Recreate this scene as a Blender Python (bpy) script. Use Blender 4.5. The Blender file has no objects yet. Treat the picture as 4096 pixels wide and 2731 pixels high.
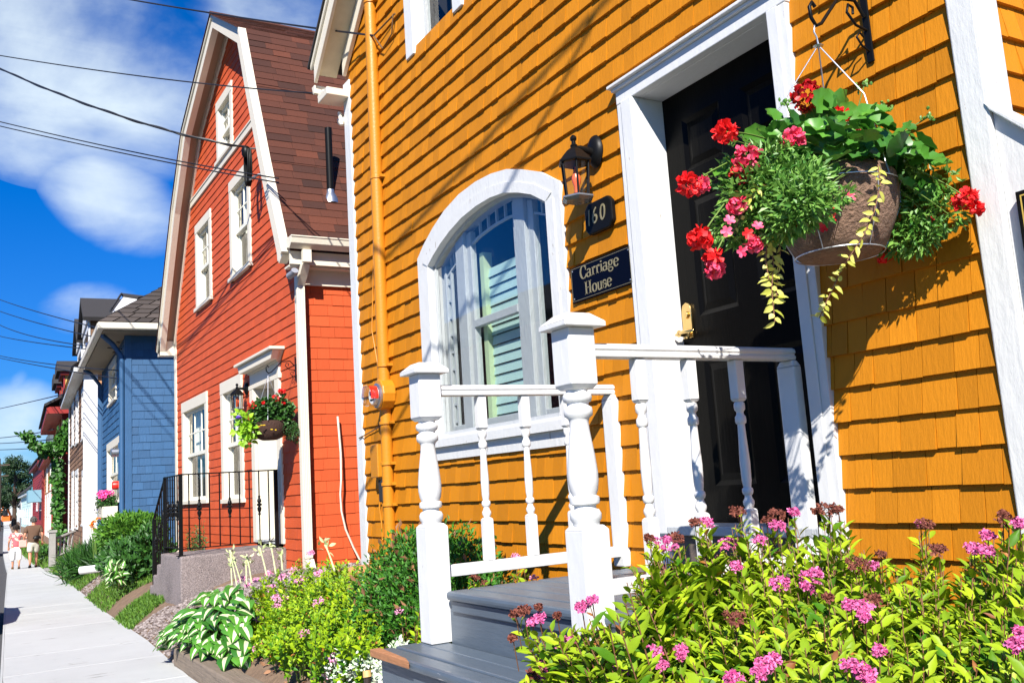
import bpy, math, random
import numpy as np
from mathutils import Vector, Matrix
R=math.radians
scene=bpy.context.scene
col=scene.collection
# ---------------------------------------------------------------- camera
# world: +Y runs along the street away from the viewer, +X into the houses, eye level is z=0
YAW,PIT,ROL,FPX=0.53712,0.14877,-0.064045,3763.6
def _cam():
    fw=np.array([math.sin(YAW)*math.cos(PIT),math.cos(YAW)*math.cos(PIT),math.sin(PIT)])
    r0=np.array([math.cos(YAW),-math.sin(YAW),0.0]); u0=np.cross(r0,fw)
    r=math.cos(ROL)*r0+math.sin(ROL)*u0; u=-math.sin(ROL)*r0+math.cos(ROL)*u0
    return r,u,fw
CR,CU,CF=_cam()
cd=bpy.data.cameras.new('camera'); cam=bpy.data.objects.new('camera',cd); col.objects.link(cam)
cd.sensor_width=36; cd.sensor_fit='HORIZONTAL'; cd.lens=FPX/4096*36; cd.clip_start=.05; cd.clip_end=3000
cam.matrix_world=Matrix(((CR[0],CU[0],-CF[0],0),(CR[1],CU[1],-CF[1],0),(CR[2],CU[2],-CF[2],0),(0,0,0,1)))
scene.camera=cam
# surveyed directions: a bearing through the full-size photograph meets a surveyed plane (used to measure where things stand)
def ray(px,py):
    a=px-2048; b=py-1365.5
    return CR*a-CU*b+CF*FPX
def onX(px,py,X): v=ray(px,py); return v*(X/v[0])
def onY(px,py,Y): v=ray(px,py); return v*(Y/v[1])
def onZ(px,py,Z): v=ray(px,py); return v*(Z/v[2])
def dep(px,py,d): v=ray(px,py); return v*(d/FPX)
K=4096/2352.0
# ---------------------------------------------------------------- light
SUN=Vector((1.0,1.42,-1.42)).normalized()
sl=bpy.data.lights.new('sun','SUN'); sl.energy=5.0; sl.angle=R(.5); sl.color=(1,.95,.87)
so=bpy.data.objects.new('sun',sl); col.objects.link(so); so.rotation_euler=SUN.to_track_quat('-Z','Y').to_euler(); so.location=(-6,-8,12)
scene.view_settings.view_transform='Standard'; scene.view_settings.look='None'
scene.view_settings.exposure=.88; scene.view_settings.gamma=1; scene.view_settings.use_curve_mapping=False
world=bpy.data.worlds.new('World'); scene.world=world; world.use_nodes=True
def N(nt,t,ins=None,**kw):
    n=nt.nodes.new(t)
    for k,v in kw.items(): setattr(n,k,v)
    for k,v in (ins or {}).items():
        if isinstance(v,tuple) and len(v)==2 and hasattr(v[0],'outputs'): nt.links.new(v[0].outputs[v[1]],n.inputs[k])
        elif hasattr(v,'outputs'): nt.links.new(v.outputs[0],n.inputs[k])
        else: n.inputs[k].default_value=v
    return n
def M_(nt,op,a,b=None,c=None,clamp=False):
    ins={0:a}
    if b is not None: ins[1]=b
    if c is not None: ins[2]=c
    n=N(nt,'ShaderNodeMath',ins,operation=op); n.use_clamp=clamp; return n
def sky():
    nt=world.node_tree; nt.nodes.clear()
    out=N(nt,'ShaderNodeOutputWorld')
    tc=N(nt,'ShaderNodeTexCoord')
    sk=N(nt,'ShaderNodeTexSky',sky_type='NISHITA'); sk.sun_disc=False
    el=math.asin(-SUN.z); sk.sun_elevation=el; sk.sun_rotation=math.atan2(-SUN.x,-SUN.y)
    sk.air_density=1.0; sk.dust_density=.25; sk.ozone_density=2.6; sk.altitude=30
    hs=N(nt,'ShaderNodeHueSaturation',{'Color':sk,'Saturation':1.55,'Value':1.0,'Hue':.508})
    gm0=N(nt,'ShaderNodeMix',{0:1.0,6:(hs,0),7:(.60,.98,1.25,1)},data_type='RGBA',blend_type='MULTIPLY')
    sp0=N(nt,'ShaderNodeSeparateXYZ',{0:(tc,'Generated')})
    hz=N(nt,'ShaderNodeMapRange',{0:(sp0,2),1:-.02,2:.42,3:1.0,4:0.0},interpolation_type='SMOOTHSTEP')
    gm=N(nt,'ShaderNodeMix',{0:(hz,0),6:(gm0,2),7:(.24,.52,.80,1)},data_type='RGBA',blend_type='MULTIPLY')
    # clouds: directions seen from the street, in gnomonic coordinates about the street axis
    sp=N(nt,'ShaderNodeSeparateXYZ',{0:(tc,'Generated')})
    yy=M_(nt,'MAXIMUM',M_(nt,'ABSOLUTE',(sp,1)),.12)
    u=M_(nt,'DIVIDE',(sp,0),yy); v=M_(nt,'DIVIDE',(sp,2),yy)
    fwd=M_(nt,'GREATER_THAN',(sp,1),0.0)
    def ell(cu,cv,ru,rv,rot,gain):
        du=M_(nt,'SUBTRACT',u,cu); dv=M_(nt,'SUBTRACT',v,cv)
        c,s=math.cos(R(rot)),math.sin(R(rot))
        a=M_(nt,'ADD',M_(nt,'MULTIPLY',du,c/ru),M_(nt,'MULTIPLY',dv,s/ru))
        b=M_(nt,'ADD',M_(nt,'MULTIPLY',du,-s/rv),M_(nt,'MULTIPLY',dv,c/rv))
        d=M_(nt,'ADD',M_(nt,'MULTIPLY',a,a),M_(nt,'MULTIPLY',b,b))
        m=M_(nt,'SUBTRACT',1.0,d,clamp=True)
        return M_(nt,'MULTIPLY',m,gain)
    def dd(x,y): w=ray(x*K,y*K); return w[0]/w[1],w[2]/w[1]
    acc=None
    def seg(x0,y0,x1,y1,wid,gain):
        nonlocal acc
        a=dd(x0,y0); b=dd(x1,y1); L=math.hypot(b[0]-a[0],b[1]-a[1])/2
        e=ell((a[0]+b[0])/2,(a[1]+b[1])/2,L,wid,math.degrees(math.atan2(b[1]-a[1],b[0]-a[0])),gain)
        acc=e if acc is None else M_(nt,'MAXIMUM',acc,e)
    seg(-260,-20,450,150,.17,1.2); seg(60,40,520,330,.12,.95); seg(-200,190,330,240,.085,.8)
    seg(380,-60,860,70,.10,1.0); seg(90,350,430,565,.055,.95); seg(60,730,330,690,.030,.85)
    seg(-80,930,170,1000,.045,.95); seg(-60,1040,200,1080,.03,.6); seg(10,880,60,900,.02,.5)
    n1=N(nt,'ShaderNodeTexNoise',{'Vector':(N(nt,'ShaderNodeMapping',{0:(tc,'Generated'),3:(1.0,1.0,1.5)}),0),'Scale':4.6,'Detail':9.0,'Roughness':.55,'Distortion':.25})
    n2=N(nt,'ShaderNodeTexNoise',{'Vector':(N(nt,'ShaderNodeMapping',{0:(tc,'Generated'),2:(.3,.5,.2),3:(3.0,3.0,14.0)}),0),'Scale':1.6,'Detail':7.0,'Roughness':.55,'Distortion':.8})
    nn=M_(nt,'ADD',M_(nt,'MULTIPLY',(n1,0),.80),M_(nt,'MULTIPLY',(n2,0),.20))
    back=M_(nt,'MULTIPLY',M_(nt,'SUBTRACT',1.0,fwd),.05)
    msk=M_(nt,'ADD',M_(nt,'MULTIPLY',acc,fwd),back)
    den=M_(nt,'ADD',M_(nt,'POWER',msk,.7),M_(nt,'MULTIPLY',M_(nt,'SUBTRACT',nn,.5),3.2))
    r=N(nt,'ShaderNodeMapRange',{0:den,1:.32,2:1.85,3:0.0,4:.97},interpolation_type='SMOOTHSTEP')
    fac=M_(nt,'MULTIPLY',r,M_(nt,'GREATER_THAN',msk,.001))
    bgs=N(nt,'ShaderNodeBackground',{0:(gm,2),1:.066})
    bgc=N(nt,'ShaderNodeBackground',{0:(.84,.96,1,1),1:.62})
    mx=N(nt,'ShaderNodeMixShader',{0:fac,1:(bgs,0),2:(bgc,0)})
    nt.links.new(mx.outputs[0],out.inputs[0])
sky()
# ---------------------------------------------------------------- bookkeeping
ORG={}
def tag(o,label=None,cat=None,group=None,kind=None):
    if label: o['label']=label
    if cat: o['category']=cat
    if group: o['group']=group
    if kind: o['kind']=kind
    return o
def thing(name,loc,label,cat,group=None):
    o=bpy.data.objects.new(name,None); o.empty_display_size=.1; col.objects.link(o)
    o.location=loc; ORG[o.name]=np.array(loc,float); return tag(o,label,cat,group)
class Fr:   # a wall's own frame: u along it, n out of it, z up
    def __init__(s,P,ang,flip=1): # ang: direction of u, degrees from +X ccw
        s.P=np.array([P[0],P[1],0.0]); a=R(ang); s.U=np.array([math.cos(a),math.sin(a),0]); s.n=np.array([-math.sin(a),math.cos(a),0])*flip
    def __call__(s,u,n,z): return s.P+s.U*u+s.n*n+np.array([0,0,z])
    def hit(s,px,py,n=0.0): # bearing through the photograph -> (u,z) on this wall
        v=ray(px,py); t=((s.P+s.n*n)@s.n)/(v@s.n); w=v*t; return (w-s.P)@s.U,w[2]
class MB:
    def __init__(s,F=None): s.v=[];s.f=[];s.m=[];s.a=[];s.F=F
    def P(s,*p):
        if s.F is not None: p=s.F(*p)
        s.v.append(tuple(p)); return len(s.v)-1
    def face(s,pts,mi=0,a=.5):
        s.f.append([s.P(*p) for p in pts]); s.m.append(mi); s.a.append(a)
    def idx(s,ids,mi=0,a=.5): s.f.append(list(ids)); s.m.append(mi); s.a.append(a)
    def box(s,u0,u1,n0,n1,z0,z1,mi=0,a=.5,ch=0):
        q=[s.P(u,n,z) for z in (z0,z1) for (u,n) in ((u0,n0),(u1,n0),(u1,n1),(u0,n1))]
        for f in ((3,2,1,0),(4,5,6,7),(0,1,5,4),(1,2,6,5),(2,3,7,6),(3,0,4,7)): s.idx([q[i] for i in f],mi,a)
    def prism(s,poly,n0,n1,mi=0,a=.5):   # poly in (u,z)
        k=len(poly); A=[s.P(u,n0,z) for u,z in poly]; B=[s.P(u,n1,z) for u,z in poly]
        s.idx(A[::-1],mi,a); s.idx(B,mi,a)
        for i in range(k): s.idx([A[i],A[(i+1)%k],B[(i+1)%k],B[i]],mi,a)
    def strip(s,A,B,n0,n1,mi=0,a=.5):    # solid band between two (u,z) polylines
        for i in range(len(A)-1): s.prism([A[i],A[i+1],B[i+1],B[i]],n0,n1,mi,a)
    def slab(s,pts,off,mi=0,a=.5):       # quad/polygon thickened by a world offset
        k=len(pts); A=[s.P(*p) for p in pts]; off=np.array(off)
        B=[]
        for i in A: s.v.append(tuple(np.array(s.v[i])+off)); B.append(len(s.v)-1)
        s.idx(A,mi,a); s.idx(B[::-1],mi,a)
        for i in range(k): s.idx([A[i],B[i],B[(i+1)%k],A[(i+1)%k]],mi,a)
    def tube(s,pts,r,seg=8,mi=0,a=.5,cap=True):
        F=s.F; pts=[np.array(F(*p)) if F is not None else np.array(p,float) for p in pts]
        rr=r if hasattr(r,'__len__') else [r]*len(pts); rings=[]; prev=None
        for i,p in enumerate(pts):
            d=pts[min(i+1,len(pts)-1)]-pts[max(i-1,0)]; d=d/(np.linalg.norm(d)+1e-12)
            if prev is None:
                h=np.array([0,0,1.]) if abs(d[2])<.9 else np.array([1.,0,0]); x=np.cross(d,h)
            else: x=prev-d*(prev@d)
            x/=np.linalg.norm(x)+1e-12; y=np.cross(d,x); prev=x; ring=[]
            for k in range(seg):
                t=2*math.pi*k/seg; s.v.append(tuple(p+rr[i]*(x*math.cos(t)+y*math.sin(t)))); ring.append(len(s.v)-1)
            rings.append(ring)
        for A,B in zip(rings,rings[1:]):
            for k in range(seg): s.idx([A[k],A[(k+1)%seg],B[(k+1)%seg],B[k]],mi,a)
        if cap: s.idx(rings[0][::-1],mi,a); s.idx(rings[-1],mi,a)
    def lathe(s,c,prof,seg=20,mi=0,a=.5,axis='z',sc=(1,1)): # prof: (radius,height) about c ; axis z world-up or u/n of the frame
        rings=[]
        for r,h in prof:
            ring=[]
            for k in range(seg):
                t=2*math.pi*(k+.5)/seg; x,y=r*math.cos(t)*sc[0],r*math.sin(t)*sc[1]
                if axis=='z': p=(c[0]+x,c[1]+y,c[2]+h)
                elif axis=='n': p=(c[0]+x,c[1]+h,c[2]+y)
                else: p=(c[0]+h,c[1]+x,c[2]+y)
                ring.append(s.P(*p))
            rings.append(ring)
        for A,B in zip(rings,rings[1:]):
            for k in range(seg): s.idx([A[k],A[(k+1)%seg],B[(k+1)%seg],B[k]],mi,a)
        s.idx(rings[0][::-1],mi,a); s.idx(rings[-1],mi,a)
    def build(s,name,mats,parent=None,smooth=None,bevel=0,label=None,seg=2):
        root=parent
        while root is not None and root.parent is not None: root=root.parent
        V=np.array(s.v,float).reshape(-1,3)
        if root is not None: V=V-ORG.get(root.name,np.zeros(3))
        me=bpy.data.meshes.new(name); me.from_pydata(V.tolist(),[],s.f)
        for m in (mats if isinstance(mats,(list,tuple)) else [mats]): me.materials.append(m)
        if len(s.f):
            me.polygons.foreach_set('material_index',s.m)
            at=me.attributes.new('var','FLOAT','FACE'); at.data.foreach_set('value',np.array(s.a,dtype=np.float32))
        o=bpy.data.objects.new(name,me); col.objects.link(o)
        if parent is not None: o.parent=parent
        if smooth is not None:
            import bmesh
            bm=bmesh.new(); bm.from_mesh(me); bmesh.ops.recalc_face_normals(bm,faces=bm.faces)
            ang=R(smooth)
            for f in bm.faces: f.smooth=True
            for e in bm.edges:
                if len(e.link_faces)==2: e.smooth=e.calc_face_angle(0)<ang
            bm.to_mesh(me); bm.free()
        if bevel:
            b=o.modifiers.new('bevel','BEVEL'); b.width=bevel; b.segments=seg; b.limit_method='ANGLE'; b.angle_limit=R(35); b.use_clamp_overlap=True
        if label: o['label']=label
        return o
rng=np.random.default_rng(7); random.seed(7)
def copy_thing(o,loc,label):
    c=o.copy(); col.objects.link(c); c.location=loc; c['label']=label; ORG[c.name]=np.array(loc,float)
    for ch in o.children:
        d=ch.copy(); col.objects.link(d); d.parent=c
        for g in ch.children:
            e=g.copy(); col.objects.link(e); e.parent=d
    return c
# ---------------------------------------------------------------- leaves and other many-faced meshes
def T_point():
    v=[(0,0,0),(.3,0,.0),(.62,0,-.02),(1,0,-.14),(.22,.40,.07),(.55,.44,.06),(.8,.22,0),(.22,-.40,.07),(.55,-.44,.06),(.8,-.22,0)]
    f=[(0,1,4),(4,1,5),(1,2,5),(5,2,6),(2,3,6),(0,7,1),(7,8,1),(1,8,2),(8,9,2),(2,9,3)]
    return np.array(v),np.array(f),np.zeros(len(f),int)
def T_diamond():
    v=[(0,0,0),(.5,.5,.08),(1,0,-.08),(.5,-.5,.08)]
    return np.array(v),np.array([(0,2,1),(0,3,2)]),np.zeros(2,int)
def T_blade():
    v=[(0,.5,0),(0,-.5,0),(.4,.5,.03),(.4,-.5,.03),(.75,.32,-.06),(.75,-.32,-.06),(1,0,-.22)]
    return np.array(v),np.array([(0,1,3),(0,3,2),(2,3,5),(2,5,4),(4,5,6)]),np.zeros(5,int)
def T_round(k=14,notch=.12):
    v=[(.12,0,-.02)]; 
    for i in range(k):
        t=math.pi+2*math.pi*(i)/k; r=.5*(1-(notch if i%2 else 0)); 
        if i==0: r=.30
        v.append((.5+r*math.cos(t),r*math.sin(t),(.10 if i%2 else .02)+.10*abs(math.sin(t))))
    f=[(0,1+(i+1)%k,1+i) for i in range(k)]
    v=np.array(v); v[0]=(.42,0,-.06)
    return v,np.array(f),np.zeros(k,int)
def T_hosta():
    ts=[0,.12,.35,.6,.82,1]; wi=[.01,.09,.15,.13,.06,0]; wo=[.05,.38,.52,.46,.27,0]; hz=[0,.05,.09,.04,-.08,-.26]
    v=[];f=[];m=[]
    for t,a,b,h in zip(ts,wi,wo,hz): v+=[(t,-b,h+.05),(t,-a,h+.03),(t,0,h),(t,a,h+.03),(t,b,h+.05)]
    for i in range(5):
        for j in range(4):
            a=i*5+j; q=(a,a+1,a+6,a+5); mm=1 if j in(1,2) else 0
            f+=[(q[0],q[1],q[2]),(q[0],q[2],q[3])]; m+=[mm,mm]
    return np.array(v),np.array(f),np.array(m)
def T_petal():
    v=[(0,0,0),(.45,.45,.06),(.95,.38,.0),(1,0,-.04),(.95,-.38,.0),(.45,-.45,.06)]
    return np.array(v),np.array([(0,5,4),(0,4,3),(0,3,2),(0,2,1)]),np.zeros(4,int)
def unit(a): return a/(np.linalg.norm(a,axis=-1,keepdims=True)+1e-12)
def scatter(name,mats,parent,P,D,Nn,L,W,T,var=None,label=None,smooth=True):
    P=np.asarray(P,float); n=len(P)
    if n==0: return None
    D=unit(np.asarray(D,float)); S=unit(np.cross(D,np.asarray(Nn,float))); Q=np.cross(S,D)
    L=np.broadcast_to(np.asarray(L,float),(n,)); W=np.broadcast_to(np.asarray(W,float),(n,))
    tv,tf,tm=T; 
    V=(P[:,None]+D[:,None]*(tv[None,:,0]*L[:,None])[...,None]+S[:,None]*(tv[None,:,1]*W[:,None])[...,None]+Q[:,None]*(tv[None,:,2]*L[:,None])[...,None])
    k=len(tv); Fc=(tf[None]+(np.arange(n)*k)[:,None,None]).reshape(-1,3)
    return rawmesh(name,mats,parent,V.reshape(-1,3),Fc,np.tile(tm,n),np.repeat(var if var is not None else rng.random(n),len(tf)),label,smooth)
def rawmesh(name,mats,parent,V,Fc,mi,var,label=None,smooth=True):
    root=parent
    while root is not None and root.parent is not None: root=root.parent
    if root is not None: V=V-ORG.get(root.name,np.zeros(3))
    me=bpy.data.meshes.new(name); k=Fc.shape[1]
    me.vertices.add(len(V)); me.vertices.foreach_set('co',V.astype(np.float32).ravel())
    me.loops.add(Fc.size); me.loops.foreach_set('vertex_index',Fc.astype(np.int32).ravel())
    me.polygons.add(len(Fc)); me.polygons.foreach_set('loop_start',np.arange(0,Fc.size,k,dtype=np.int32)); me.polygons.foreach_set('loop_total',np.full(len(Fc),k,dtype=np.int32))
    for m in (mats if isinstance(mats,(list,tuple)) else [mats]): me.materials.append(m)
    me.polygons.foreach_set('material_index',mi.astype(np.int32))
    me.polygons.foreach_set('use_smooth',np.full(len(Fc),smooth))
    at=me.attributes.new('var','FLOAT','FACE'); at.data.foreach_set('value',np.asarray(var,dtype=np.float32))
    me.update(calc_edges=True); me.validate()
    o=bpy.data.objects.new(name,me); col.objects.link(o)
    if parent is not None: o.parent=parent
    if label: o['label']=label
    return o
def rdir(n,up=0.0):
    v=rng.normal(size=(n,3)); v[:,2]+=up; return unit(v)
# ---------------------------------------------------------------- materials
MATS={}
def mat(name,c,rough=.6,c2=None,bump=0,bscale=30,stretch=(1,1,1),metal=0,spec=.5,var=.0,noise=0,nscale=4,chip=None,chipamt=.6,chipscale=60,trans=0,coat=0):
    if name in MATS: return MATS[name]
    m=bpy.data.materials.new(name); m.use_nodes=True; nt=m.node_tree; b=nt.nodes['Principled BSDF']
    tc=N(nt,'ShaderNodeNewGeometry'); vec=(tc,'Position')
    at=N(nt,'ShaderNodeAttribute',attribute_name='var')
    base=N(nt,'ShaderNodeRGB'); base.outputs[0].default_value=(*c,1); cur=(base,0)
    if c2 is not None:
        k=N(nt,'ShaderNodeMix',{0:(at,'Fac'),6:cur,7:(*c2,1)},data_type='RGBA'); cur=(k,2)
    if var:
        f=M_(nt,'ADD',M_(nt,'MULTIPLY',M_(nt,'SUBTRACT',(at,'Fac'),.5),2*var),1.0)
        cur=(N(nt,'ShaderNodeHueSaturation',{'Color':cur,'Value':(f,0)}),0)
    if noise:
        n=N(nt,'ShaderNodeTexNoise',{'Vector':vec,'Scale':nscale,'Detail':6.0,'Roughness':.6})
        f=M_(nt,'ADD',M_(nt,'MULTIPLY',M_(nt,'SUBTRACT',(n,0),.5),2.6*noise),1.0)
        cur=(N(nt,'ShaderNodeHueSaturation',{'Color':cur,'Value':(f,0)}),0)
    if chip is not None:
        mp=N(nt,'ShaderNodeMapping',{0:vec,3:stretch})
        n=N(nt,'ShaderNodeTexNoise',{'Vector':(mp,0),'Scale':chipscale,'Detail':4.0,'Roughness':.55})
        n3=N(nt,'ShaderNodeTexNoise',{'Vector':vec,'Scale':2.3,'Detail':2.0})
        s=M_(nt,'ADD',(n,0),M_(nt,'MULTIPLY',M_(nt,'SUBTRACT',(n3,0),.5),.35))
        g=N(nt,'ShaderNodeMapRange',{0:s,1:chipamt,2:chipamt+.02,3:0.0,4:1.0})
        cur=(N(nt,'ShaderNodeMix',{0:g,6:cur,7:(*chip,1)},data_type='RGBA'),2)
    nt.links.new(cur[0].outputs[cur[1]],b.inputs['Base Color'])
    b.inputs['Roughness'].default_value=rough; b.inputs['Metallic'].default_value=metal; b.inputs['Specular IOR Level'].default_value=spec
    if coat: b.inputs['Coat Weight'].default_value=coat; b.inputs['Coat Roughness'].default_value=.1
    if bump:
        mp=N(nt,'ShaderNodeMapping',{0:vec,3:stretch})
        n=N(nt,'ShaderNodeTexNoise',{'Vector':(mp,0),'Scale':bscale,'Detail':5.0,'Roughness':.6})
        bn=N(nt,'ShaderNodeBump',{'Strength':min(1,bump),'Distance':.01*max(1,bump),'Height':(n,0)})
        nt.links.new(bn.outputs[0],b.inputs['Normal'])
    if trans:
        t=N(nt,'ShaderNodeBsdfTranslucent'); nt.links.new(cur[0].outputs[cur[1]],t.inputs[0])
        mx=N(nt,'ShaderNodeMixShader',{0:trans,1:(b,0),2:(t,0)}); out=nt.nodes['Material Output']; nt.links.new(mx.outputs[0],out.inputs[0])
    MATS[name]=m; return m
def glass(name,tint=(.9,.95,.95),ior=1.5,refl=1.0):
    if name in MATS: return MATS[name]
    m=bpy.data.materials.new(name); m.use_nodes=True; nt=m.node_tree; nt.nodes.clear()
    lw=N(nt,'ShaderNodeLayerWeight',{'Blend':.5}); f=M_(nt,'MULTIPLY',M_(nt,'ADD',M_(nt,'MULTIPLY',M_(nt,'POWER',(lw,1),3.6),.9),.05),refl,clamp=True)
    t=N(nt,'ShaderNodeBsdfTransparent',{0:(*tint,1)}); g=N(nt,'ShaderNodeBsdfGlossy',{0:(1,1,1,1),'Roughness':.02})
    nn=N(nt,'ShaderNodeTexNoise',{'Vector':(N(nt,'ShaderNodeNewGeometry'),'Position'),'Scale':1.2,'Detail':1.0})
    bp=N(nt,'ShaderNodeBump',{'Strength':.12,'Distance':.02,'Height':(nn,0)}); nt.links.new(bp.outputs[0],g.inputs['Normal'])
    mx=N(nt,'ShaderNodeMixShader',{0:f,1:(t,0),2:(g,0)}); o=N(nt,'ShaderNodeOutputMaterial',{0:(mx,0)}); MATS[name]=m; return m
GR=(1,1,.06)
orange=mat('orange_paint',(.49,.178,.008),.6,var=.12,noise=.10,nscale=2.2,bump=.28,bscale=80,stretch=(1,1,.16),spec=.15)
orange_plain=mat('orange_paint_trim',(.52,.20,.010),.4,noise=.08,bump=.2,bscale=60)
redp=mat('red_orange_paint',(.52,.088,.028),.6,var=.07,noise=.05,nscale=5,bump=.3,bscale=60,stretch=(1,1,.15),spec=.15)
bluep=mat('slate_blue_paint',(.030,.098,.215),.55,var=.10,noise=.12,nscale=3,bump=.3,bscale=50,stretch=(1,1,.2))
white=mat('white_paint',(.66,.66,.65),.5,noise=.05,nscale=7,bump=.2,bscale=35,stretch=(1,1,.35),chip=(.38,.33,.27),chipamt=.75,chipscale=45)
white_old=mat('weathered_white_paint',(.64,.64,.625),.5,noise=.05,nscale=9,bump=.32,bscale=38,stretch=(1,1,.3),chip=(.36,.32,.27),chipamt=.715,chipscale=40)
white_grey=mat('grey_white_sash_paint',(.44,.455,.46),.5,noise=.06,nscale=9,bump=.6,bscale=60,stretch=(1,1,.3))
cream=mat('cream_paint',(.70,.64,.52),.5,noise=.04,bump=.2,bscale=30)
cream_sash=mat('cream_sash_paint',(.74,.72,.62),.5,noise=.04)
black=mat('black_paint',(.006,.006,.006),.4,spec=.15,noise=.1,nscale=8,bump=.05,bscale=80)
blackdoor=mat('black_gloss_door_paint',(.0035,.0032,.0028),.3,bump=.12,bscale=70,stretch=(1,1,.1),spec=.06)
navy=mat('navy_sign_enamel',(.002,.003,.009),.35,spec=.09)
gold=mat('gold_lettering',(.30,.26,.15),.4,metal=.3)
brass=mat('brass',(.72,.50,.20),.22,metal=1,noise=.15,nscale=30)
steel=mat('galvanised_steel',(.5,.52,.54),.35,metal=.9)
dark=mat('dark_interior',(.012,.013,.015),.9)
greydeck=mat('grey_deck_paint',(.085,.110,.140),.38,noise=.12,nscale=6,bump=.3,bscale=40,stretch=(1,.15,1),chip=(.45,.42,.40),chipamt=.735,chipscale=26)
rawwood=mat('bare_brown_wood',(.36,.16,.07),.7,noise=.25,nscale=20,bump=.5,bscale=60,stretch=(1,.1,1))
greywood=mat('weathered_grey_timber',(.20,.155,.115),.85,noise=.22,nscale=9,bump=1.2,bscale=40,stretch=(1,.06,1))
greywood2=mat('weathered_pale_wood',(.30,.29,.27),.85,noise=.2,nscale=9,bump=.6,bscale=40)
roofred=mat('red_brown_asphalt_shingle',(.036,.011,.006),.9,c2=(.115,.030,.013),noise=.3,nscale=60,bump=.5,bscale=250)
roofdark=mat('dark_asphalt_shingle',(.018,.017,.018),.9,c2=(.045,.040,.038),noise=.25,nscale=60,bump=.5,bscale=200)
roofbrown=mat('brown_grey_asphalt_shingle',(.04,.031,.026),.9,c2=(.08,.062,.052),noise=.25,nscale=60,bump=.5,bscale=200)
aggregate=mat('exposed_aggregate_concrete',(.27,.225,.215),.9,bump=1.2,bscale=150,noise=.85,nscale=95,chip=(.09,.075,.075),chipamt=.57,chipscale=110)
gl=glass('window_glass',(.93,.96,.96),1.5,.5)
gl2=glass('storm_window_glass',(.95,.98,.98),1.55,1.2)
curtain_g=mat('pale_green_painted_frame',(.50,.60,.36),.7,noise=.1,nscale=14)
blindm=mat('pale_teal_blind',(.46,.62,.58),.6,noise=.08,nscale=40)
curtain_w=mat('cream_curtain_cloth',(.62,.60,.50),.9,noise=.08,nscale=20)
curtain_d=mat('dark_grey_curtain_cloth',(.055,.055,.06),.9,noise=.2,nscale=20)
# ---------------------------------------------------------------- shingled walls
def cutrow(u0,u1,z0,z1,holes):
    iv=[(u0,u1)]
    for (a,b,c,d) in holes:      # a hole cuts a course when it covers the middle of it
        zm=(z0+z1)/2
        if c<zm<d:
            nv=[]
            for p,q in iv:
                if b<=p or a>=q: nv.append((p,q))
                else:
                    if a>p: nv.append((p,a))
                    if b<q: nv.append((b,q))
            iv=nv
    return iv
def shingles(F,u0,u1,z0,z1,ex,c0=0.0,holes=(),hi=None,lo=None,w=(.070,.140),th=.020,jz=.002,seed=1,n0=0.0,gap=.003,lift=.22):
    r=random.Random(seed); mb=MB(F)
    k=math.floor((z0-c0)/ex); z=c0+k*ex
    while z<z1:
        a,b=max(z,z0),min(z+ex,z1)
        if b-a>.004:
            for p,q in cutrow(u0,u1,a,b,holes):
                # sheathing behind this course
                m=max(1,int((q-p)/.35)) if (hi or lo) else 1
                for i in range(m):
                    x0=p+(q-p)*i/m; x1=p+(q-p)*(i+1)/m; zz=[a,a,b,b]
                    if lo: zz[0]=max(a,lo(x0)); zz[1]=max(a,lo(x1))
                    if hi: zz[2]=min(b,hi(x1)); zz[3]=min(b,hi(x0))
                    zz[0]=min(zz[0],zz[3]); zz[1]=min(zz[1],zz[2])
                    if (zz[3]>zz[0] or zz[2]>zz[1]) and (not hi or min(hi(x0),hi(x1))>a): mb.face([(x0,n0,zz[0]),(x1,n0,zz[1]),(x1,n0,zz[2]),(x0,n0,zz[3])],0,.4)
                x=p-r.uniform(0,w[0]) 
                while x<q:
                    ww=r.uniform(*w); x0=max(x,p); x1=min(x+ww-gap,q); x+=ww
                    if x1-x0<.004: continue
                    j=r.uniform(-jz,jz); j2=j+r.uniform(-.001,.001); t=th*(1+r.uniform(-lift,lift)); va=r.random()
                    za0,za1=a+j+.001,a+j2+.001; zb0=zb1=b+.004
                    if hi and (hi(x0)<za0 or hi(x1)<za1):
                        if hi(x0)<za0 and hi(x1)<za1: continue
                        while x1-x0>.02 and (hi(x0)<za0 or hi(x1)<za1):
                            if hi(x0)<za0: x0+=.02
                            else: x1-=.02
                        if hi(x0)<za0 or hi(x1)<za1: continue
                    if lo: za0=max(za0,lo(x0)); za1=max(za1,lo(x1))
                    if hi: zb0=min(zb0,hi(x0)); zb1=min(zb1,hi(x1))
                    if zb0-za0<.004 and zb1-za1<.004: continue
                    zb0=max(zb0,za0+.001); zb1=max(zb1,za1+.001)
                    nt=n0+.003; A=mb.P(x0,n0+t,za0);B=mb.P(x1,n0+t,za1);C=mb.P(x1,nt,zb1);D=mb.P(x0,nt,zb0)
                    E=mb.P(x0,n0,za0);G=mb.P(x1,n0,za1);H=mb.P(x1,n0,zb1);I=mb.P(x0,n0,zb0)
                    for f in ((A,B,C,D),(E,G,B,A),(E,A,D,I),(G,H,C,B)): mb.idx(f,0,va)
        z+=ex
    return mb
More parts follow.
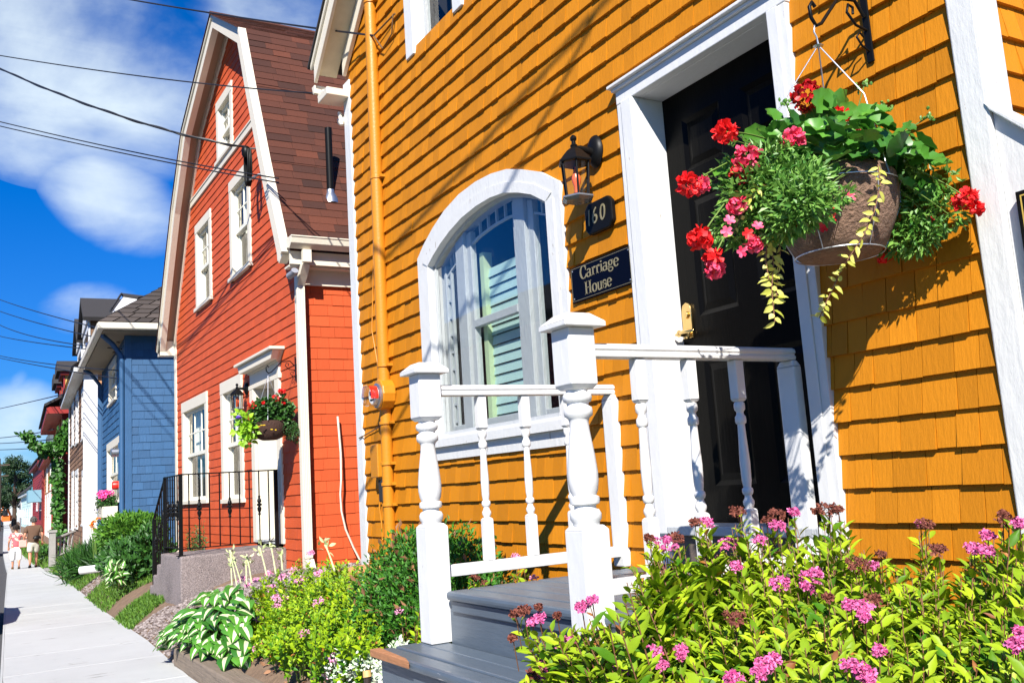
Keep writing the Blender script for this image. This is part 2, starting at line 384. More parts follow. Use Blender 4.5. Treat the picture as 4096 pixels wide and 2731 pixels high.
# ---------------------------------------------------------------- double-hung windows
def window(parent,F,u0,u1,z0,z1,cas=.10,csm=None,sash=None,cols=2,rows=2,lowrows=1,lowcols=None,depth=.11,sill=True,cur='w',name='window',n0=0.0,hood=False,casn=.028,lowdark=True):
    """u0..z1 are the outer edges of the casing"""
    csm=csm or cream; sash=sash or cream_sash
    mb=MB(F); ct=cas*1.15
    mb.box(u0,u0+cas,n0-.01,n0+casn,z0,z1-ct); mb.box(u1-cas,u1,n0-.01,n0+casn,z0,z1-ct)
    mb.box(u0,u1,n0-.01,n0+casn+.004,z1-ct,z1)
    a,b,c,d=u0+cas,u1-cas,z0+.06,z1-ct
    # reveals
    mb.box(a-.02,a,n0-depth,n0-.011,c,d); mb.box(b,b+.02,n0-depth,n0-.011,c,d); mb.box(a,b,n0-depth,n0-.011,d,d+.02)
    if sill: mb.box(u0-.03,u1+.03,n0-depth,n0+casn+.03,z0,z0+.058)
    fr=mb.build(name,csm,parent,bevel=.003,seg=1)
    zm=(c+d)/2
    def sashm(za,zb,n,rw,cl,nm):
        m=MB(F); s=.045
        m.box(a+.001,a+s,n-.02,n+.015,za,zb); m.box(b-s,b-.001,n-.02,n+.015,za,zb); m.box(a+s,b-s,n-.02,n+.015,za,za+s+.01); m.box(a+s,b-s,n-.02,n+.015,zb-s,zb)
        for i in range(1,cl): x=a+s+(b-a-2*s)*i/cl; m.box(x-.010,x+.010,n-.012,n+.008,za+s+.01,zb-s)
        for i in range(1,rw): z=za+s+(zb-za-2*s)*i/rw; m.box(a+s,b-s,n-.010,n+.006,z-.010,z+.010)
        m.build(nm,sash,fr)
        g=MB(F); g.face([(a+s-.004,n-.002,za+s+.006),(b-s+.004,n-.002,za+s+.006),(b-s+.004,n-.002,zb-s+.004),(a+s-.004,n-.002,zb-s+.004)]); g.build('pane',gl,fr)
    sashm(zm-.02,d,n0-depth+.065,rows,cols,'upper_sash'); sashm(c,zm+.02,n0-depth+.028,lowrows,lowcols or 1,'lower_sash')
    # curtains: pleated cloth hung just inside
    if cur:
        for (x0,x1,za,zb,mt) in (((a,a+(b-a)*.36,zm,d,curtain_w),(b-(b-a)*.30,b,zm,d,curtain_w),(a,b,c,zm,curtain_d)) if cur=='w' else ((a,b,c,d,curtain_w),)):
            q=MB(F); k=max(6,int((x1-x0)/.03)); pr=None
            for i in range(k+1):
                x=x0+(x1-x0)*i/k; nn=n0-depth-.06+.018*math.sin(i*2.1+x0*9); cu=(q.P(x,nn,za),q.P(x,nn,zb))
                if pr: q.idx((pr[0],cu[0],cu[1],pr[1]))
                pr=cu
            q.build('curtain',mt,fr,smooth=80)
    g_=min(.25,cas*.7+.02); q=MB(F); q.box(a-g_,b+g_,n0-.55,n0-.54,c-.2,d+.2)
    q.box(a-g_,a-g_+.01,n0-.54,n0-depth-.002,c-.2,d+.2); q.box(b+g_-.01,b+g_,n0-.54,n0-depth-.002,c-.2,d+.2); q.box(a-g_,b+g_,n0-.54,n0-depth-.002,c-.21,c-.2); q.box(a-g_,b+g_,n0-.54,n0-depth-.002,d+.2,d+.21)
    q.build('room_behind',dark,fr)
    return fr
def hole(u0,u1,z0,z1,cas=.10): return (u0+cas*.5,u1-cas*.5,z0+.03,z1-cas*.6)
# ---------------------------------------------------------------- the orange house
FO=Fr((2.8,0),90)           # u = y, n toward the street
EX=.1205; C0=.022
ohouse=thing('shingled_house',(2.8,4.4,-.9),'orange shingled house with white trim, black front door and arched window, nearest to the viewer','house')
AI=[(5.716,1.506),(5.63,1.555),(5.50,1.613),(5.36,1.660),(5.18,1.702),(4.98,1.722),(4.80,1.722),(4.636,1.703),(4.475,1.656),(4.33,1.600),(4.192,1.518)]
AO=[(5.883,1.598),(5.77,1.675),(5.61,1.755),(5.43,1.822),(5.21,1.868),(4.98,1.880),(4.78,1.868),(4.59,1.835),(4.42,1.778),(4.24,1.705),(4.050,1.591)]
def arclo(u):
    if u<4.11 or u>5.83: return -9
    pts=[((a[0]+b[0])/2,(a[1]*.35+b[1]*.65)) for a,b in zip(AI,AO)][::-1]
    if u<=pts[0][0]: return pts[0][1]
    if u>=pts[-1][0]: return pts[-1][1]
    for p,q in zip(pts,pts[1:]):
        if p[0]<=u<=q[0]: return p[1]+(q[1]-p[1])*(u-p[0])/(q[0]-p[0])
    return -9
def lo_o(u): return arclo(u)
RK=lambda u: 3.60+(7.08-u)*.90 if u>4.4 else 3.60+(u-1.72)*.90
def hi_o(u): return min(RK(u)+.02,9)
holesO=[(4.11,5.83,.22,1.50),(2.43,3.46,-.5,1.87),(5.08,5.87,3.14,4.52)]
lo_f=lambda u:(arclo(u))
# shingles below the arch springing are cut by the rectangular hole; above it by the curve
m1=shingles(FO,1.730,7.078,-.95,1.50,EX,C0,holesO,seed=3)
m1.build('shingle_siding',orange,ohouse)
mA=shingles(FO,1.730,7.078,1.4679,6.2,EX,C0,holesO[1:]+[(4.11,5.83,1.40,1.52)],hi=hi_o,lo=lo_f,seed=5)
mA.build('shingle_siding',orange,ohouse)
# corner boards
mb=MB(FO); mb.box(1.646,1.738,-.02,.028,-.9,3.5); mb.build('corner_board',white_old,ohouse,bevel=.006)
mb=MB(FO); mb.box(7.068,7.205,-.02,.026,-.9,3.44); mb.build('corner_board',white_old,ohouse,bevel=.006)
FS=Fr((2.8,1.646),0,-1)     # right end wall, facing the viewer
mb=MB(FS); mb.box(-.027,.105,-.015,.004,-.9,3.5); mb.build('corner_board',white_old,ohouse,bevel=.004)
shingles(FS,.106,4.5,-.9,3.6,EX,C0-.01,seed=11,n0=-.016).build('shingle_siding',orange,ohouse)
FN=Fr((2.8,7.205),0,1)
mb=MB(FN); mb.box(0,9,-.2,-.001,-.9,3.7); mb.build('north_wall',orange_plain,ohouse)
mb=MB(FO); mb.box(1.60,7.19,-9,-.6,-.9,-.85); mb.box(1.68,7.19,-9.05,-9,-.9,3.6); mb.build('back_wall',orange_plain,ohouse)
# eave rake with boxed return on the left
mb=MB(FO)
def rakeline(u,off): return 3.60+(7.08-u)*.90+off
pk=4.40
for (a0,a1,n0,n1,o0,o1,mi) in ((7.08,pk,.03,.06,-.02,.16,0),):
    mb.prism([(7.13,rakeline(7.13,-.07)),(pk,rakeline(pk,-.07)),(pk,rakeline(pk,.10)),(7.13,rakeline(7.13,.10))],.02,.055)
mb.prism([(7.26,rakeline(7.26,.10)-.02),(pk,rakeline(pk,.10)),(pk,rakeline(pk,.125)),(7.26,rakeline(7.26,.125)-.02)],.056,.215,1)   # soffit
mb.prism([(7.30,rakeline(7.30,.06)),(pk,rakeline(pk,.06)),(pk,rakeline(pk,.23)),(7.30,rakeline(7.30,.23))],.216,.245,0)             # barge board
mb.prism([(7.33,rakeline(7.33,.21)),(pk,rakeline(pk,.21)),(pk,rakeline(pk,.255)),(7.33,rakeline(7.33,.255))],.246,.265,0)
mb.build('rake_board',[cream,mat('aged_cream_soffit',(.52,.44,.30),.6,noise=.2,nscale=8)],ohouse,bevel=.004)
mb=MB(FO); mb.box(7.08,7.31,.0,.215,3.285,3.35)
mb.box(7.22,7.36,-8.9,.20,3.351,3.385); mb.prism([(7.33,3.386),(7.37,3.386),(7.40,3.46),(7.33,3.46)],-8.9,.235)
mb.build('eave_return',cream,ohouse,bevel=.006)
mb=MB(FO); mb.prism([(7.36,rakeline(7.36,.256)),(pk,rakeline(pk,.256)),(pk,rakeline(pk,.285)),(7.36,rakeline(7.36,.285))],-9,.28)
mb.prism([(1.45,rakeline(pk,.256)-(pk-1.45)*.9),(pk,rakeline(pk,.256)),(pk,rakeline(pk,.285)),(1.45,rakeline(pk,.285)-(pk-1.45)*.9)],-9,.28)
mb.build('roof',roofdark,ohouse)
mb=MB(FO); mb.lathe((7.25,.02,3.10),[(.03,0),(.045,.02),(.045,.05),(.03,.07)],12); mb.tube([(7.25,.02,3.17),(7.22,.06,3.19),(7.20,.05,3.08)],.016,8); mb.build('insulator_knob',cream,ohouse,smooth=40)
# upper window
window(ohouse,FO,5.025,5.91,3.095,4.55,cas=.13,csm=white,sash=white_grey,cols=2,rows=1,cur=None,sill=False)
# arched window
wf=MB(FO)
wf.strip(AI,AO,-.012,.030); 
AI2=[(a[0]*.55+b[0]*.45,a[1]*.55+b[1]*.45) for a,b in zip(AI,AO)]
wf.strip(AI,AI2,.0305,.036)
wf.box(5.716,5.883,-.012,.030,.30,1.5055); wf.prism([(5.716,1.506),(5.883,1.506),(5.883,1.5975)],-.012,.030)
wf.box(4.050,4.192,-.012,.030,.26,1.5175); wf.prism([(4.050,1.518),(4.192,1.518),(4.050,1.5905)],-.012,.030)
wf.box(5.716,5.79,.0305,.036,.345,1.505); wf.box(4.115,4.192,.0305,.036,.345,1.517)
wf.box(4.02,5.85,-.012,.033,.178,.262); wf.box(4.00,5.87,-.14,.062,.263,.315); wf.box(4.192,5.716,-.14,.040,.3155,.335)
mwin=wf.build('arched_window',white_old,ohouse)
rv=MB(FO); n=-.13
for a,b in zip(AI,AI[1:]): rv.prism([a,b,(b[0],b[1]+.02),(a[0],a[1]+.02)],n,-.0125)
rv.box(5.716,5.736,n,-.0125,.335,1.506); rv.box(4.172,4.192,n,-.0125,.335,1.518); rv.build('reveal',white_grey,mwin)
sg=MB(FO); k=len(AI)
poly=[(4.192,.336)]+AI[::-1]+[(5.716,.336)]
sg.face([(u,-.018,z) for u,z in poly]); sg.build('storm_pane',gl2,mwin)
sr=MB(FO); 
fr2=[(p[0]+(4.95-p[0])*.022,p[1]-.022) for p in AI]; sr.strip(fr2,AI,-.034,-.0135)
sr.box(5.692,5.716,-.034,-.0135,.335,1.50); sr.box(4.192,4.216,-.034,-.0135,.335,1.51); sr.box(4.216,5.692,-.034,-.0135,.335,.362); sr.build('storm_frame',white_grey,mwin)
def az(u,d=0.0):
    pts=AI[::-1]
    for p,q in zip(pts,pts[1:]):
        if p[0]<=u<=q[0]: return p[1]+(q[1]-p[1])*(u-p[0])/(q[0]-p[0])-d
    return 1.5-d
ml=MB(FO)   # mullions and sashes of the three lights
for a,b in ((5.335,5.455),(4.560,4.68)):
    ml.prism([(a,.335),(b,.335),(b,az(b,.004)),(a,az(a,.004))],-.125,-.050,0)
for a,b in ((5.28,5.334),(4.681,4.73),(5.456,5.50),(4.50,4.559),(5.66,5.69),(4.218,4.25)):
    ml.prism([(a,.362),(b,.362),(b,az(b,.03)),(a,az(a,.03))],-.118,-.075,0)
ml.box(4.73,5.28,-.112,-.070,1.005,1.055); ml.box(4.73,5.28,-.118,-.075,.362,.41); ml.box(4.25,4.50,-.118,-.075,.362,.40); ml.box(5.50,5.66,-.118,-.075,.362,.40)
ml.build('sash',white_grey,mwin,bevel=.003,seg=1)
bars=MB(FO)
for a,b in ((5.60,5.618),(4.318,4.335)): bars.prism([(a,.40),(b,.40),(b,az(b,.11)),(a,az(a,.11))],-.105,-.085)
z=.42
while z<1.42:
    bars.box(5.618,5.66,-.103,-.087,z,z+.015); bars.box(4.25,4.318,-.103,-.087,z,z+.015); z+=.118
def arcbar(u0,u1,d,w=.014):
    P=[(u0+(u1-u0)*i/8) for i in range(9)]
    bars.strip([(u,az(u,d+w)) for u in P],[(u,az(u,d)) for u in P],-.104,-.086)
arcbar(4.73,5.28,.105); arcbar(4.25,4.50,.105); arcbar(5.50,5.66,.105)
for u in [4.84,4.95,5.06,5.17,4.335,4.42,5.55,5.60]: bars.box(u-.007,u+.007,-.104,-.088,az(u,.105),az(u,.02))
bars.build('glazing_bar',white_grey,mwin)
pn=MB(FO); [pn.face([(x0,-.096,z0),(x1,-.096,z0),(x1,-.096,z1),(x0,-.096,z1)]) for x0,x1,z0,z1 in ((4.25,4.50,.40,1.62),(4.73,5.28,.41,1.66),(5.50,5.66,.40,1.58))]; pn.build('pane',gl,mwin)
cg=MB(FO); 
for a,b in ((5.228,5.279),(4.74,4.775),(5.505,5.555),(4.36,4.44),(5.570,5.598)): cg.box(a,b,-.20,-.135,.36,1.50)
cg.box(4.27,5.66,-.205,-.14,.335,.355); cg.build('inner_frame',curtain_g,mwin)
bl=MB(FO); r=random.Random(4); z=.37
while z<1.36:
    t=.058; 
    bl.slab([(4.785,-.165,z),(5.235,-.165,z),(5.235,-.176,z+t),(4.785,-.176,z+t)],(.0,0,.0015))
    z+=.064
bl.build('venetian_blind',blindm,mwin)
for a,b in ((4.26,4.37),(5.605,5.655)):
    bl=MB(FO); z=.37
    while z<1.38: bl.slab([(a,-.165,z),(b,-.165,z),(b,-.180,z+.03),(a,-.180,z+.03)],(.0,0,.0015)); z+=.036
    bl.build('side_blind',blindm,mwin)
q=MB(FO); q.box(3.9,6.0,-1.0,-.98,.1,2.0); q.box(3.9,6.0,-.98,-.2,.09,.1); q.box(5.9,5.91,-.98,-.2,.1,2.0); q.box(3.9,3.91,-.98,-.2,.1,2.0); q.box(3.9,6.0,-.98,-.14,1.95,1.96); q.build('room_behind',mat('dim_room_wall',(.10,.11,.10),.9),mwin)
# door case, door, sill
dc=MB(FO)
dc.box(3.372,3.497,-.012,.032,-.43,1.80); dc.box(3.372,3.452,.0325,.045,-.27,1.80)
dc.box(2.392,2.487,-.012,.032,-.43,1.80); dc.box(2.43,2.487,.0325,.040,-.27,1.80)
dc.box(2.388,3.497,-.012,.034,1.8005,1.868); dc.box(2.37,3.512,-.012,.050,1.8685,1.885); dc.box(2.36,3.524,-.012,.068,1.8855,1.902)
dc.box(3.372,3.39,-.16,-.0125,-.27,1.80); dc.box(2.469,2.487,-.16,-.0125,-.27,1.80); dc.box(2.47,3.39,-.16,-.0125,1.8005,1.82)
door_case=dc.build('door_frame',white,ohouse,bevel=.004)
ds=MB(FO); ds.box(2.488,3.371,-.16,.05,-.275,-.235); ds.build('door_sill',white_grey,ohouse,bevel=.006)
ds=MB(FO); ds.box(2.44,3.50,-.02,.02,-.43,-.2755); ds.build('door_riser',mat('brown_threshold_wood',(.13,.10,.08),.8,noise=.2,nscale=12,bump=.4,bscale=40,stretch=(1,.1,1)),ohouse)
dr=MB(FO)
def panel(F,mb,a,b,c,d,n,w=.022,dp=.012):
    o=[(a,c),(b,c),(b,d),(a,d)]; i=[(a+w,c+w),(b-w,c+w),(b-w,d-w),(a+w,d-w)]; j=[(a+2.4*w,c+2.4*w),(b-2.4*w,c+2.4*w),(b-2.4*w,d-2.4*w),(a+2.4*w,d-2.4*w)]
    for k in range(4):
        l=(k+1)%4
        mb.face([(o[k][0],n,o[k][1]),(o[l][0],n,o[l][1]),(i[l][0],n-dp,i[l][1]),(i[k][0],n-dp,i[k][1])])
        mb.face([(i[k][0],n-dp,i[k][1]),(i[l][0],n-dp,i[l][1]),(j[l][0],n-.003,j[l][1]),(j[k][0],n-.003,j[k][1])])
    mb.face([(x,n-.003,z) for x,z in j])
rowsP=[(1.40,1.655),(.705,1.275),(-.07,.50)]; colsP=[(2.60,2.855),(2.99,3.245)]
nd=-.150; us=[2.489]+[x for c in colsP for x in c]+[3.370]; zs=[-.233,-.07,.50,.705,1.275,1.40,1.655,1.799]
for i in range(5):
    for j in range(7):
        if i in(1,3) and j in (1,3,5): panel(FO,dr,us[i],us[i+1],zs[j],zs[j+1],nd)
        else: dr.face([(us[i],nd,zs[j]),(us[i+1],nd,zs[j]),(us[i+1],nd,zs[j+1]),(us[i],nd,zs[j+1])])
dr.box(2.489,3.370,nd-.045,nd-.014,-.233,1.799)
door=dr.build('front_door',blackdoor,ohouse)
hd=MB(FO); hd.prism([(3.29,.615),(3.355,.615),(3.355,.75),(3.345,.775),(3.322,.785),(3.30,.775),(3.29,.75)],nd,nd+.012)
hd.lathe((3.322,nd+.012,.635),[(.022,0),(.024,.012),(.016,.02),(.013,.05),(.018,.056)],16,axis='n')
hd.tube([(3.322,nd+.062,.635),(3.29,nd+.070,.637),(3.22,nd+.066,.634)],[.010,.009,.006],10)
hd.tube([(3.322,nd+.062,.635),(3.35,nd+.065,.632)],[.010,.005],10); hd.lathe((3.322,nd+.012,.725),[(.018,0),(.018,.010),(.005,.011)],14,axis='n')
hd.build('door_handle',brass,door,smooth=40,bevel=.0015,seg=1)
# wing panel with sloping cap, right of the corner
fp=MB(FO); fp.prism([(1.100,-.9),(1.640,-.9),(1.640,1.055),(1.553,.965),(1.10,.50)],-.04,.012); fp.build('wing_panel',white_old,ohouse)
bs=MB(FO); tl=onX(*((2700+1785*1396/1824),(200+745*1396/1824)),2.765); bl_=onX(*((2700+1824*1396/1824),(200+1400*1396/1824)),2.765)
bs.box(1.22,float(tl[1]),.025,.045,float(bl_[2]),float(tl[2])); bsn=bs.build('hanging_plaque',black,ohouse,bevel=.003)
bs=MB(FO); ya,za,zb=float(tl[1]),float(bl_[2]),float(tl[2]); bs.box(1.235,ya-.014,.0452,.0462,zb-.018,zb-.014); bs.box(ya-.018,ya-.014,.0452,.0462,za+.018,zb-.0181); bs.box(1.235,ya-.0181,.0452,.0462,za+.014,za+.018); bs.build('border_line',mat('gold_line',(.55,.38,.08),.4),bsn)
fp=MB(FO); fp.prism([(1.655,1.090),(1.640,1.058),(1.10,.505),(1.10,.56)],-.10,.035); fp.build('wing_cap',white_old,ohouse,bevel=.004)
# ---------------------------------------------------------------- street, walk, ground
def zs(y): return -1.30-.020*(min(max(y,8.4),43)-8.4)
def polyx(tab,y):
    if y<=tab[0][0]: return tab[0][1]+(tab[1][1]-tab[0][1])/(tab[1][0]-tab[0][0])*(y-tab[0][0])
    for (a,b),(c,d) in zip(tab,tab[1:]):
        if y<=c: return b+(d-b)*(y-a)/(c-a)
    return tab[-1][1]+(tab[-1][1]-tab[-2][1])/(tab[-1][0]-tab[-2][0])*(y-tab[-1][0])
def hitz(px,py):
    y=8.0
    for _ in range(40):
        v=onZ(px,py,zs(y)); y=.5*y+.5*v[1]
    return v
_d6=lambda x,y:(x*700/1321,1900+y*700/1321)
XR=[(-20,1.50),(4,1.555)]+[(float(v[1]),float(v[0])) for v in (hitz(*_d6(*p)) for p in ((1321,1440),(1170,1280),(930,1120),(740,990),(560,835),(410,745),(300,690)))]+[(60,3.05),(250,10.6)]
XL=[(-20,.10),(5,.26)]+[(float(v[1]),float(v[0])) for v in (hitz(*_d6(*p)) for p in ((20,1568),(35,1180),(45,950),(60,720)))]+[(60,2.30),(250,9.6)]
xr=lambda y: polyx(XR,y); xl=lambda y: polyx(XL,y)
def zg(x,y):
    d=x-xr(y)
    if d<=0: return zs(y)-.02
    A=.62-.10*min(max((y-18)/20,0),1)
    return zs(y)-.012+A*(1-math.exp(-d/.62))+.018*math.sin(x*7+y*3)*min(1,d*3)+.012*math.sin(y*11-x*5)*min(1,d*3)
YS=[-20,-12,-6,-3,-1]+[i*.25 for i in range(0,80)]+[20+i for i in range(0,40)]+[60+i*8 for i in range(0,24)]+[260,400,900]
def strip(name,fn,mt,kind='structure',n=2):
    mb=MB()
    prev=None
    for y in YS:
        row=[mb.P(*p) for p in fn(y)]
        if prev:
            for i in range(len(row)-1): mb.idx((prev[i],prev[i+1],row[i+1],row[i]))
        prev=row
    o=mb.build(name,mt); tag(o,kind=kind); return o
soil=mat('garden_soil',(.13,.085,.055),.95,c2=(.2,.13,.08),noise=.5,nscale=14,bump=1.5,bscale=30)
asphalt=mat('asphalt',(.060,.058,.060),.9,noise=.25,nscale=9,bump=.8,bscale=120)
conc=mat('sidewalk_concrete',(.47,.48,.47),.85,noise=.13,nscale=1.1,bump=.7,bscale=60,stretch=(.35,3,1),chip=(.17,.16,.14),chipamt=.70,chipscale=7)
strip('ground',lambda y:[(xr(y)-.05+d,y,zg(xr(y)-.05+d,y) if d>0 else zs(y)-.06) for d in (0,.05,.1,.2,.3,.4,.5,.65,.8,1,1.25,1.6,2.1,3,6,15,60,600)],soil)
strip('road',lambda y:[(xl(y)-w,y,zs(y)-.13+.10*math.exp(-((w-3.2)/2.5)**2)) for w in (600,60,12,7,6.6,5,4,3,2,1,.4,.012)],asphalt)
# walk: slabs with tooled joints, kerb along the road
mb=MB(); y=-3.0; i=0; r=random.Random(2)
while y<120:
    L=1.35 if y<40 else 4.0; g=.004; ya,yb=y+g,y+L-g; t=r.uniform(-.002,.002)
    P=[(xl(ya)+.0,ya,zs(ya)+t),(xr(ya),ya,zs(ya)+t),(xr(yb),yb,zs(yb)+t),(xl(yb)+.0,yb,zs(yb)+t)]
    mb.slab([P[0],P[3],P[2],P[1]],(0,0,-.10),0,.5)
    y+=L
y0=120
while y0<250: mb.face([(xl(y0),y0,zs(y0)),(xr(y0),y0,zs(y0)),(xr(y0+20),y0+20,zs(y0)),(xl(y0+20),y0+20,zs(y0))]); y0+=20
for y in YS:
    pass
o=mb.build('sidewalk',conc,bevel=.003,seg=1); tag(o,kind='structure')
mb=MB(); 
for a,b in zip(YS,YS[1:]):
    if a>=-4 and b<140: mb.slab([(xl(a)-.02,a,zs(a)+.001),(xl(b)-.02,b,zs(b)+.001),(xl(b)-.002,b,zs(b)+.001),(xl(a)-.002,a,zs(a)+.001)],(0,0,-.16))
o=mb.build('kerb',conc); tag(o,kind='structure')
# stones
def ico_pts():
    t=(1+5**.5)/2; v=unit(np.array([(-1,t,0),(1,t,0),(-1,-t,0),(1,-t,0),(0,-1,t),(0,1,t),(0,-1,-t),(0,1,-t),(t,0,-1),(t,0,1),(-t,0,-1),(-t,0,1)],float))
    f=np.array([(0,11,5),(0,5,1),(0,1,7),(0,7,10),(0,10,11),(1,5,9),(5,11,4),(11,10,2),(10,7,6),(7,1,8),(3,9,4),(3,4,2),(3,2,6),(3,6,8),(3,8,9),(4,9,5),(2,4,11),(6,2,10),(8,6,7),(9,8,1)])
    return v,f
IV,IF=ico_pts()
def blobs(name,mt,parent,P,rad,flat=.7,jit=.25,label=None,smooth=False,var=None):
    P=np.asarray(P,float); n=len(P); rad=np.broadcast_to(np.asarray(rad,float),(n,))
    V=IV[None]*(1+rng.uniform(-jit,jit,size=(n,12,1)))*rad[:,None,None]*rng.uniform(.6,1.25,size=(n,1,3)); V[:,:,2]*=flat
    V=V+P[:,None]; Fc=(IF[None]+(np.arange(n)*12)[:,None,None]).reshape(-1,3)
    return rawmesh(name,mt,parent,V.reshape(-1,3),Fc,np.zeros(n*20,int),np.repeat(var if var is not None else rng.random(n),20),label,smooth)
gravelm=mat('pinkish_crushed_stone',(.11,.082,.075),.9,c2=(.33,.28,.26),noise=.1,nscale=60)
def region(n,f,y0,y1,d0,d1):
    out=[]
    while len(out)<n:
        y=rng.uniform(y0,y1); x=xr(y)+rng.uniform(d0,d1)
        if f(x,y): out.append((x,y,zg(x,y)+.004))
    return np.array(out)
g1=region(5200,lambda x,y:not (x>2.1 and 10.9<y<12.1) and x<2.1+(10.9-y)*.8+.3,8.3,11.75,.01,1.5)
g1b=region(900,lambda x,y:True,18.5,20.5,.0,.9)
g1c=region(700,lambda x,y:x>2.9,7.3,9.9,.6,2.4)
tag(blobs('gravel',gravelm,None,np.vstack([g1,g1b,g1c]),rng.uniform(.010,.026,len(g1)+len(g1b)+len(g1c))),'pinkish grey crushed stone bed between the sidewalk and the concrete stoop','gravel',kind='stuff')
mulch=mat('dry_leaf_mulch',(.20,.10,.05),.9,c2=(.42,.22,.12))
m1=region(2600,lambda x,y:x>1.74,2.6,8.2,.2,1.5)
tag(scatter('leaf_litter',mulch,None,m1+[0,0,.006],rdir(len(m1),.1)*[1,1,.35],rdir(len(m1),2),rng.uniform(.02,.055,len(m1)),rng.uniform(.012,.03,len(m1)),T_point()),'dry brown leaf litter on the soil behind the timber edging','leaf litter',kind='stuff')
grassm=mat('lawn_grass',(.045,.13,.012),.6,c2=(.16,.32,.03),trans=.3)
def lawn(n,f,y0,y1,d0,d1,h=.07): 
    P=region(n,f,y0,y1,d0,d1); D=rdir(n,2.2); return P-[0,0,.01],D,rng.uniform(.5,1.2,n)*h
gp=[lawn(9000,lambda x,y:True,11.8,13.4,-.02,1.15),lawn(8000,lambda x,y:True,14.6,18.4,-.02,1.5,.08),lawn(5000,lambda x,y:True,20.6,27,-.02,1.2,.10),lawn(6000,lambda x,y:True,29,60,-.02,1.0,.16),lawn(800,lambda x,y:True,3,8,.25,1.2,.05)]
P=np.vstack([g[0] for g in gp]); D=np.vstack([g[1] for g in gp]); L=np.concatenate([g[2] for g in gp])
tag(scatter('grass',grassm,None,P,D,rdir(len(P)),L,L*.10+.003*(1+P[:,1]/12),T_diamond()),'short green grass strips between the sidewalk and the house fronts','grass',kind='stuff')
# dirt path strip is bare soil between the two lawns
# timber edging
mb=MB(); 
for a,b in ((-1.5,2.6),(2.61,8.42)):
    mb.slab([(1.575,a,-1.165),(1.575,b,-1.165),(1.745,b,-1.165),(1.745,a,-1.165)],(0,0,-.2))
o=mb.build('timber_edging',greywood,bevel=.012); tag(o,'weathered grey landscape timber edging the flower bed beside the sidewalk','timber edging')
# ---------------------------------------------------------------- porch
deckz=-.430; tz=-.645
porch=thing('porch',(1.8,3.0,-1.1),'white porch railing with turned posts on grey painted wooden steps','porch')
def boards(nm,x0,x1,y0,y1,z,nb,nose,mt=greydeck):
    w=(x1-x0)/nb
    for i in range(nb):
        a=x0+i*w; mb=MB(); mb.box(a+.0025,a+w-.0025,y0+r.uniform(-.004,.004),y1+r.uniform(-.004,.004),z-.038,z+r.uniform(-.001,.001)); mb.build(nm,mt,porch,bevel=.007 if i else .014)
    
boards('deck_board',1.775,2.79,2.44,3.66,deckz,9,.03)
boards('tread_board',1.50,1.808,2.25,3.81,tz,3,.03)
mb=MB(); mb.box(1.812,1.84,2.46,3.695,-.70,deckz-.039); mb.build('riser',greydeck,porch,bevel=.003)
mb=MB(); mb.box(1.798,1.8118,2.47,3.65,deckz-.085,deckz-.0395); mb.build('riser_trim',greydeck,porch,bevel=.004)
mb=MB(); mb.box(1.535,1.56,2.27,3.80,-1.25,tz-.039); mb.box(1.561,1.81,3.765,3.795,-1.2,tz-.04); mb.build('lower_riser',greydeck,porch,bevel=.003)
mb=MB(); mb.box(1.841,2.78,3.60,3.64,-1.1,deckz-.0395); mb.build('side_skirt',greydeck,porch,bevel=.003)
mb=MB(); mb.box(1.841,2.78,2.47,2.51,-1.1,deckz-.0395); mb.build('side_skirt',greydeck,porch,bevel=.003)
# split corner of the lower tread showing bare wood
mb=MB(); mb.slab([(1.493,3.818,-.6420),(1.540,3.818,-.6420),(1.516,3.50,-.6420),(1.493,3.42,-.6425)],(0,0,-.030)); mb.build('split_wood',rawwood,porch,bevel=.003)
VP=[(.030,.298),(.037,.292),(.036,.283),(.047,.276),(.049,.264),(.046,.252),(.037,.247),(.036,.238),(.046,.232),(.0485,.218),(.047,.205),(.036,.196),(.032,.185),(.033,.160),(.038,.125),(.045,.075),(.0505,.02),(.0505,-.01),(.046,-.040),(.039,-.056),(.048,-.060),(.050,-.070),(.048,-.082),(.036,-.088),(.036,-.098),(.045,-.102),(.052,-.115),(.051,-.132),(.044,-.142),(.043,-.152)]
def chamfer_top(mb,x0,x1,y0,y1,z,s,c=.012):
    a=[mb.P(x0,y0,z),mb.P(x1,y0,z),mb.P(x1,y1,z),mb.P(x0,y1,z)]; b=[mb.P(x0+c,y0+c,z+s),mb.P(x1-c,y0+c,z+s),mb.P(x1-c,y1-c,z+s),mb.P(x0+c,y1-c,z+s)]
    for k in range(4): mb.idx((a[k],a[(k+1)%4],b[(k+1)%4],b[k]))
    mb.idx(b)
def post(x,y,h=.0525):
    mb=MB(); mb.box(x-h,x+h,y-h,y+h,tz+.001,-.165); chamfer_top(mb,x-h,x+h,y-h,y+h,-.165,.014)
    p=mb.build('newel_post',white,porch,bevel=.004)
    mb=MB(); mb.box(x-h,x+h,y-h,y+h,.305,.495); chamfer_top(mb,x-h,x+h,y-h,y+h,.305,-.014)
    mb.build('upper_block',white,p,bevel=.004)
    q=MB(); q.lathe((x,y,0),VP,28); q.build('turned_shaft',white,p,smooth=50)
    q=MB(); c=.082; q.box(x-c,x+c,y-c,y+c,.4955,.513); a=[q.P(x+i*c,y+j*c,.513) for i,j in ((-1,-1),(1,-1),(1,1),(-1,1))]; b=[q.P(x+i*.045,y+j*.045,.545) for i,j in ((-1,-1),(1,-1),(1,1),(-1,1))]
    for k in range(4): q.idx((a[k],a[(k+1)%4],b[(k+1)%4],b[k]))
    q.idx(b); q.build('post_cap',white_old,p,bevel=.003)
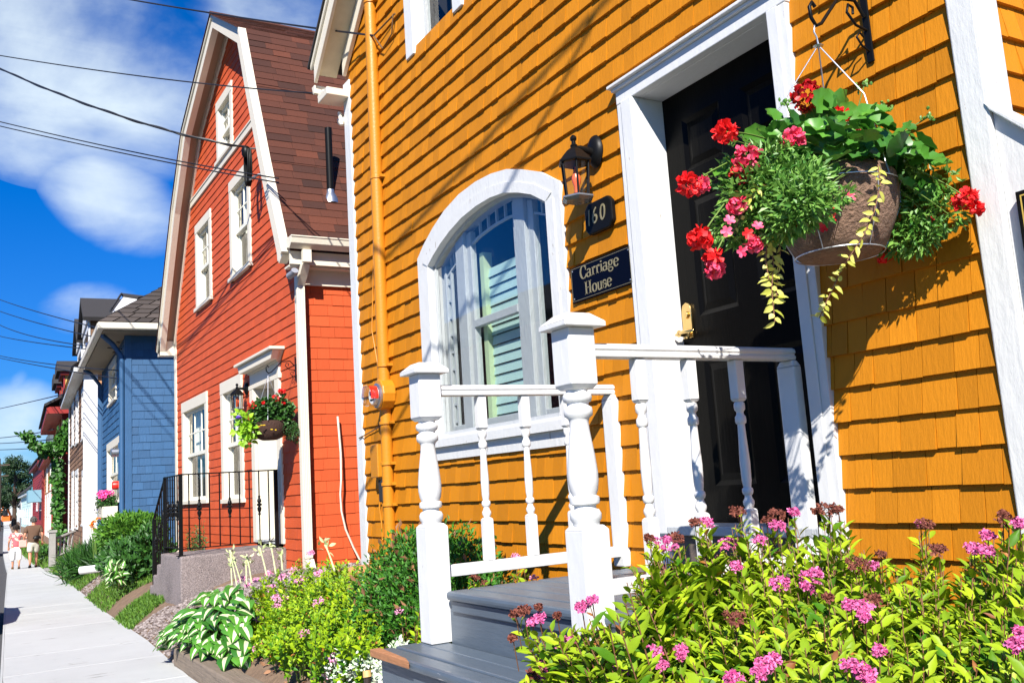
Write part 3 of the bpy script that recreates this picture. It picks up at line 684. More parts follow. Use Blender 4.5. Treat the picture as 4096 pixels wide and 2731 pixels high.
BP=[(.012,.246),(.0195,.238),(.0205,.226),(.0195,.214),(.013,.206),(.014,.196),(.0195,.188),(.0205,.176),(.0195,.165),(.0135,.160),(.015,.11),(.019,.02),(.0175,-.045),(.014,-.070),(.019,-.074),(.0205,-.084),(.018,-.094),(.0125,-.099),(.014,-.108),(.0205,-.120),(.0205,-.130),(.015,-.142),(.013,-.147)]
def baluster(x,y,h=.0215):
    mb=MB(); mb.box(x-h,x+h,y-h,y+h,-.332,-.153); chamfer_top(mb,x-h,x+h,y-h,y+h,-.153,.008,.006)
    b=mb.build('baluster',white,porch,bevel=.003,seg=1)
    mb=MB(); mb.box(x-h,x+h,y-h,y+h,.252,.398); chamfer_top(mb,x-h,x+h,y-h,y+h,.252,-.008,.006)
    mb.build('upper_block',white,b,bevel=.003,seg=1)
    q=MB(); q.lathe((x,y,0),BP,20); q.build('turned_spindle',white,b,smooth=50)
for yc,bx in ((3.750,(2.045,2.275,2.51)),(2.577,(2.035,2.265,2.495))):
    post(1.772,yc)
    for x in bx: baluster(x,yc)
    q=MB(); pr=[(-.030,.400),(.030,.400),(.033,.412),(.026,.420),(.033,.428),(.030,.440),(.018,.447),(-.018,.447),(-.030,.440),(-.033,.428),(-.026,.420),(-.033,.412)]
    A=[q.P(1.826,yc+a,z) for a,z in pr]; B=[q.P(2.785,yc+a,z) for a,z in pr]; q.idx(A); q.idx(B[::-1])
    for k in range(len(pr)): q.idx((A[k],B[k],B[(k+1)%len(pr)],A[(k+1)%len(pr)]))
    q.build('handrail',white,porch,bevel=.0015,seg=1)
    q=MB(); q.box(1.825,2.752,yc-.022,yc+.022,-.382,-.3325); q.build('bottom_rail',white,porch,bevel=.004)
    q=MB(); 
    q.box(2.752,2.796,yc-.043,yc+.045,deckz+.001,.375); chamfer_top(q,2.752,2.796,yc-.043,yc+.045,.375,.024,.010); q.build('wall_post',white,porch,bevel=.006)
# ---------------------------------------------------------------- things on the orange wall
def textmesh(body,F,u,n,z,size,name,mt,parent,sx=1.0,off=.0,ext=.0015,shear=0,spacing=1.0):
    cu=bpy.data.curves.new('t','FONT'); cu.body=body; cu.size=size; cu.align_x='CENTER'; cu.align_y='CENTER'; cu.extrude=ext; cu.offset=off; cu.shear=shear; cu.space_character=spacing; cu.resolution_u=4
    o=bpy.data.objects.new('t',cu); col.objects.link(o); dg=bpy.context.evaluated_depsgraph_get(); me=bpy.data.meshes.new_from_object(o.evaluated_get(dg)); bpy.data.objects.remove(o)
    mb=MB(); c=F(u,n,z); X=-F.U; Z=np.array([0,0,1.]); Nn=F.n
    for v in me.vertices: mb.v.append(tuple(c+X*v.co.x*sx+Z*v.co.y+Nn*v.co.z))
    for p in me.polygons: mb.idx(list(p.vertices))
    return mb.build(name,mt,parent)
def serifs(mb): pass
pl=thing('name_plaque',(2.785,3.74,.99),'navy blue house name plaque with gold serif lettering reading Carriage House','plaque')
mb=MB(FO); mb.box(3.484,4.003,.016,.032,.905,1.092); mb.build('plate',navy,pl,bevel=.003)
mb=MB(FO)
for a,b,c,d in ((3.492,3.995,.9125,.9145),(3.492,3.995,1.0825,1.0845),(3.492,3.494,.9145,1.0825),(3.993,3.995,.9145,1.0825)): mb.box(a,b,.032,.0327,c,d)
mb.build('border_line',gold,pl)
for u in (3.503,3.984):
    for z in (.926,1.073): q=MB(FO); q.lathe((u,.032,z),[(.005,0),(.004,.002)],10,axis='n'); q.build('screw',steel,pl)
def glyphs(word,u,z,h,pl,w=1.0):   # narrow serif capitals and lower case laid out stroke by stroke
    S={'C':(.62,[('arc',.34,.5,.30,.5,40,320,.13,.06),('bar',.53,.62,.585,.90),('bar',.54,.08,.585,.30)]),
    'a':(.50,[('arc',.20,.17,.17,.17,0,360,.10,.05),('bar',.30,.0,.40,.50),('arc',.23,.44,.16,.16,10,150,.07,.07),('bar',.40,.0,.47,.05)]),
    'r':(.40,[('bar',.08,.0,.18,.62),('bar',.02,.0,.25,.045),('bar',.02,.575,.10,.62),('arc',.28,.44,.11,.17,40,150,.08,.08),('dot',.335,.53,.055)]),
    'i':(.26,[('bar',.08,.0,.18,.62),('bar',.02,.0,.24,.045),('bar',.02,.575,.10,.62),('dot',.13,.80,.07)]),
    'g':(.50,[('arc',.22,.43,.15,.19,0,360,.09,.05),('arc',.22,-.06,.19,.15,0,360,.06,.07),('bar',.30,.575,.46,.63),('arc',.14,.16,.09,.08,90,270,.05,.05)]),
    'e':(.46,[('arc',.24,.31,.19,.31,10,325,.11,.05),('bar',.10,.31,.42,.36)]),
    'H':(.78,[('bar',.12,.0,.25,1.0),('bar',.52,.0,.65,1.0),('bar',.2,.475,.6,.53)]+[('bar',a-.07,b,a+.20,b+.045) for a in(.12,.52) for b in (0,.955)]),
    'o':(.50,[('arc',.25,.31,.20,.31,0,360,.12,.05)]),
    'u':(.54,[('bar',.07,.1,.17,.62),('bar',.36,.0,.46,.62),('arc',.24,.17,.13,.17,180,350,.07,.07),('bar',.01,.575,.10,.62),('bar',.30,.575,.40,.62),('bar',.44,.0,.52,.045)]),
    's':(.42,[('arc',.20,.45,.14,.15,30,270,.07,.09),('arc',.20,.17,.15,.16,-90,160,.07,.09),('bar',.31,.42,.345,.60),('bar',.05,.03,.085,.2)])}
    tot=sum(S[c][0] for c in word)*h*w; x=u+tot/2
    def blk(P,name='letter'):
        pass
    for c in word:
        adv,st=S[c]; mb=MB(FO); X=lambda t:x-t*h*w; Z=lambda t:z+t*h; n0,n1=.0322,.0335
        for s in st:
            if s[0]=='bar': mb.box(X(s[3]),X(s[1]),n0,n1,Z(s[2]),Z(s[4]))
            elif s[0]=='dot':
                mb.prism([(X(s[1]+s[3]*math.cos(t*math.pi/5)),Z(s[2]+s[3]*math.sin(t*math.pi/5))) for t in range(10)],n0,n1+.0003)
            else:
                _,cx,cz,rx,rz,a0,a1,tv,th=s; k=18
                def W(t): return tv*abs(math.cos(t))+th*abs(math.sin(t))
                A=[];B=[]
                for i in range(k+1):
                    t=R(a0+(a1-a0)*i/k); ww=W(t)/2
                    A.append((X(cx+(rx-ww)*math.cos(t)),Z(cz+(rz-ww)*math.sin(t)))); B.append((X(cx+(rx+ww)*math.cos(t)),Z(cz+(rz+ww)*math.sin(t))))
                mb.strip(A,B,n0,n1+.0002)
        mb.build('letter',gold,pl); x-=adv*h*w
glyphs('Carriage',3.748,1.016,.066,pl,1.38); glyphs('House',3.768,.930,.066,pl,1.32)
hn=thing('house_number',(2.78,3.71,1.3),'small black clipped corner house number plate reading 160','house number')
mb=MB(FO); c=.03; a,b,z0,z1=3.592,3.822,1.218,1.382
mb.prism([(a+c,z0),(b-c,z0),(b,z0+c),(b,z1-c),(b-c,z1),(a+c,z1),(a,z1-c),(a,z0+c)],.014,.044); mb.build('plate',black,hn,bevel=.008)
for ch,u in (('1',3.785),('6',3.735),('0',3.668)): textmesh(ch,FO,u,.0445,1.303,.118,'digit',gold,hn,.86,.0,.002,.12)
def lantern(F,u,z,nd,s,label,name='wall_lantern'):
    """u,z: wall plate; nd: distance of the cage from the wall; s: scale"""
    t=thing(name,F(u,.01,z),label,'wall lamp')
    q=MB(F); q.lathe((u,.014,z),[(.052*s,0),(.056*s,.008*s),(.050*s,.022*s),(.030*s,.036*s)],18,axis='n',sc=(1,1.45)); q.build('wall_plate',black,t,smooth=40)
    q=MB(F); q.tube([(u,.03,z-.012*s),(u,nd*.40,z-.002*s),(u,nd*.75,z+.006*s),(u,nd,z+.002*s)],[.024*s,.019*s,.013*s,.010*s],10); q.build('arm',black,t,smooth=60)
    zb=z-.235*s; zt=z-.075*s; hx=lambda r,h,k:(u+r*s*math.cos(R(60*k)),nd+r*s*math.sin(R(60*k)),h)
    q=MB(F); q.lathe((u,nd,0),[(.083*s,zt),(.085*s,zt+.008*s),(.060*s,zt+.038*s),(.040*s,zt+.060*s),(.020*s,zt+.075*s),(.016*s,zt+.080*s),(.020*s,zt+.088*s),(.012*s,zt+.095*s),(.010*s,zt+.110*s),(.017*s,zt+.117*s),(.017*s,zt+.128*s),(.006*s,zt+.140*s)],6); q.build('roof_cap',black,t,bevel=.001*s)
    q=MB(F); q.lathe((u,nd,0),[(.060*s,zb-.022*s),(.080*s,zb-.010*s),(.080*s,zb-.002*s),(.058*s,zb)],6); q.build('base_ring',mat('black_metal_painted_highlight',(.22,.23,.25),.25,metal=.5),t,bevel=.001*s)  # ring coloured grey to stand for the highlights on black metal
    q=MB(F)
    for k in range(6):
        A=hx(.058,zb,k+.5); B=hx(.068,zt,k+.5); q.tube([A,B],.0050*s,6)
    q.build('cage',black,t)
    g=MB(F)
    for k in range(6): g.face([hx(.056,zb,k+.5),hx(.056,zb,k+1.5),hx(.066,zt,k+1.5),hx(.066,zt,k+.5)])
    g.build('glass_panel',gl,t)
    q=MB(F); q.lathe((u,nd,zb+.02*s),[(.012*s,0),(.013*s,.03*s),(.020*s,.05*s),(.022*s,.07*s),(.012*s,.10*s),(.003*s,.125*s)],14); q.build('bulb',mat('orange_lamp_bulb',(.85,.14,.05),.3),t,smooth=60)
    return t
lantern(FO,3.712,1.640,.155,1.08,'black wall lantern with orange bulb on the orange shingles beside the arched window')
# electricity supply
cdp=thing('conduit_pipe',(2.75,6.53,-.9),'orange painted conduit pipe climbing the shingles near the left corner of the orange house','pipe')
q=MB(FO); q.tube([(6.478,.045,5.0),(6.49,.045,3.83),(6.510,.045,2.4),(6.535,.045,.80)],.048,14); q.build('upper_pipe',orange_plain,cdp,smooth=60)
q=MB(FO); q.tube([(6.53,.045,.62),(6.545,.045,0),(6.56,.045,-.95)],.044,14); q.build('lower_pipe',orange_plain,cdp,smooth=60)
for z,u in ((3.83,6.487),(2.39,6.510),(.93,6.527),(.50,6.532),(.20,6.540),(.05,6.543),(-.10,6.546)):
    q=MB(FO); q.lathe((u,.045,z-.012),[(.050,0),(.053,.002),(.053,.022),(.050,.024)],16); q.box(u-.085,u-.045,.01,.05,z-.01,z+.01); q.build('clamp',orange_plain,cdp,smooth=40)
em=thing('electricity_meter',(2.7,6.42,.7),'round glass electricity meter with red label on the orange wall','meter')
q=MB(FO); q.prism([(6.50+.105*math.cos(R(a)),.71+.115*math.sin(R(a))) for a in range(0,360,30)],.012,.115); q.build('socket_box',orange_plain,em,bevel=.008)
q=MB(FO); q.lathe((6.49,.115,.70),[(.088,0),(.092,.004),(.092,.018),(.084,.022)],28,axis='n'); q.build('clamp_ring',steel,em,smooth=40)
q=MB(FO); q.lathe((6.49,.137,.70),[(.078,0),(.078,.075),(.072,.088),(.001,.092)],28,axis='n'); q.build('glass_cover',glass('meter_glass',(.97,.98,.98),1.5,1.6),em,smooth=50)
q=MB(FO); q.lathe((6.49,.118,.70),[(.066,0),(.066,.045),(.06,.05)],24,axis='n'); q.build('dial',mat('meter_face',(.7,.7,.68),.5),em,smooth=40)
q=MB(FO); q.box(6.455,6.525,.168,.172,.705,.735); q.box(6.46,6.52,.168,.172,.665,.675); q.build('register',black,em)
q=MB(FO); 
for k in range(6): 
    a0,a1=R(200-k*14),R(200-(k+1)*14)
    q.face([(6.49+.0765*math.cos(a0),.145,.70+.0765*math.sin(a0)),(6.49+.0765*math.cos(a1),.145,.70+.0765*math.sin(a1)),(6.49+.0765*math.cos(a1),.205,.70+.0765*math.sin(a1)),(6.49+.0765*math.cos(a0),.205,.70+.0765*math.sin(a0))])
q.build('red_label',mat('red_label',(.75,.02,.01),.4),em,smooth=60)
jb=thing('junction_box',(2.75,6.66,.22),'orange painted cable box on the orange wall below the meter','box')
q=MB(FO); q.box(6.60,6.74,.016,.100,.105,.350); q.build('cover',orange_plain,jb,bevel=.006); q=MB(FO); q.box(6.585,6.70,.014,.05,.09,.34); q.build('back_box',orange_plain,jb,bevel=.004)
q=MB(FO); q.box(6.60,6.68,.015,.07,-.08,.085); q.build('cable_gland',mat('black_rubber',(.02,.02,.02),.7),jb,bevel=.01)
def wire(name,pts,r,mt,label,F=FO,group=None,cat='cable',seg=6,sag=0,smooth=None):
    q=MB(F)
    if sag:
        A,B=np.array(pts[0],float),np.array(pts[-1],float); pts=[tuple(A+(B-A)*t-np.array([0,0,sag*4*t*(1-t)])) for t in np.linspace(0,1,28)]
    q.tube(pts,r,seg); o=q.build(name,mt,None,smooth=60); tag(o,label,cat,group); return o
wmat=mat('black_cable',(.012,.012,.014),.5); omat=orange_plain
wire('wall_cable',[(6.62,.03,3.5),(6.62,.02,2.9),(6.585,.02,2.0),(6.60,.022,1.2),(6.585,.03,.9),(6.57,.05,.80)],.006,omat,'thin orange painted cable running down the wall just left of the conduit')
wire('wall_cable',[(6.62,.02,2.4),(6.74,.018,1.6),(6.80,.018,1.25),(6.70,.022,.95),(6.62,.06,.80)],.005,omat,'thin cable bowing out leftward above the electricity meter')
wire('wall_cable',[(6.60,.05,.60),(6.63,.05,.55),(6.60,.04,.46),(6.60,.03,.35)],.008,omat,'short orange cable joining the meter to the cable box')
wire('wall_cable',[(6.55,.03,.51),(6.70,.025,.49),(6.95,.025,.455),(7.12,.035,.43)],.005,mat('brown_cable',(.15,.08,.03),.6),'thin brown cable crossing the shingles to the corner board below the meter')
wire('wall_cable',[(6.62,.03,.0),(6.70,.03,-.09),(6.62,.03,-.15),(6.57,.035,-.10)],.006,omat,'loop of orange cable hanging under the cable box')
wire('wall_cable',[(6.73,.03,.05),(6.78,.025,-.12),(6.75,.025,-.24),(6.76,.02,-.36)],.006,omat,'loose cable end hanging left of the cable box')
# ---------------------------------------------------------------- the red house with its gambrel gable to the street
XRd=3.3; FR=Fr((XRd,0),90); EXR=.1215
rhouse=thing('shingled_house',(3.3,13.6,-.9),'red orange shingled house with cream trim and a tall gambrel gable','house')
LY,RY=17.18,10.05
# roof outline at the rake plane (x 3.05), as (u,z)
OUT=[(9.86,2.66),(10.50,3.92),(11.05,5.10),(11.46,6.03),(12.94,6.93),(15.02,5.95),(15.95,4.9),(16.75,3.75),(17.42,2.70)]
def rk(u,tab):
    if u<=tab[0][0]: return tab[0][1]
    for a,b in zip(tab,tab[1:]):
        if u<=b[0]: return a[1]+(b[1]-a[1])*(u-a[0])/(b[0]-a[0])
    return tab[-1][1]
hiR=lambda u: rk(u,OUT)-.10
W1=(14.72,16.60,-.01,1.685); W2=(12.66,13.85,-.03,1.69); W3=(14.30,15.38,3.03,4.46); W4=(12.06,13.14,3.03,4.49); W5=(12.88,13.82,4.96,5.95)
DR=(10.93,12.22,-.56,1.62)
hR=[hole(*w) for w in (W1,W2,W3,W4,W5)]+[(11.0,12.14,-.60,1.50)]
shingles(FR,RY+.20,LY-.12,-1.2,6.9,EXR,.022,hR,hi=hiR,seed=21,w=(.12,.30),th=.013,gap=.0006,lift=.15,jz=.0015).build('shingle_siding',redp,rhouse)
FRs=Fr((XRd,RY),0,-1)
shingles(FRs,.03,7.0,-.80,2.75,EXR*1.01,.03,seed=22,w=(.13,.24),th=.010,jz=.0015).build('shingle_siding',redp,rhouse)
mb=MB(FRs); mb.box(.03,7,-.05,-.002,-1.2,-.80); mb.build('foundation',dark,rhouse)
mb=MB(FR); mb.box(RY+.03,RY+.21,-.02,.026,-.9,2.70); mb.build('corner_board',cream,rhouse,bevel=.004)
mb=MB(FR); mb.box(LY-.13,LY+.03,-.15,.026,-1.2,2.75); mb.build('corner_board',cream,rhouse,bevel=.004)
mb=MB(FR); mb.box(11.10,15.84,-.02,.030,4.86,4.955) ; mb.box(11.12,15.80,-.02,.042,4.9555,4.975); mb.build('belt_board',cream,rhouse)
E_=[u for u in OUT]
def inset(tab,d): # offset the outline inward
    out=[]
    for i,(u,z) in enumerate(tab):
        a=tab[max(i-1,0)]; b=tab[min(i+1,len(tab)-1)]; t=np.array([b[0]-a[0],b[1]-a[1]]); t=t/np.linalg.norm(t); n=np.array([t[1],-t[0]]); out.append((u+n[0]*d,z+n[1]*d))
    return out
IN1=inset(OUT,.03); IN2=inset(OUT,.155); IN3=inset(OUT,.06); 
mb=MB(FR); mb.strip(inset(OUT,.205),IN1,.17,.262); IN4=inset(OUT,.05); mb.strip(IN4,inset(OUT,-.004),.17,.285); mb.build('rake_board',cream,rhouse)
mb=MB(FR); mb.strip(IN3,inset(OUT,.035),.0,.1695); mb.build('soffit',mat('shaded_cream_soffit',(.36,.23,.16),.6,noise=.06),rhouse)  # cream darkened and reddened: eave shade and red bounce put into the colour
mb=MB(FR); mb.strip(inset(OUT,.20),inset(OUT,.065),-.02,.033); mb.build('frieze_board',cream,rhouse)
mb=MB(FR); mb.box(17.20,17.42,.001,.262,2.60,2.86); mb.box(LY,17.44,-6,.0,2.60,2.68); mb.build('eave_return',cream,rhouse,bevel=.004)
mb=MB(FR); mb.prism([(9.88,2.66),(10.10,2.60),(10.16,2.98),(9.98,2.86)],.20,.2615); mb.build('eave_return',cream,rhouse,bevel=.004)
# shingled roof: right lower slope laid in courses, the rest as slabs
rf=MB(FR); r=random.Random(5)
def roofslope(mb,A,B,n0,n1,ex=.115,up=.014):
    """courses between (u,z) points A (low) and B (high), running from n1 (front) back to n0"""
    A=np.array(A);B=np.array(B); L=np.linalg.norm(B-A); t=(B-A)/L; nrm=np.array([-t[1],t[0]]) 
    if nrm[1]<0: nrm=-nrm
    k=int(math.ceil(L/ex))
    for i in range(k):
        a=A+t*(i*ex); b=A+t*min((i+1)*ex+.01,L)
        n=n1+.0
        x=n1+.012; 
        while x>n0:
            w=r.uniform(.22,.36); y=max(x-w,n0); va=min(1,max(0,r.gauss(.5,.22))); th=up*r.uniform(.7,1.1); j=r.uniform(-.004,.004)
            p=a+t*j+nrm*th; q=b+nrm*.006; o=a+t*j
            mb.face([(p[0],x,p[1]),(q[0],x,q[1]),(q[0],y+.003,q[1]),(p[0],y+.003,p[1])],0,va)
            mb.face([(p[0],x,p[1]),(p[0],y+.003,p[1]),(o[0],y+.003,o[1]),(o[0],x,o[1])],0,va)
            mb.face([(p[0],x,p[1]),(o[0],x,o[1]),(b[0],x,b[1]),(q[0],x,q[1])],0,va)
            x=y
for a,b in zip(OUT[:3],OUT[1:4]): roofslope(rf,a,b,-7.0,.175)
roofslope(rf,OUT[3],OUT[4],-7.0,.30)
for a,b in zip(OUT[4:],OUT[5:]): roofslope(rf,b,a,-7.0,.29,.2)
rf.strip(inset(OUT,.028),inset(OUT,.002),-7.0,.165)
rf.tube([(12.94,.30,6.94),(12.94,-7,6.94)],.035,6)
rf.build('roof',roofred,rhouse)
mb=MB(FR); mb.prism([p for p in [(10.05,-.9)]+inset(OUT,.2)[0:]+[(17.18,-.9)]],-7.05,-7.0); mb.box(LY-.02,LY,-7,-.2,-1.2,2.8); mb.build('rear_wall',redp,rhouse)
gt=MB(FR); gt.prism([(9.66,2.80),(9.86,2.80),(9.86,2.70),(9.74,2.67),(9.68,2.72)],-7.0,.235); gt.prism([(9.655,2.800),(9.68,2.800),(9.68,2.785),(9.655,2.785)],-7.0,.236)
gt.build('gutter',cream,rhouse,bevel=.004)
gt=MB(FR); gt.box(9.83,9.87,-7,.20,2.52,2.665); gt.box(9.88,10.04,-7,.20,2.50,2.52); gt.box(10.005,10.045,-7,.0,2.33,2.50); gt.build('eave_frieze',cream,rhouse)
dn=MB(); X0,Y0=3.27,9.965; S=.042
def rdown(mb,pts,w,d):
    for A,B in zip(pts,pts[1:]): pass
dn.box(3.20,3.29,9.925,9.99,-.66,2.30); dn.build('downspout',cream,rhouse,bevel=.012)
dn=MB()
for k in range(5): dn.box(3.206+k*.018,3.212+k*.018,9.921,9.925,-.64,2.28)
dn.slab([(3.20,9.925,2.30),(3.29,9.925,2.30),(3.30,9.75,2.50),(3.21,9.75,2.50)],(0,.065,.03)); dn.box(3.205,3.30,9.70,9.765,2.52,2.66)
dn.slab([(3.205,9.915,-.66),(3.29,9.915,-.66),(3.285,9.80,-.80),(3.19,9.80,-.80)],(0,.04,-.05))
dn.build('downspout_elbow',cream,rhouse,bevel=.006)
mb=MB(); mb.tube([(3.14,10.0,2.42),(3.14,9.83,2.42),(3.14,9.80,2.44)],.04,10); mb.build('drain_stub',mat('grey_paint',(.25,.26,.30),.5),rhouse,smooth=60)
for w in (W1,W2): 
    window(rhouse,FR,*w,cas=.15,cols=3 if w is W1 else 2,rows=2,lowcols=2 if w is W1 else 1,casn=.03)
for w in (W3,W4,W5): window(rhouse,FR,*w,cas=.13,cols=2,rows=2,lowcols=1)
# front door with entablature
dc=MB(FR); dc.box(10.93,11.10,-.012,.03,-.53,1.40); dc.box(12.05,12.22,-.012,.03,-.53,1.40)
dc.box(10.90,12.25,-.012,.045,1.4005,1.455); dc.box(10.93,12.22,-.012,.035,1.4555,1.60)
dc.prism([(10.93,1.6005),(12.22,1.6005),(12.36,1.72),(10.79,1.72)],-.012,.06); dc.prism([(10.86,1.62),(12.29,1.62),(12.38,1.715),(10.77,1.715)],.0605,.15); dc.box(10.74,12.41,-.012,.19,1.7205,1.755)
dc.box(10.93,11.10,.0305,.042,1.18,1.3995); dc.box(12.05,12.22,.0305,.042,1.18,1.3995)
dc.box(12.05,12.07,-.40,-.0125,-.53,1.40); dc.box(11.08,11.10,-.40,-.0125,-.53,1.40); dc.box(11.08,12.07,-.40,-.0125,1.4005,1.42)
dcf=dc.build('door_frame',cream,rhouse,bevel=.005)
dr=MB(FR); dr.box(11.101,11.13,-.43,-.37,-.49,1.40); dr.box(12.02,12.049,-.43,-.37,-.49,1.40); dr.box(11.1305,12.0195,-.43,-.37,1.33,1.40); dr.box(11.1305,12.0195,-.43,-.37,-.49,-.40); dr.box(11.1305,12.0195,-.425,-.375,.28,.36)
dd=dr.build('front_door',white,rhouse,bevel=.004)
dr=MB(FR); panel(FR,dr,11.1305,12.0195,-.40,.28,-.385,w=.05); dr.face([(11.13,-.40,.36),(12.02,-.40,.36),(12.02,-.40,1.33),(11.13,-.40,1.33)]); dr.build('door_panel',mat('slate_grey_door_paint',(.035,.04,.05),.35),dd)
dr=MB(FR); dr.lathe((12.0,-.37,.32),[(.02,0),(.02,.01),(.012,.015),(.012,.045)],12,axis='n'); dr.tube([(12.0,-.32,.32),(11.90,-.315,.32)],.010,8); dr.build('door_handle',steel,dd,smooth=40)
dr=MB(FR); dr.box(11.101,12.049,-.42,.05,-.53,-.495); dr.build('door_sill',white_grey,rhouse)
# vent pipe
q=MB(); vx,vy,vz=3.76,10.30,3.58
q.tube([(vx,vy,vz-.02),(vx,vy,vz+.76)],.042,16); q.build('vent_pipe',black,rhouse,smooth=60)
q=MB(); q.lathe((vx,vy,vz-.06),[(.10,-.12),(.09,-.07),(.07,-.02),(.050,.01),(.046,.05)],18); q.build('pipe_flashing',steel,rhouse,smooth=40)
# red house lantern
lantern(FR,12.405,1.446,.15,1.10,'small black wall lantern with orange bulb beside the red house door')
# electricity drip loop and bracket up in the gable
sv=thing('cable_anchor',(3.2,11.9,4.7),'black looped cable service bracket high on the red house gable','cable fitting')
q=MB()
a=np.array(onX(565*K,342*K,3.05)); 
for k in range(3): q.tube([a+np.array([.02*k,.1*math.sin(t)*.9,-.22+.26*math.cos(t)]) for t in np.linspace(.2,5.6,16)],.012,6)
q.build('cable_loop',black,sv,smooth=60)
q=MB(); q.lathe((a[0],a[1],a[2]-.02),[(.03,-.1),(.055,-.06),(.055,.02),(.03,.05)],10); q.build('insulator',black,sv,smooth=40)
q=MB(); q.tube([a,(3.30,a[1]-.02,a[2]+.03)],.012,6); q.tube([(3.28,a[1]-.2,a[2]-.35),(3.15,a[1]-.15,a[2]-.38),a+np.array([0,-.03,-.43])],.016,6); q.build('bracket',steel,sv)
# ---------------------------------------------------------------- hanging baskets
wiresteel=mat('thin_galvanised_wire',(.6,.62,.65),.35,metal=.8)
potm=mat('brown_coco_fibre_pot',(.20,.115,.075),.95,c2=(.30,.19,.13),noise=.45,nscale=45,bump=2.6,bscale=75)
leafg=mat('geranium_leaf',(.025,.12,.014),.42,c2=(.11,.31,.030),trans=.18,noise=.12,nscale=25,spec=.5)
leafs=mat('small_bright_leaf',(.045,.17,.018),.45,c2=(.24,.44,.08),trans=.25)
leafy=mat('variegated_yellow_leaf',(.38,.40,.04),.5,c2=(.75,.70,.16),trans=.2)
stemg=mat('green_stem',(.12,.20,.03),.6); stemr=mat('reddish_brown_stem',(.17,.07,.03),.7)
pet_red=mat('deep_red_petal',(.30,.002,.004),.5,c2=(.62,.006,.008),trans=.15)
pet_pink=mat('hot_pink_petal',(.75,.01,.06),.5,c2=(.90,.14,.26),trans=.2)
pet_scar=mat('scarlet_petal',(.72,.008,.010),.5,c2=(.90,.03,.03),trans=.2)
def curve(a,b,sag=0,k=8):
    a=np.array(a,float);b=np.array(b,float); return [a+(b-a)*t+np.array([0,0,sag*4*t*(1-t)]) for t in np.linspace(0,1,k)]
def flowerball(name,c,r,mt,parent,n=60,pl=.016):
    d=rdir(n,.15); P=np.array(c)+d*r*rng.uniform(.55,.85,(n,1)); D=unit(d+rng.normal(size=(n,3))*.7)
    return scatter(name,mt,parent,P-D*pl*.3,D,d+rng.normal(size=(n,3))*.3,pl*rng.uniform(.8,1.3,n),pl*1.2,T_petal(),smooth=False)
def wall_bracket(F,u,z,reach,label,s=1.0):
    t=thing('plant_bracket',F(u,.01,z),label,'bracket'); q=MB(F)
    q.box(u-.014*s,u+.014*s,.018,.026,z-.14*s,z+.14*s); q.build('back_bar',black,t,bevel=.003)
    h=z+.00
    q=MB(F); pts=[(u,.03,h+.03*s),(u,reach*.25,h+.085*s),(u,reach*.55,h+.075*s),(u,reach*.78,h+.0),(u,reach*.90,h-.04*s),(u,reach*1.0,h-.055*s),(u,reach*1.07,h-.03*s),(u,reach*1.08,h+.01*s),(u,reach*1.03,h+.03*s),(u,reach*.98,h+.015*s)]
    q.tube(pts,.0065*s,8); q.build('arm',black,t,smooth=60)
    q=MB(F); q.tube([(u,.02,h-.02*s),(u,reach*.28,h-.01*s),(u,reach*.42,h+.03*s),(u,reach*.38,h+.062*s),(u,reach*.30,h+.055*s),(u,reach*.31,h+.03*s)],.005*s,8)
    q.build('scroll',black,t,smooth=60)
    q=MB(F); q.tube([(u,.02,h-.10*s),(u,.06*s,h-.085*s),(u,.085*s,h-.055*s),(u,.065*s,h-.035*s),(u,.045*s,h-.05*s)],.004*s,8); q.build('scroll',black,t,smooth=60)
    return t
wall_bracket(FO,2.045,1.535,.29,'black wrought iron plant bracket on the orange wall right of the door')
cx,cy=2.515,2.047
bk=thing('hanging_basket',(cx,cy,.64),'brown fibre hanging basket of red and pink geraniums beside the black front door','hanging basket')
cx=2.495
q=MB(); q.lathe((cx,cy,0),[(.08,.660),(.128,.668),(.155,.70),(.182,.76),(.203,.82),(.208,.87),(.204,.915),(.19,.935),(.16,.935),(.14,.92)],40); q.build('pot',potm,bk,smooth=60)
q=MB()
for z,rr in ((.885,.213),(.672,.142)): 
    q.tube([(cx+rr*math.cos(t),cy+rr*math.sin(t),z) for t in np.linspace(0,2*math.pi,41)],.0022,6,cap=False)
for k in range(6):
    t=R(60*k+20); q.tube([(cx+.213*math.cos(t),cy+.213*math.sin(t),.885),(cx+.209*math.cos(t),cy+.209*math.sin(t),.82),(cx+.142*math.cos(t),cy+.142*math.sin(t),.672)],.0018,6)
q.build('wire_frame',wiresteel,bk,smooth=60)
for k in range(3):
    t=R(120*k+35); q=MB(); q.tube([(2.512,cy,1.410),(cx+.16*math.cos(t),cy+.16*math.sin(t),1.17),(cx+.212*math.cos(t),cy+.212*math.sin(t),.885)],.0024,6); q.build('hanger_wire',wiresteel,bk,smooth=60)
q=MB(); q.lathe((2.512,cy,1.405),[(.016,0),(.018,.003),(.005,.008)],12); q.tube([(2.512,cy,1.41),(2.508,cy,1.44),(2.498,cy,1.455),(2.505,cy,1.485),(2.52,cy,1.48)],.003,6); q.build('hook',wiresteel,bk,smooth=60)
c6=lambda x,y:(2700+x*1396/1824,200+y*1396/1824)
def B6(x,y,Y=cy):
    p=np.array(onY(*c6(x,y),Y)); return p if p[0]<2.70 else np.array(onX(*c6(x,y),2.70))
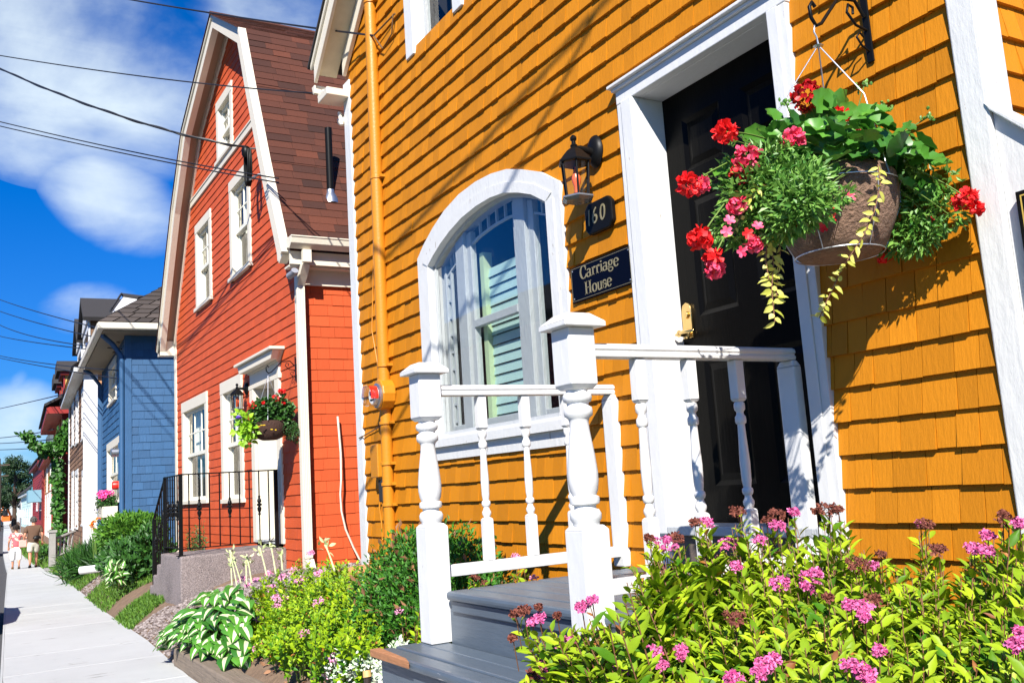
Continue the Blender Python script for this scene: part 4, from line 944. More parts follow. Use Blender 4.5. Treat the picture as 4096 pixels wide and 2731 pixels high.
# geranium leaves over the crown
def gleaf_pts(n):
    P=[]
    for _ in range(n):
        t=rng.uniform(0,2*math.pi); rr=.30*math.sqrt(rng.uniform(0,1)); 
        z=1.12-.55*(rr**2)/.09*.26+rng.uniform(-.10,.03); P.append((cx+rr*math.cos(t)*1.05,cy+rr*math.sin(t),z))
    return np.array(P)
P=gleaf_pts(300); out=P-np.array([cx,cy,.85]); 
P=np.vstack([P,[B6(x+rng.normal()*14,y+rng.normal()*14,cy+rng.uniform(-.2,.0)) for x,y in ((550,385),(480,430),(450,480),(520,560),(420,560),(330,700),(310,600),(660,600),(840,660),(820,560),(870,460),(960,480),(1060,470),(1130,500),(1150,560),(1180,640),(1230,600),(1150,700),(1270,780),(1380,740),(1000,320),(1050,380),(740,520),(1240,500),(600,400),(700,400),(1320,700),(1190,560),(860,420),(940,430),(900,500),(990,540),(1060,560),(1110,590),(760,470),(700,540),(640,520),(560,470),(500,500),(800,420),(720,640),(860,690),(680,640),(1010,600),(1230,560),(1290,620),(1350,640),(1200,720),(1160,800),(1230,760),(1300,820),(1100,460),(1000,410),(380,660),(320,760),(300,650),(430,520),(560,430),(470,560))]])
out=P-np.array([cx,cy,.85]); n=len(P)
D=unit(np.stack([out[:,0],out[:,1]-.02,-.15+rng.normal(size=n)*.35],1)+rng.normal(size=(n,3))*.25); Nn=unit(out*[.8,.8,1]+np.array([-.35,-.5,.55])+rng.normal(size=(n,3))*.35)
L=rng.uniform(.05,.095,n); scatter('geranium_leaves',leafg,bk,P,D,Nn,L,L*1.08,T_round(14,.13))
# fine trailing foliage
def cloud(c,rad,n): d=rdir(n); return np.array(c)+d*np.array(rad)*rng.uniform(.45,1,(n,1))**.6,d
SP=[];SD=[]
for (x,y,Y,rx,rz,n) in ((520,640,1.90,.10,.09,650),(420,760,1.92,.10,.10,750),(560,760,1.86,.10,.09,650),(500,890,1.95,.09,.07,560),(340,920,1.97,.06,.06,380),(640,700,1.84,.07,.07,450),(620,840,1.85,.05,.05,300),(1250,860,2.10,.07,.10,300),(1330,700,2.10,.06,.06,160),(1390,870,2.1,.03,.06,200),(1130,600,1.92,.06,.04,250),(300,640,1.97,.03,.05,160),(1180,980,2.15,.09,.06,380),(800,780,1.78,.04,.02,120),(620,820,1.78,.06,.06,520),(660,740,1.78,.06,.06,520),(580,900,1.82,.06,.05,420),(700,860,1.78,.035,.03,200),(1260,960,1.95,.06,.07,350)):
    p,d=cloud(B6(x,y,Y),(rx,.10,rz),n); SP.append(p);SD.append(d)
SP=np.vstack(SP);SD=np.vstack(SD); n=len(SP)
scatter('trailing_foliage',leafs,bk,SP,unit(SD+rng.normal(size=(n,3))*.8),rdir(n,1.0)+np.array([-.4,-.6,.3]),rng.uniform(.018,.038,n),rng.uniform(.008,.015,n),T_diamond(),smooth=False)
q=MB()
for k in range(60):
    p=SP[rng.integers(len(SP))]; b=np.array([cx+rng.uniform(-.15,.15),cy-.1,.97]); q.tube(curve(b,p,.02,6),.0015,5)
q.build('stem',stemg,bk)
for (x,y,r_,mt,Y) in ((690,245,.062,pet_red,1.98),(262,430,.042,pet_scar,1.93),(620,472,.045,pet_pink,1.86),(375,570,.050,pet_pink,1.9),(345,640,.040,pet_red,1.92),(75,705,.040,pet_scar,1.95),(135,705,.030,pet_pink,1.95),(868,362,.040,pet_scar,1.98),(985,408,.050,pet_scar,2.02),(990,435,.030,pet_pink,1.97),(1530,775,.040,pet_scar,2.0),(1575,828,.022,pet_scar,2.0),(1490,795,.028,pet_scar,2.0),(330,812,.030,pet_pink,1.9),(130,985,.040,pet_scar,1.93),(200,1090,.033,pet_scar,1.92),(212,1150,.030,pet_pink,1.92),(412,1015,.026,pet_pink,1.9),(1095,1070,.030,pet_scar,2.12),(840,340,.030,pet_scar,1.97)):
    r_*=.88; c=B6(x,y,Y); flowerball('flower_head',c,r_,mt,bk,int(110*(r_/.045)**1.6)+16,.0165)
    if (x,y) not in ((345,640),(135,705),(1575,828),(1490,795),(212,1150),(990,435)):
        q=MB(); q.tube(curve(c,(cx+.45*(c[0]-cx),cy+.3*(c[1]-cy)-.03,.98),.015,8),.0026,6); q.build('flower_stem',stemg,bk,smooth=60)
for (x,y) in ((690,880),(635,910),(832,838),(800,810),(770,930),(915,770),(1270,850),(1340,885),(1175,565),(815,880),(285,890),(345,1055),(270,950),(380,960),(432,920),(1215,865),(755,800)):
    c=B6(x,y,1.82 if x<1000 else 1.95); d=unit(np.array([-.4,-.9,.15])+rng.normal(size=3)*.25); k=5; e1=unit(np.cross(d,[0,0,1.])); e2=np.cross(d,e1)
    DD=np.array([math.cos(t)*e1+math.sin(t)*e2+.25*d for t in np.arange(k)*2*math.pi/k]); mt=pet_pink if x in(915,285,345,270,432) else pet_scar
    scatter('small_flower',mt,bk,np.repeat(c[None],k,0),DD,np.repeat(d[None],k,0),.017,.013,T_petal(),smooth=False)
for (x,y) in ((990,180),(1325,350),(1108,290),(580,278),(300,470),(1185,600),(205,975)):
    c=B6(x,y,1.99); q=blobs('flower_bud',leafs,bk,c+rng.normal(size=(12,3))*.011,.0055,1.4); q=MB(); q.tube(curve(c,(cx+.4*(c[0]-cx),cy,.98),.0,6),.0022,6); q.build('flower_stem',stemg,bk,smooth=60)
def vine(pts,mt,n,L,nm='trailing_vine',leafm=None,par=bk):
    pts=[np.array(p) for p in pts]; q=MB(); q.tube(pts,.0018,5); v=q.build(nm,stemr,par)
    P=[];D=[]
    for i in range(n):
        t=i/(n-1)*(len(pts)-1); k=min(int(t),len(pts)-2); p=pts[k]+(pts[k+1]-pts[k])*(t-k); dirn=unit(pts[k+1]-pts[k]); s=unit(np.cross(dirn,[-.4,-.9,.1]))*(1 if i%2 else -1)
        P.append(p); D.append(s+dirn*.5+rng.normal(size=3)*.35)
    n=len(P); scatter('leaves',leafm or leafy,v,np.array(P),np.array(D),np.tile([-.5,-.8,.4],(n,1))+rng.normal(size=(n,3))*.5,rng.uniform(.5,1.3,n)*L,rng.uniform(.35,.62,n)*L,T_point())
vine([B6(1060,600,1.80),B6(1075,700,1.78),B6(1040,850,1.78),B6(985,970,1.80),B6(900,1100,1.84),B6(850,1190,1.9),B6(790,1320,1.93),B6(755,1400,1.94)],stemr,46,.034)
vine([B6(500,960,1.88),B6(515,1120,1.9),B6(505,1250,1.9),B6(522,1420,1.9)],stemr,26,.034)
vine([B6(545,960,1.88),B6(550,1080,1.9),B6(535,1200,1.9),B6(530,1310,1.9)],stemr,18,.030)
vine([B6(480,1000,1.88),B6(475,1100,1.9),B6(490,1200,1.9)],stemr,12,.028)
vine([B6(480,700,1.86),B6(420,740,1.86),B6(380,800,1.87),B6(300,960,1.9)],stemr,16,.026)
# basket of the red house
yb=10.32
wall_bracket(FR,10.32,1.43,.33,'black scrolled plant bracket on the cream corner board of the red house',1.0)
b2=thing('hanging_basket',(2.965,yb,.64),'dark hanging basket with lime green vine and red geraniums on the red house','hanging basket')
q=MB(); q.lathe((2.965,yb,0),[(.08,.635),(.14,.66),(.17,.73),(.185,.80),(.17,.84),(.15,.83)],24); q.build('pot',mat('dark_brown_pot',(.05,.022,.014),.9,noise=.4,nscale=40,bump=1.5,bscale=60),b2,smooth=50)
q=MB()
for k in range(3): t=R(120*k+10); q.tube([(2.965,yb,1.35),(2.965+.2*math.cos(t),yb+.2*math.sin(t),.84)],.004,5)
q.build('hanger_wire',wiresteel,b2)
d4=lambda x,y:(600+x*900/2352,1300+y*900/2352)
def B4(x,y,Y=yb): return np.array(onY(*d4(x,y),Y))
leafd=mat('dark_green_leaf',(.012,.055,.008),.5,c2=(.05,.15,.02),trans=.15); limeg=mat('lime_green_leaf',(.20,.42,.015),.5,c2=(.36,.62,.03),trans=.25)
def foliage(nm,mt,par,specs,F,L,W,T=T_diamond(),up=.6,jy=.15):
    A=[];Bd=[]
    for (x,y,rx,rz,n) in specs: p,d=cloud(F(x,y),(rx,jy,rz),n); A.append(p);Bd.append(d)
    A=np.vstack(A);Bd=np.vstack(Bd); n=len(A); return scatter(nm,mt,par,A,unit(Bd+rng.normal(size=(n,3))*.7),Bd+np.array([-.4,-.5,up])+rng.normal(size=(n,3))*.4,rng.uniform(*L,n),rng.uniform(*W,n),T)
foliage('leaves',leafd,b2,((1220,860,.13,.10,420),(1330,960,.15,.13,520),(1150,900,.10,.08,260),(1420,900,.07,.09,200),(1360,790,.03,.07,50),(1200,940,.14,.08,300)),B4,(.035,.06),(.03,.05),T_round(10,.1))
foliage('trailing_foliage',leafd,b2,((1230,1000,.16,.09,1300),(1130,1010,.08,.07,500),(1380,1060,.15,.10,1500),(1480,1110,.08,.10,700),(1270,1030,.12,.07,700),(1530,1150,.03,.10,160)),B4,(.015,.03),(.006,.012))
foliage('vine_leaves',limeg,b2,((1000,1010,.07,.09,60),(1030,1110,.07,.08,60),(1020,1200,.05,.06,40),(940,940,.05,.04,20),(910,1090,.03,.03,9)),B4,(.05,.085),(.04,.065),T_point())
for x,y,rr in ((1065,835,.045),(1310,765,.05),(1365,690,.03),(1395,690,.022),(1395,818,.02),(1185,812,.018)): flowerball('flower_head',B4(x,y,yb-.12),rr,pet_scar,b2,50,.016)
for x,y in ((1140,1060),(1190,1045),(1275,1090),(1315,1095),(1165,1048)): blobs('small_flower',mat('yellow_petal',(.85,.55,.02),.5),b2,B4(x,y,yb-.2)[None],.014,.6)
blobs('small_flower',mat('violet_petal',(.12,.05,.45),.5),b2,B4(925,960,yb-.1)[None],.03,.8)
# ---------------------------------------------------------------- concrete stoop with iron railing
stp=thing('stoop',(2.7,12,-1.1),'exposed aggregate concrete stoop with steps in front of the red house door','stoop')
q=MB(); zt=-.565; sx=2.12; ex_=3.30
P=[(10.90,-1.25),(10.90,zt),(12.06,zt),(12.06,zt-.137),(12.32,zt-.137),(12.32,zt-.274),(12.58,zt-.274),(12.58,zt-.411),(12.82,zt-.411),(12.82,-1.45)]
q.F=FR; q.prism(P,.0,XRd-sx); q.build('concrete_steps',aggregate,stp,bevel=.018)
rl=thing('iron_railing',(2.2,12,-.56),'black wrought iron railing on the concrete stoop of the red house','railing')
def bal(x,y,z0,z1,tw=False):
    q=MB(); q.tube([(x,y,z0),(x,y,z1)],.0075,4)
    if tw: 
        zc=z0+(z1-z0)*.52; q.lathe((x,y,zc),[(.008,-.115),(.018,-.10),(.010,-.085),(.022,-.055),(.024,-.03),(.012,-.012),(.030,.0),(.030,.012),(.012,.025),(.024,.04),(.022,.06),(.010,.085),(.016,.098),(.008,.11)],10)
    q.build('picket',black,rl,smooth=35)
zt2=.318
for k,x in enumerate(np.linspace(2.235,3.13,9)): bal(x,10.99,zt+.08,zt2,k in (1,4,7))
q=MB(); q.box(2.12,3.24,10.975,11.005,zt2,zt2+.014); q.build('rail',black,rl)
q=MB(); q.box(2.12,3.24,10.98,11.0,zt+.07,zt+.082); q.build('rail',black,rl)
for x,y in ((2.145,10.99),(3.215,10.99),(2.17,12.03)):
    q=MB(); q.box(x-.020,x+.020,y-.020,y+.020,zt+.001,zt2+.01); q.box(x-.045,x+.045,y-.045,y+.045,zt+.001,zt+.012); q.build('post',black,rl,bevel=.003)
for k,y in enumerate(np.linspace(11.11,11.93,7)): bal(2.16,y,zt+.08,zt2,k in(1,3,5))
q=MB(); q.box(2.148,2.172,10.99,12.03,zt2,zt2+.014); q.build('rail',black,rl)
q=MB(); q.box(2.15,2.17,10.99,12.03,zt+.07,zt+.082); q.build('rail',black,rl)
for k in range(6):
    y=12.14+k*.125; z1=zt2-(y-12.03)*.60; bal(2.17,y,z1-.86,z1,k%2==0)
q=MB(); q.tube([(2.17,12.03,zt2+.01),(2.18,12.88,zt2+.01-.85*.6)],.014,6); q.build('rail',black,rl); q=MB(); q.tube([(2.17,12.03,zt+.07),(2.18,12.88,zt+.07-.85*.6)],.010,6); q.build('rail',black,rl)
q=MB(); q.box(2.165,2.205,12.86,12.90,zt-.60,zt2-.49); q.build('post',black,rl,bevel=.003)
hs=[np.array(p) for p in ((3.63,9.97,.85),(3.645,9.955,.45),(3.63,9.93,.15),(3.615,9.93,.0),(3.62,9.93,-.18),(3.66,9.93,-.38),(3.74,9.93,-.58),(3.82,9.92,-.75))]
wire('hose',hs,.012,cream,'thin white hose hanging down the side wall of the red house',F=None,cat='hose')
# ---------------------------------------------------------------- the row of houses farther down the street
c1=lambda x,y:(x*700/634,1000+y*700/634)
def FrP(P0,P1): return Fr(P0,math.degrees(math.atan2(P1[1]-P0[1],P1[0]-P0[0])))
def side(F): a=math.degrees(math.atan2(F.U[1],F.U[0])); return Fr((F.P[0],F.P[1]),a-90,-1)
def simple_roof(mb,F,u0,u1,n0,n1,ze,zr,nr):
    pass
# blue house
FB=FrP((2.885,20.0),(3.14,25.6)); FBs=side(FB); LB=5.6
bh=thing('shingled_house',(3,22.8,-1.3),'slate blue shingled house with cream windows and a flower box','house')
ZB=3.42
hb=lambda p: FB.hit(*c1(*p))
wU=[hb((422,350)),hb((397,530))]; wL=[hb((436,680)),hb((390,905))]
WU=(min(wU[0][0],wU[1][0])-.05,max(wU[0][0],wU[1][0])+.05,2.36,3.36); 
u0,_=hb((438,700)); u1,_=hb((391,700))
WLb=(u0,u1,.12,1.50)
u0,_=hb((424,450)); u1,_=hb((397,450)); WU=(u0,u1,2.33,3.30)
shingles(FB,.12,LB-.1,-1.5,ZB,.156,.02,[hole(*WLb),hole(*WU)],seed=31,w=(.14,.32),th=.016,jz=.003).build('shingle_siding',bluep,bh)
shingles(FBs,.10,5.2,-1.5,ZB,.156,.02,seed=32,w=(.13,.26),th=.013,jz=.003).build('shingle_siding',bluep,bh)
mb=MB(FB); mb.box(0,.12,-.03,.025,-1.5,ZB); mb.box(LB-.1,LB,-.03,.025,-1.5,ZB); mb.build('corner_board',bluep,bh)
mb=MB(FBs); mb.box(.0,.10,-.02,.022,-1.5,ZB); mb.build('corner_board',bluep,bh)
window(bh,FB,*WLb,cas=.15,cols=2,rows=1,lowcols=1,csm=cream); window(bh,FB,*WU,cas=.15,cols=1,rows=1,csm=cream)
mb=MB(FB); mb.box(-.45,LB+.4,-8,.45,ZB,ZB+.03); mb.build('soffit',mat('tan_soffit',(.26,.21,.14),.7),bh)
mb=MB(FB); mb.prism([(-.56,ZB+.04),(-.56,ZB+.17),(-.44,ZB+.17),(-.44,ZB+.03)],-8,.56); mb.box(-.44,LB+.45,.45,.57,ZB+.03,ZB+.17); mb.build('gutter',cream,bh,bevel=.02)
rb=MB(FBs); 
# side slope (toward the viewer) hips back to the ridge
def tri_courses(mb,P0,P1,Q0,Q1,k,up,seed):
    r=random.Random(seed); P0,P1,Q0,Q1=[np.array(p,float) for p in (P0,P1,Q0,Q1)]
    nrm=np.cross(P1-P0,Q0-P0); nrm=unit(nrm); nrm=nrm if nrm[2]>0 else -nrm
    for i in range(k):
        a0=P0+(Q0-P0)*i/k; a1=P1+(Q1-P1)*i/k; b0=P0+(Q0-P0)*(i+1.06)/k; b1=P1+(Q1-P1)*(i+1.06)/k
        m=max(1,int(np.linalg.norm(a1-a0)/.32)); cuts=sorted([0,1]+[(j+r.uniform(-.3,.3))/m for j in range(1,m)])
        for s,t in zip(cuts,cuts[1:]):
            va=min(1,max(0,r.gauss(.5,.3))); A=a0+(a1-a0)*s;B=a0+(a1-a0)*(t-.004);C=b0+(b1-b0)*(t-.004);D=b0+(b1-b0)*s
            mb.face([A+nrm*up,B+nrm*up,C+nrm*.004,D+nrm*.004],0,va); mb.face([A,B,B+nrm*up,A+nrm*up],0,va)
W=lambda u,n,z: tuple(FB(u,n,z))
rb=MB(); ZR=5.55
tri_courses(rb,W(-.55,.55,ZB+.17),W(-.55,-8,ZB+.17),W(2.0,-2.0,ZR),W(2.0,-5.4,ZR),16,.02,3)
tri_courses(rb,W(-.55,.55,ZB+.17),W(LB+.5,.55,ZB+.17),W(2.0,-2.0,ZR),W(3.4,-2.0,ZR),16,.02,4)
rb.face([W(LB+.5,.55,ZB+.17),W(LB+.5,-8,ZB+.17),W(3.4,-5.4,ZR),W(3.4,-2,ZR)]); rb.face([W(2.0,-2.0,ZR),W(2.0,-5.4,ZR),W(3.4,-5.4,ZR),W(3.4,-2,ZR)])
rb.build('roof',roofbrown,bh)
q=MB(); A=np.array(onY(*c1(404,228),20.2));B=np.array(onY(*c1(445,170),21.0));C=np.array(onY(*c1(500,179),21.0)); q.slab([A,B,C],(.0,.3,-.02)); q.build('gable_trim',white,bh)
q=MB(); q.slab([A+[-.02,-.03,.01],B+[-.02,-.03,.04],B+[0,.35,.10],A+[0,.35,.07]],(0,0,.05)); q.slab([B,C,C+[.2,.3,.1],B+[0,.3,.1]],(0,0,.05)); q.build('dormer_roof',roofdark,bh)
mb=MB(FB); mb.box(5.5,5.6,.03,.12,-1.3,3.1); mb.tube([(5.55,.08,3.1),(5.3,.3,3.35),(5.2,.45,3.42)],.045,8); mb.build('downspout',bluep,bh,smooth=40)
mb=MB(FB); mb.tube([(.03,.08,-1.3),(.03,.08,3.0),(.03,.25,3.25),(-.1,.45,3.40)],.05,10); mb.build('downspout',bluep,bh,smooth=50)
fb=thing('flower_box',tuple(FB(.9,.2,0)),'cream window box of pink geraniums under the blue house window','flower box')
u0,_=hb((436,920)); bz1=.05
q=MB(FB); u0=max(u0,.25); u1=u0+1.15
q.prism([(u0,-.17),(u1,-.17),(u1,bz1),(u0,bz1)],.05,.34); q.slab([(u0+.02,.30,-.171),(u1-.02,.30,-.171),(u1-.1,.05,-.48),(u0+.1,.05,-.48)],(0,0,-.02)); q.box(u0+.02,u0+.06,.05,.30,-.40,-.171); q.build('box',cream,fb,bevel=.01)
fc=lambda a,b,c: FB(a,b,c)
P=np.array([fc(rng.uniform(u0,u1),rng.uniform(.05,.38),rng.uniform(.02,.24)) for _ in range(420)]); scatter('leaves',leafd,fb,P,rdir(420,.3),rdir(420,1),.06,.05,T_round(8,.1))
P=np.array([fc(u0+rng.uniform(.35,1)*1.2,rng.uniform(.0,.40),rng.uniform(-.12,.30)) for _ in range(300)]); scatter('trailing_leaves',mat('purple_leaf',(.05,.01,.06),.5,c2=(.10,.14,.03)),fb,P,rdir(300),rdir(300,1),.05,.035,T_diamond())
for k in range(7): flowerball('flower_head',fc(u0+.05+rng.uniform(0,.62),.22+rng.uniform(-.08,.12),.27+rng.uniform(-.04,.06)),.085,mat('bright_pink_petal',(.88,.03,.30),.5,c2=(.95,.14,.42)),fb,60,.035)
wire('service_cable',[FBs(1.05,.03,2.55),FBs(1.1,.05,2.6),FBs(1.0,.04,1.4),FBs(1.02,.04,.9),FBs(1.08,.04,.15),FBs(1.1,.05,-.4),FBs(1.2,.05,-.6)],.02,mat('blue_black_cable',(.02,.035,.07),.6),'dark cable running down the side wall of the blue house',F=None)
q=MB(FBs); q.box(1.12,1.28,.02,.09,-.28,.0); o=q.build('junction_box',bluep,None,bevel=.01); tag(o,'small blue painted box with a cable on the side wall of the blue house','box')
em2=thing('electricity_meter',tuple(FB(.28,.05,0)),'small glass meter with a red mark at the corner of the blue house','meter')
q=MB(FB); q.box(.20,.36,.03,.12,.55,1.3); q.build('meter_box',bluep,em2,bevel=.01)
q=MB(FB); q.lathe((.28,.12,.45),[(.085,0),(.085,.10),(.07,.12)],16,axis='n'); q.build('glass_cover',MATS['red_label'],em2,smooth=40)
q=MB(FB); q.lathe((.28,.12,1.1),[(.09,0),(.09,.12),(.07,.14)],16,axis='n'); q.build('glass_cover',steel,em2,smooth=40)
# white and brown house
FWh=FrP((3.32,31.0),(3.92,42.0)); FWs=side(FWh); LW=11.0
brownsh=mat('weathered_brown_shingle',(.10,.055,.032),.9,c2=(.27,.15,.085),noise=.25,nscale=10,bump=.4,bscale=40)
wh=thing('weathered_house',(3.6,36.5,-1.6),'weathered brown shingled house with wide white corner boards and two dark roofed dormers','house')
hw=lambda x,y:FWh.hit(*c1(x,y))
ZW=4.12
WW=[]
for (xa,xb,za,zb) in ((308,298,497,690),(286,276,512,705),(270,262,530,712),(309,300,795,1000),(286,275,795,1010),(270,263,800,1015)):
    a=hw(xa,700)[0]; b=hw(xb,700)[0]; zt=hw((xa+xb)/2,za)[1]; zb_=hw((xa+xb)/2,zb)[1]; WW.append((a,b,max(zb_,-1.5),min(zt,ZW-.08)))
shingles(FWh,.3,LW,-1.8,ZW,.16,.0,[(w[0]+.05,w[1]-.05,w[2]+.05,w[3]-.05) for w in WW],seed=41,w=(.12,.25),th=.02,jz=.006).build('shingle_siding',brownsh,wh)
shingles(FWs,.34,6.0,-1.8,ZW,.19,.0,seed=42,w=(.12,.22),th=.03,jz=.008).build('shingle_siding',mat('red_brown_shingle',(.20,.085,.035),.9,c2=(.48,.24,.11),noise=.2,nscale=10),wh)
mb=MB(FWh); mb.box(-.0,.30,-.02,.05,-1.8,ZW-.02); mb.box(LW-.3,LW,-.02,.05,-1.8,ZW); mb.build('corner_board',white,wh)
mb=MB(FWs); mb.box(-.04,.34,-.02,.05,-1.8,ZW-.02); mb.build('corner_board',white,wh)
for k,w in enumerate(WW): window(wh,FWh,*w,cas=min(.16,(w[1]-w[0])*.25),csm=white,sash=white,cols=1,rows=1,depth=.08,cur='d')
mb=MB(FWh); mb.box(-.28,LW+.3,-.2,.34,ZW,ZW+.14); mb.box(-.28,-.05,-8,-.2001,ZW,ZW+.14); mb.build('eave_fascia',white,wh,bevel=.02)
rb=MB(); Q=lambda u,n,z: tuple(FWh(u,n,z))
tri_courses(rb,Q(-.3,.38,ZW+.15),Q(LW+.35,.38,ZW+.15),Q(-.4,-3.2,ZW+3.6),Q(LW+.35,-3.2,ZW+3.6),20,.03,6)
rb.face([Q(-.4,-3.2,ZW+3.6),Q(-.4,-7,ZW+.2),Q(LW+.35,-7,ZW+.2),Q(LW+.35,-3.2,ZW+3.6)]); rb.build('roof',roofdark,wh)
mb=MB(FWh); mb.slab([(-.1,.3,ZW+.2),(-.1,-3.2,ZW+3.5),(-.1,-6.8,ZW+.2)],tuple(FWh.U*.1)); mb.build('gable_wall',brownsh,wh)
for (ua,ub,zt) in ((2.2,5.6,6.85),(6.7,9.6,6.9)):
    dm=MB(FWh); dm.box(ua,ub,-3.2,-.25,4.9,6.15); d_=dm.build('dormer',brownsh,wh)
    dm=MB(FWh); dm.box(ua-.03,ua+.28,-.249,-.20,4.75,6.15); dm.box(ub-.28,ub+.03,-.249,-.20,4.75,6.15); dm.box(ua+.28,ub-.28,-.249,-.20,5.9,6.15); dm.box(ua+.28,ub-.28,-.249,-.20,4.75,4.95)
    dm.prism([(ua-.1,6.1501),(ub+.1,6.1501),((ua+ub)/2,zt+.25)],-.249,-.15); dm.build('dormer_front',white,d_)
    dm=MB(FWh); dm.face([(ua+.28,-.235,4.95),(ub-.28,-.235,4.95),(ub-.28,-.235,5.9),(ua+.28,-.235,5.9)]); dm.build('pane',gl,d_)
    dm=MB(FWh); m=(ua+ub)/2; dm.prism([(ua-.25,6.10),(m,zt+.25),(m,zt+.4),(ua-.3,6.22)],-3.4,-.02); dm.prism([(ub+.25,6.10),(ub+.3,6.22),(m,zt+.4),(m,zt+.25)],-3.4,-.02); dm.build('dormer_roof',roofdark,d_)
    dm=MB(FWh); dm.box(ua+.3,ub-.3,-.30,-.26,4.95,5.9); dm.build('dark_room',dark,d_)
# red and yellow house with the climbing vine
FY=FrP((4.12,47.0),(4.72,59.0)); FYs=side(FY)
barn=mat('barn_red_paint',(.30,.018,.012),.6,noise=.12,nscale=3); yellowp=mat('tan_yellow_paint',(.62,.36,.09),.6,var=.06)
yh=thing('clapboard_house',(4.4,53,-2),'barn red and tan house with a vine climbing its corner','house')
ZY=4.35
shingles(FY,.3,12,-2.2,ZY,.2,0,seed=51,w=(2,4),th=.02,jz=0).build('clapboard_siding',yellowp,yh)
mb=MB(FYs); mb.box(-.02,8,-.3,.0,-2.2,ZY+.1); mb.build('side_wall',barn,yh)
mb=MB(FY); mb.box(-.02,.35,-.02,.05,-2.2,ZY); mb.box(2.6,2.9,-.02,.05,-2.2,ZY); mb.box(5.8,6.1,-.02,.05,-2.2,ZY); mb.box(11.7,12,-.02,.05,-2.2,ZY); mb.build('corner_board',barn,yh)
for u in (1.2,4.0,7.5,9.8):
    for z in (-1.0,1.7): window(yh,FY,u,u+1.1,z,z+1.9,cas=.15,csm=white,sash=white,cols=1,rows=1,depth=.06,cur=None,n0=.02)
mb=MB(FY); mb.box(-.6,12.4,-.3,.7,ZY,ZY+.3); mb.box(-.6,-.1,-8,-.301,ZY,ZY+.3); mb.build('eave_fascia',barn,yh)
mb=MB(FY); mb.slab([(-.7,.8,ZY+.31),(12.5,.8,ZY+.31),(12.5,-3.4,ZY+2.6),(-.7,-3.4,ZY+2.6)],(0,0,.12)); mb.slab([(-.7,-7.8,ZY+.31),(12.5,-7.8,ZY+.31),(12.5,-3.4,ZY+2.6),(-.7,-3.4,ZY+2.6)],(0,0,.12)); mb.slab([(-.15,.3,ZY+.3),(-.15,-3.4,ZY+2.5),(-.15,-7,ZY+.3)],tuple(FY.U*.1)); mb.build('roof',roofdark,yh)
for ua,ub in ((1.2,3.6),(6.0,8.6)):
    m=(ua+ub)/2; dm=MB(FY); dm.box(ua,ub,-3,-.1,ZY+.6,6.3); d_=dm.build('dormer',yellowp,yh)
    dm=MB(FY); dm.box(ua-.03,ua+.3,-.099,-.04,ZY+.5,6.3); dm.box(ub-.3,ub+.03,-.099,-.04,ZY+.5,6.3); dm.prism([(ua-.2,6.3),(ub+.2,6.3),(ub+.2,6.45),(ua-.2,6.45)],-3,.1); dm.build('dormer_trim',barn,d_)
    dm=MB(FY); dm.prism([(ua-.35,6.46),(ub+.35,6.46),(ub+.2,7.0),(ua+.2,7.0)],-3,.25); dm.build('dormer_roof',roofdark,d_)
    dm=MB(FY); dm.face([(ua+.3,-.085,ZY+.9),(ub-.3,-.085,ZY+.9),(ub-.3,-.085,6.2),(ua+.3,-.085,6.2)]); dm.build('pane',dark,d_)
mb=MB(FY); mb.box(9.5,10.3,-3.9,-3.1,5.5,7.9); mb.box(9.4,10.4,-4,-3,7.9,8.05); mb.build('chimney',mat('grey_brick',(.10,.09,.085),.9),yh)
# tan house
def plainhouse(P0,P1,zt,label,wallm,trim,roofm,wins,z0=-2.3,ex=.22,over=.4,pitch=1.8,name='clapboard_house',csm=white):
    F=FrP(P0,P1); L=math.hypot(P1[0]-P0[0],P1[1]-P0[1]); h=thing(name,(P0[0],P0[1],z0),label,'house')
    shingles(F,.2,L-.2,z0,zt,ex,0,seed=int(P0[1]),w=(2,4),th=.025,jz=0).build('clapboard_siding',wallm,h)
    Fs=side(F); shingles(Fs,.2,7,z0,zt,ex,0,seed=int(P0[1])+1,w=(2,4),th=.025,jz=0).build('clapboard_siding',wallm,h)
    mb=MB(F); mb.box(0,.22,-.1,.06,z0,zt); mb.box(L-.22,L,-.1,.06,z0,zt); mb.build('corner_board',trim,h)
    for (a,b,c,d) in wins: window(h,F,a,b,c,d,cas=.16,csm=csm,sash=csm,cols=1,rows=1,depth=.05,cur=None,n0=.03)
    mb=MB(F); mb.box(-over,L+over,-.3,over,zt,zt+.25); mb.box(-over,-.05,-7.2,-.301,zt,zt+.25); mb.build('eave_fascia',trim,h)
    mb=MB(F); mb.slab([(-over,over+.1,zt+.26),(L+over,over+.1,zt+.26),(L+over,-3.4,zt+.26+pitch),(-over,-3.4,zt+.26+pitch)],(0,0,.12)); mb.slab([(-over,-7.3,zt+.26),(L+over,-7.3,zt+.26),(L+over,-3.4,zt+.26+pitch),(-over,-3.4,zt+.26+pitch)],(0,0,.12)); mb.build('roof',roofm,h)
    mb=MB(F); mb.slab([(-.05,.1,zt+.2),(-.05,-3.4,zt+.2+pitch),(-.05,-7,zt+.2)],tuple(F.U*.1)); mb.build('gable_wall',wallm,h)
    return h,F,L
tanp=mat('tan_orange_paint',(.48,.22,.07),.6,var=.06)
plainhouse((4.75,60.2),(5.55,77),3.1,'small tan house with white windows beyond the vine covered corner',tanp,MATS['barn_red_paint'],roofdark,[(1.5,2.9,-1.6,1.2),(4.5,5.9,-1.6,1.2),(8,9.4,-1.6,1.2),(12,13.4,-1.6,1.2),(2,3.2,1.3,2.9),(9,10.2,1.3,2.9)])
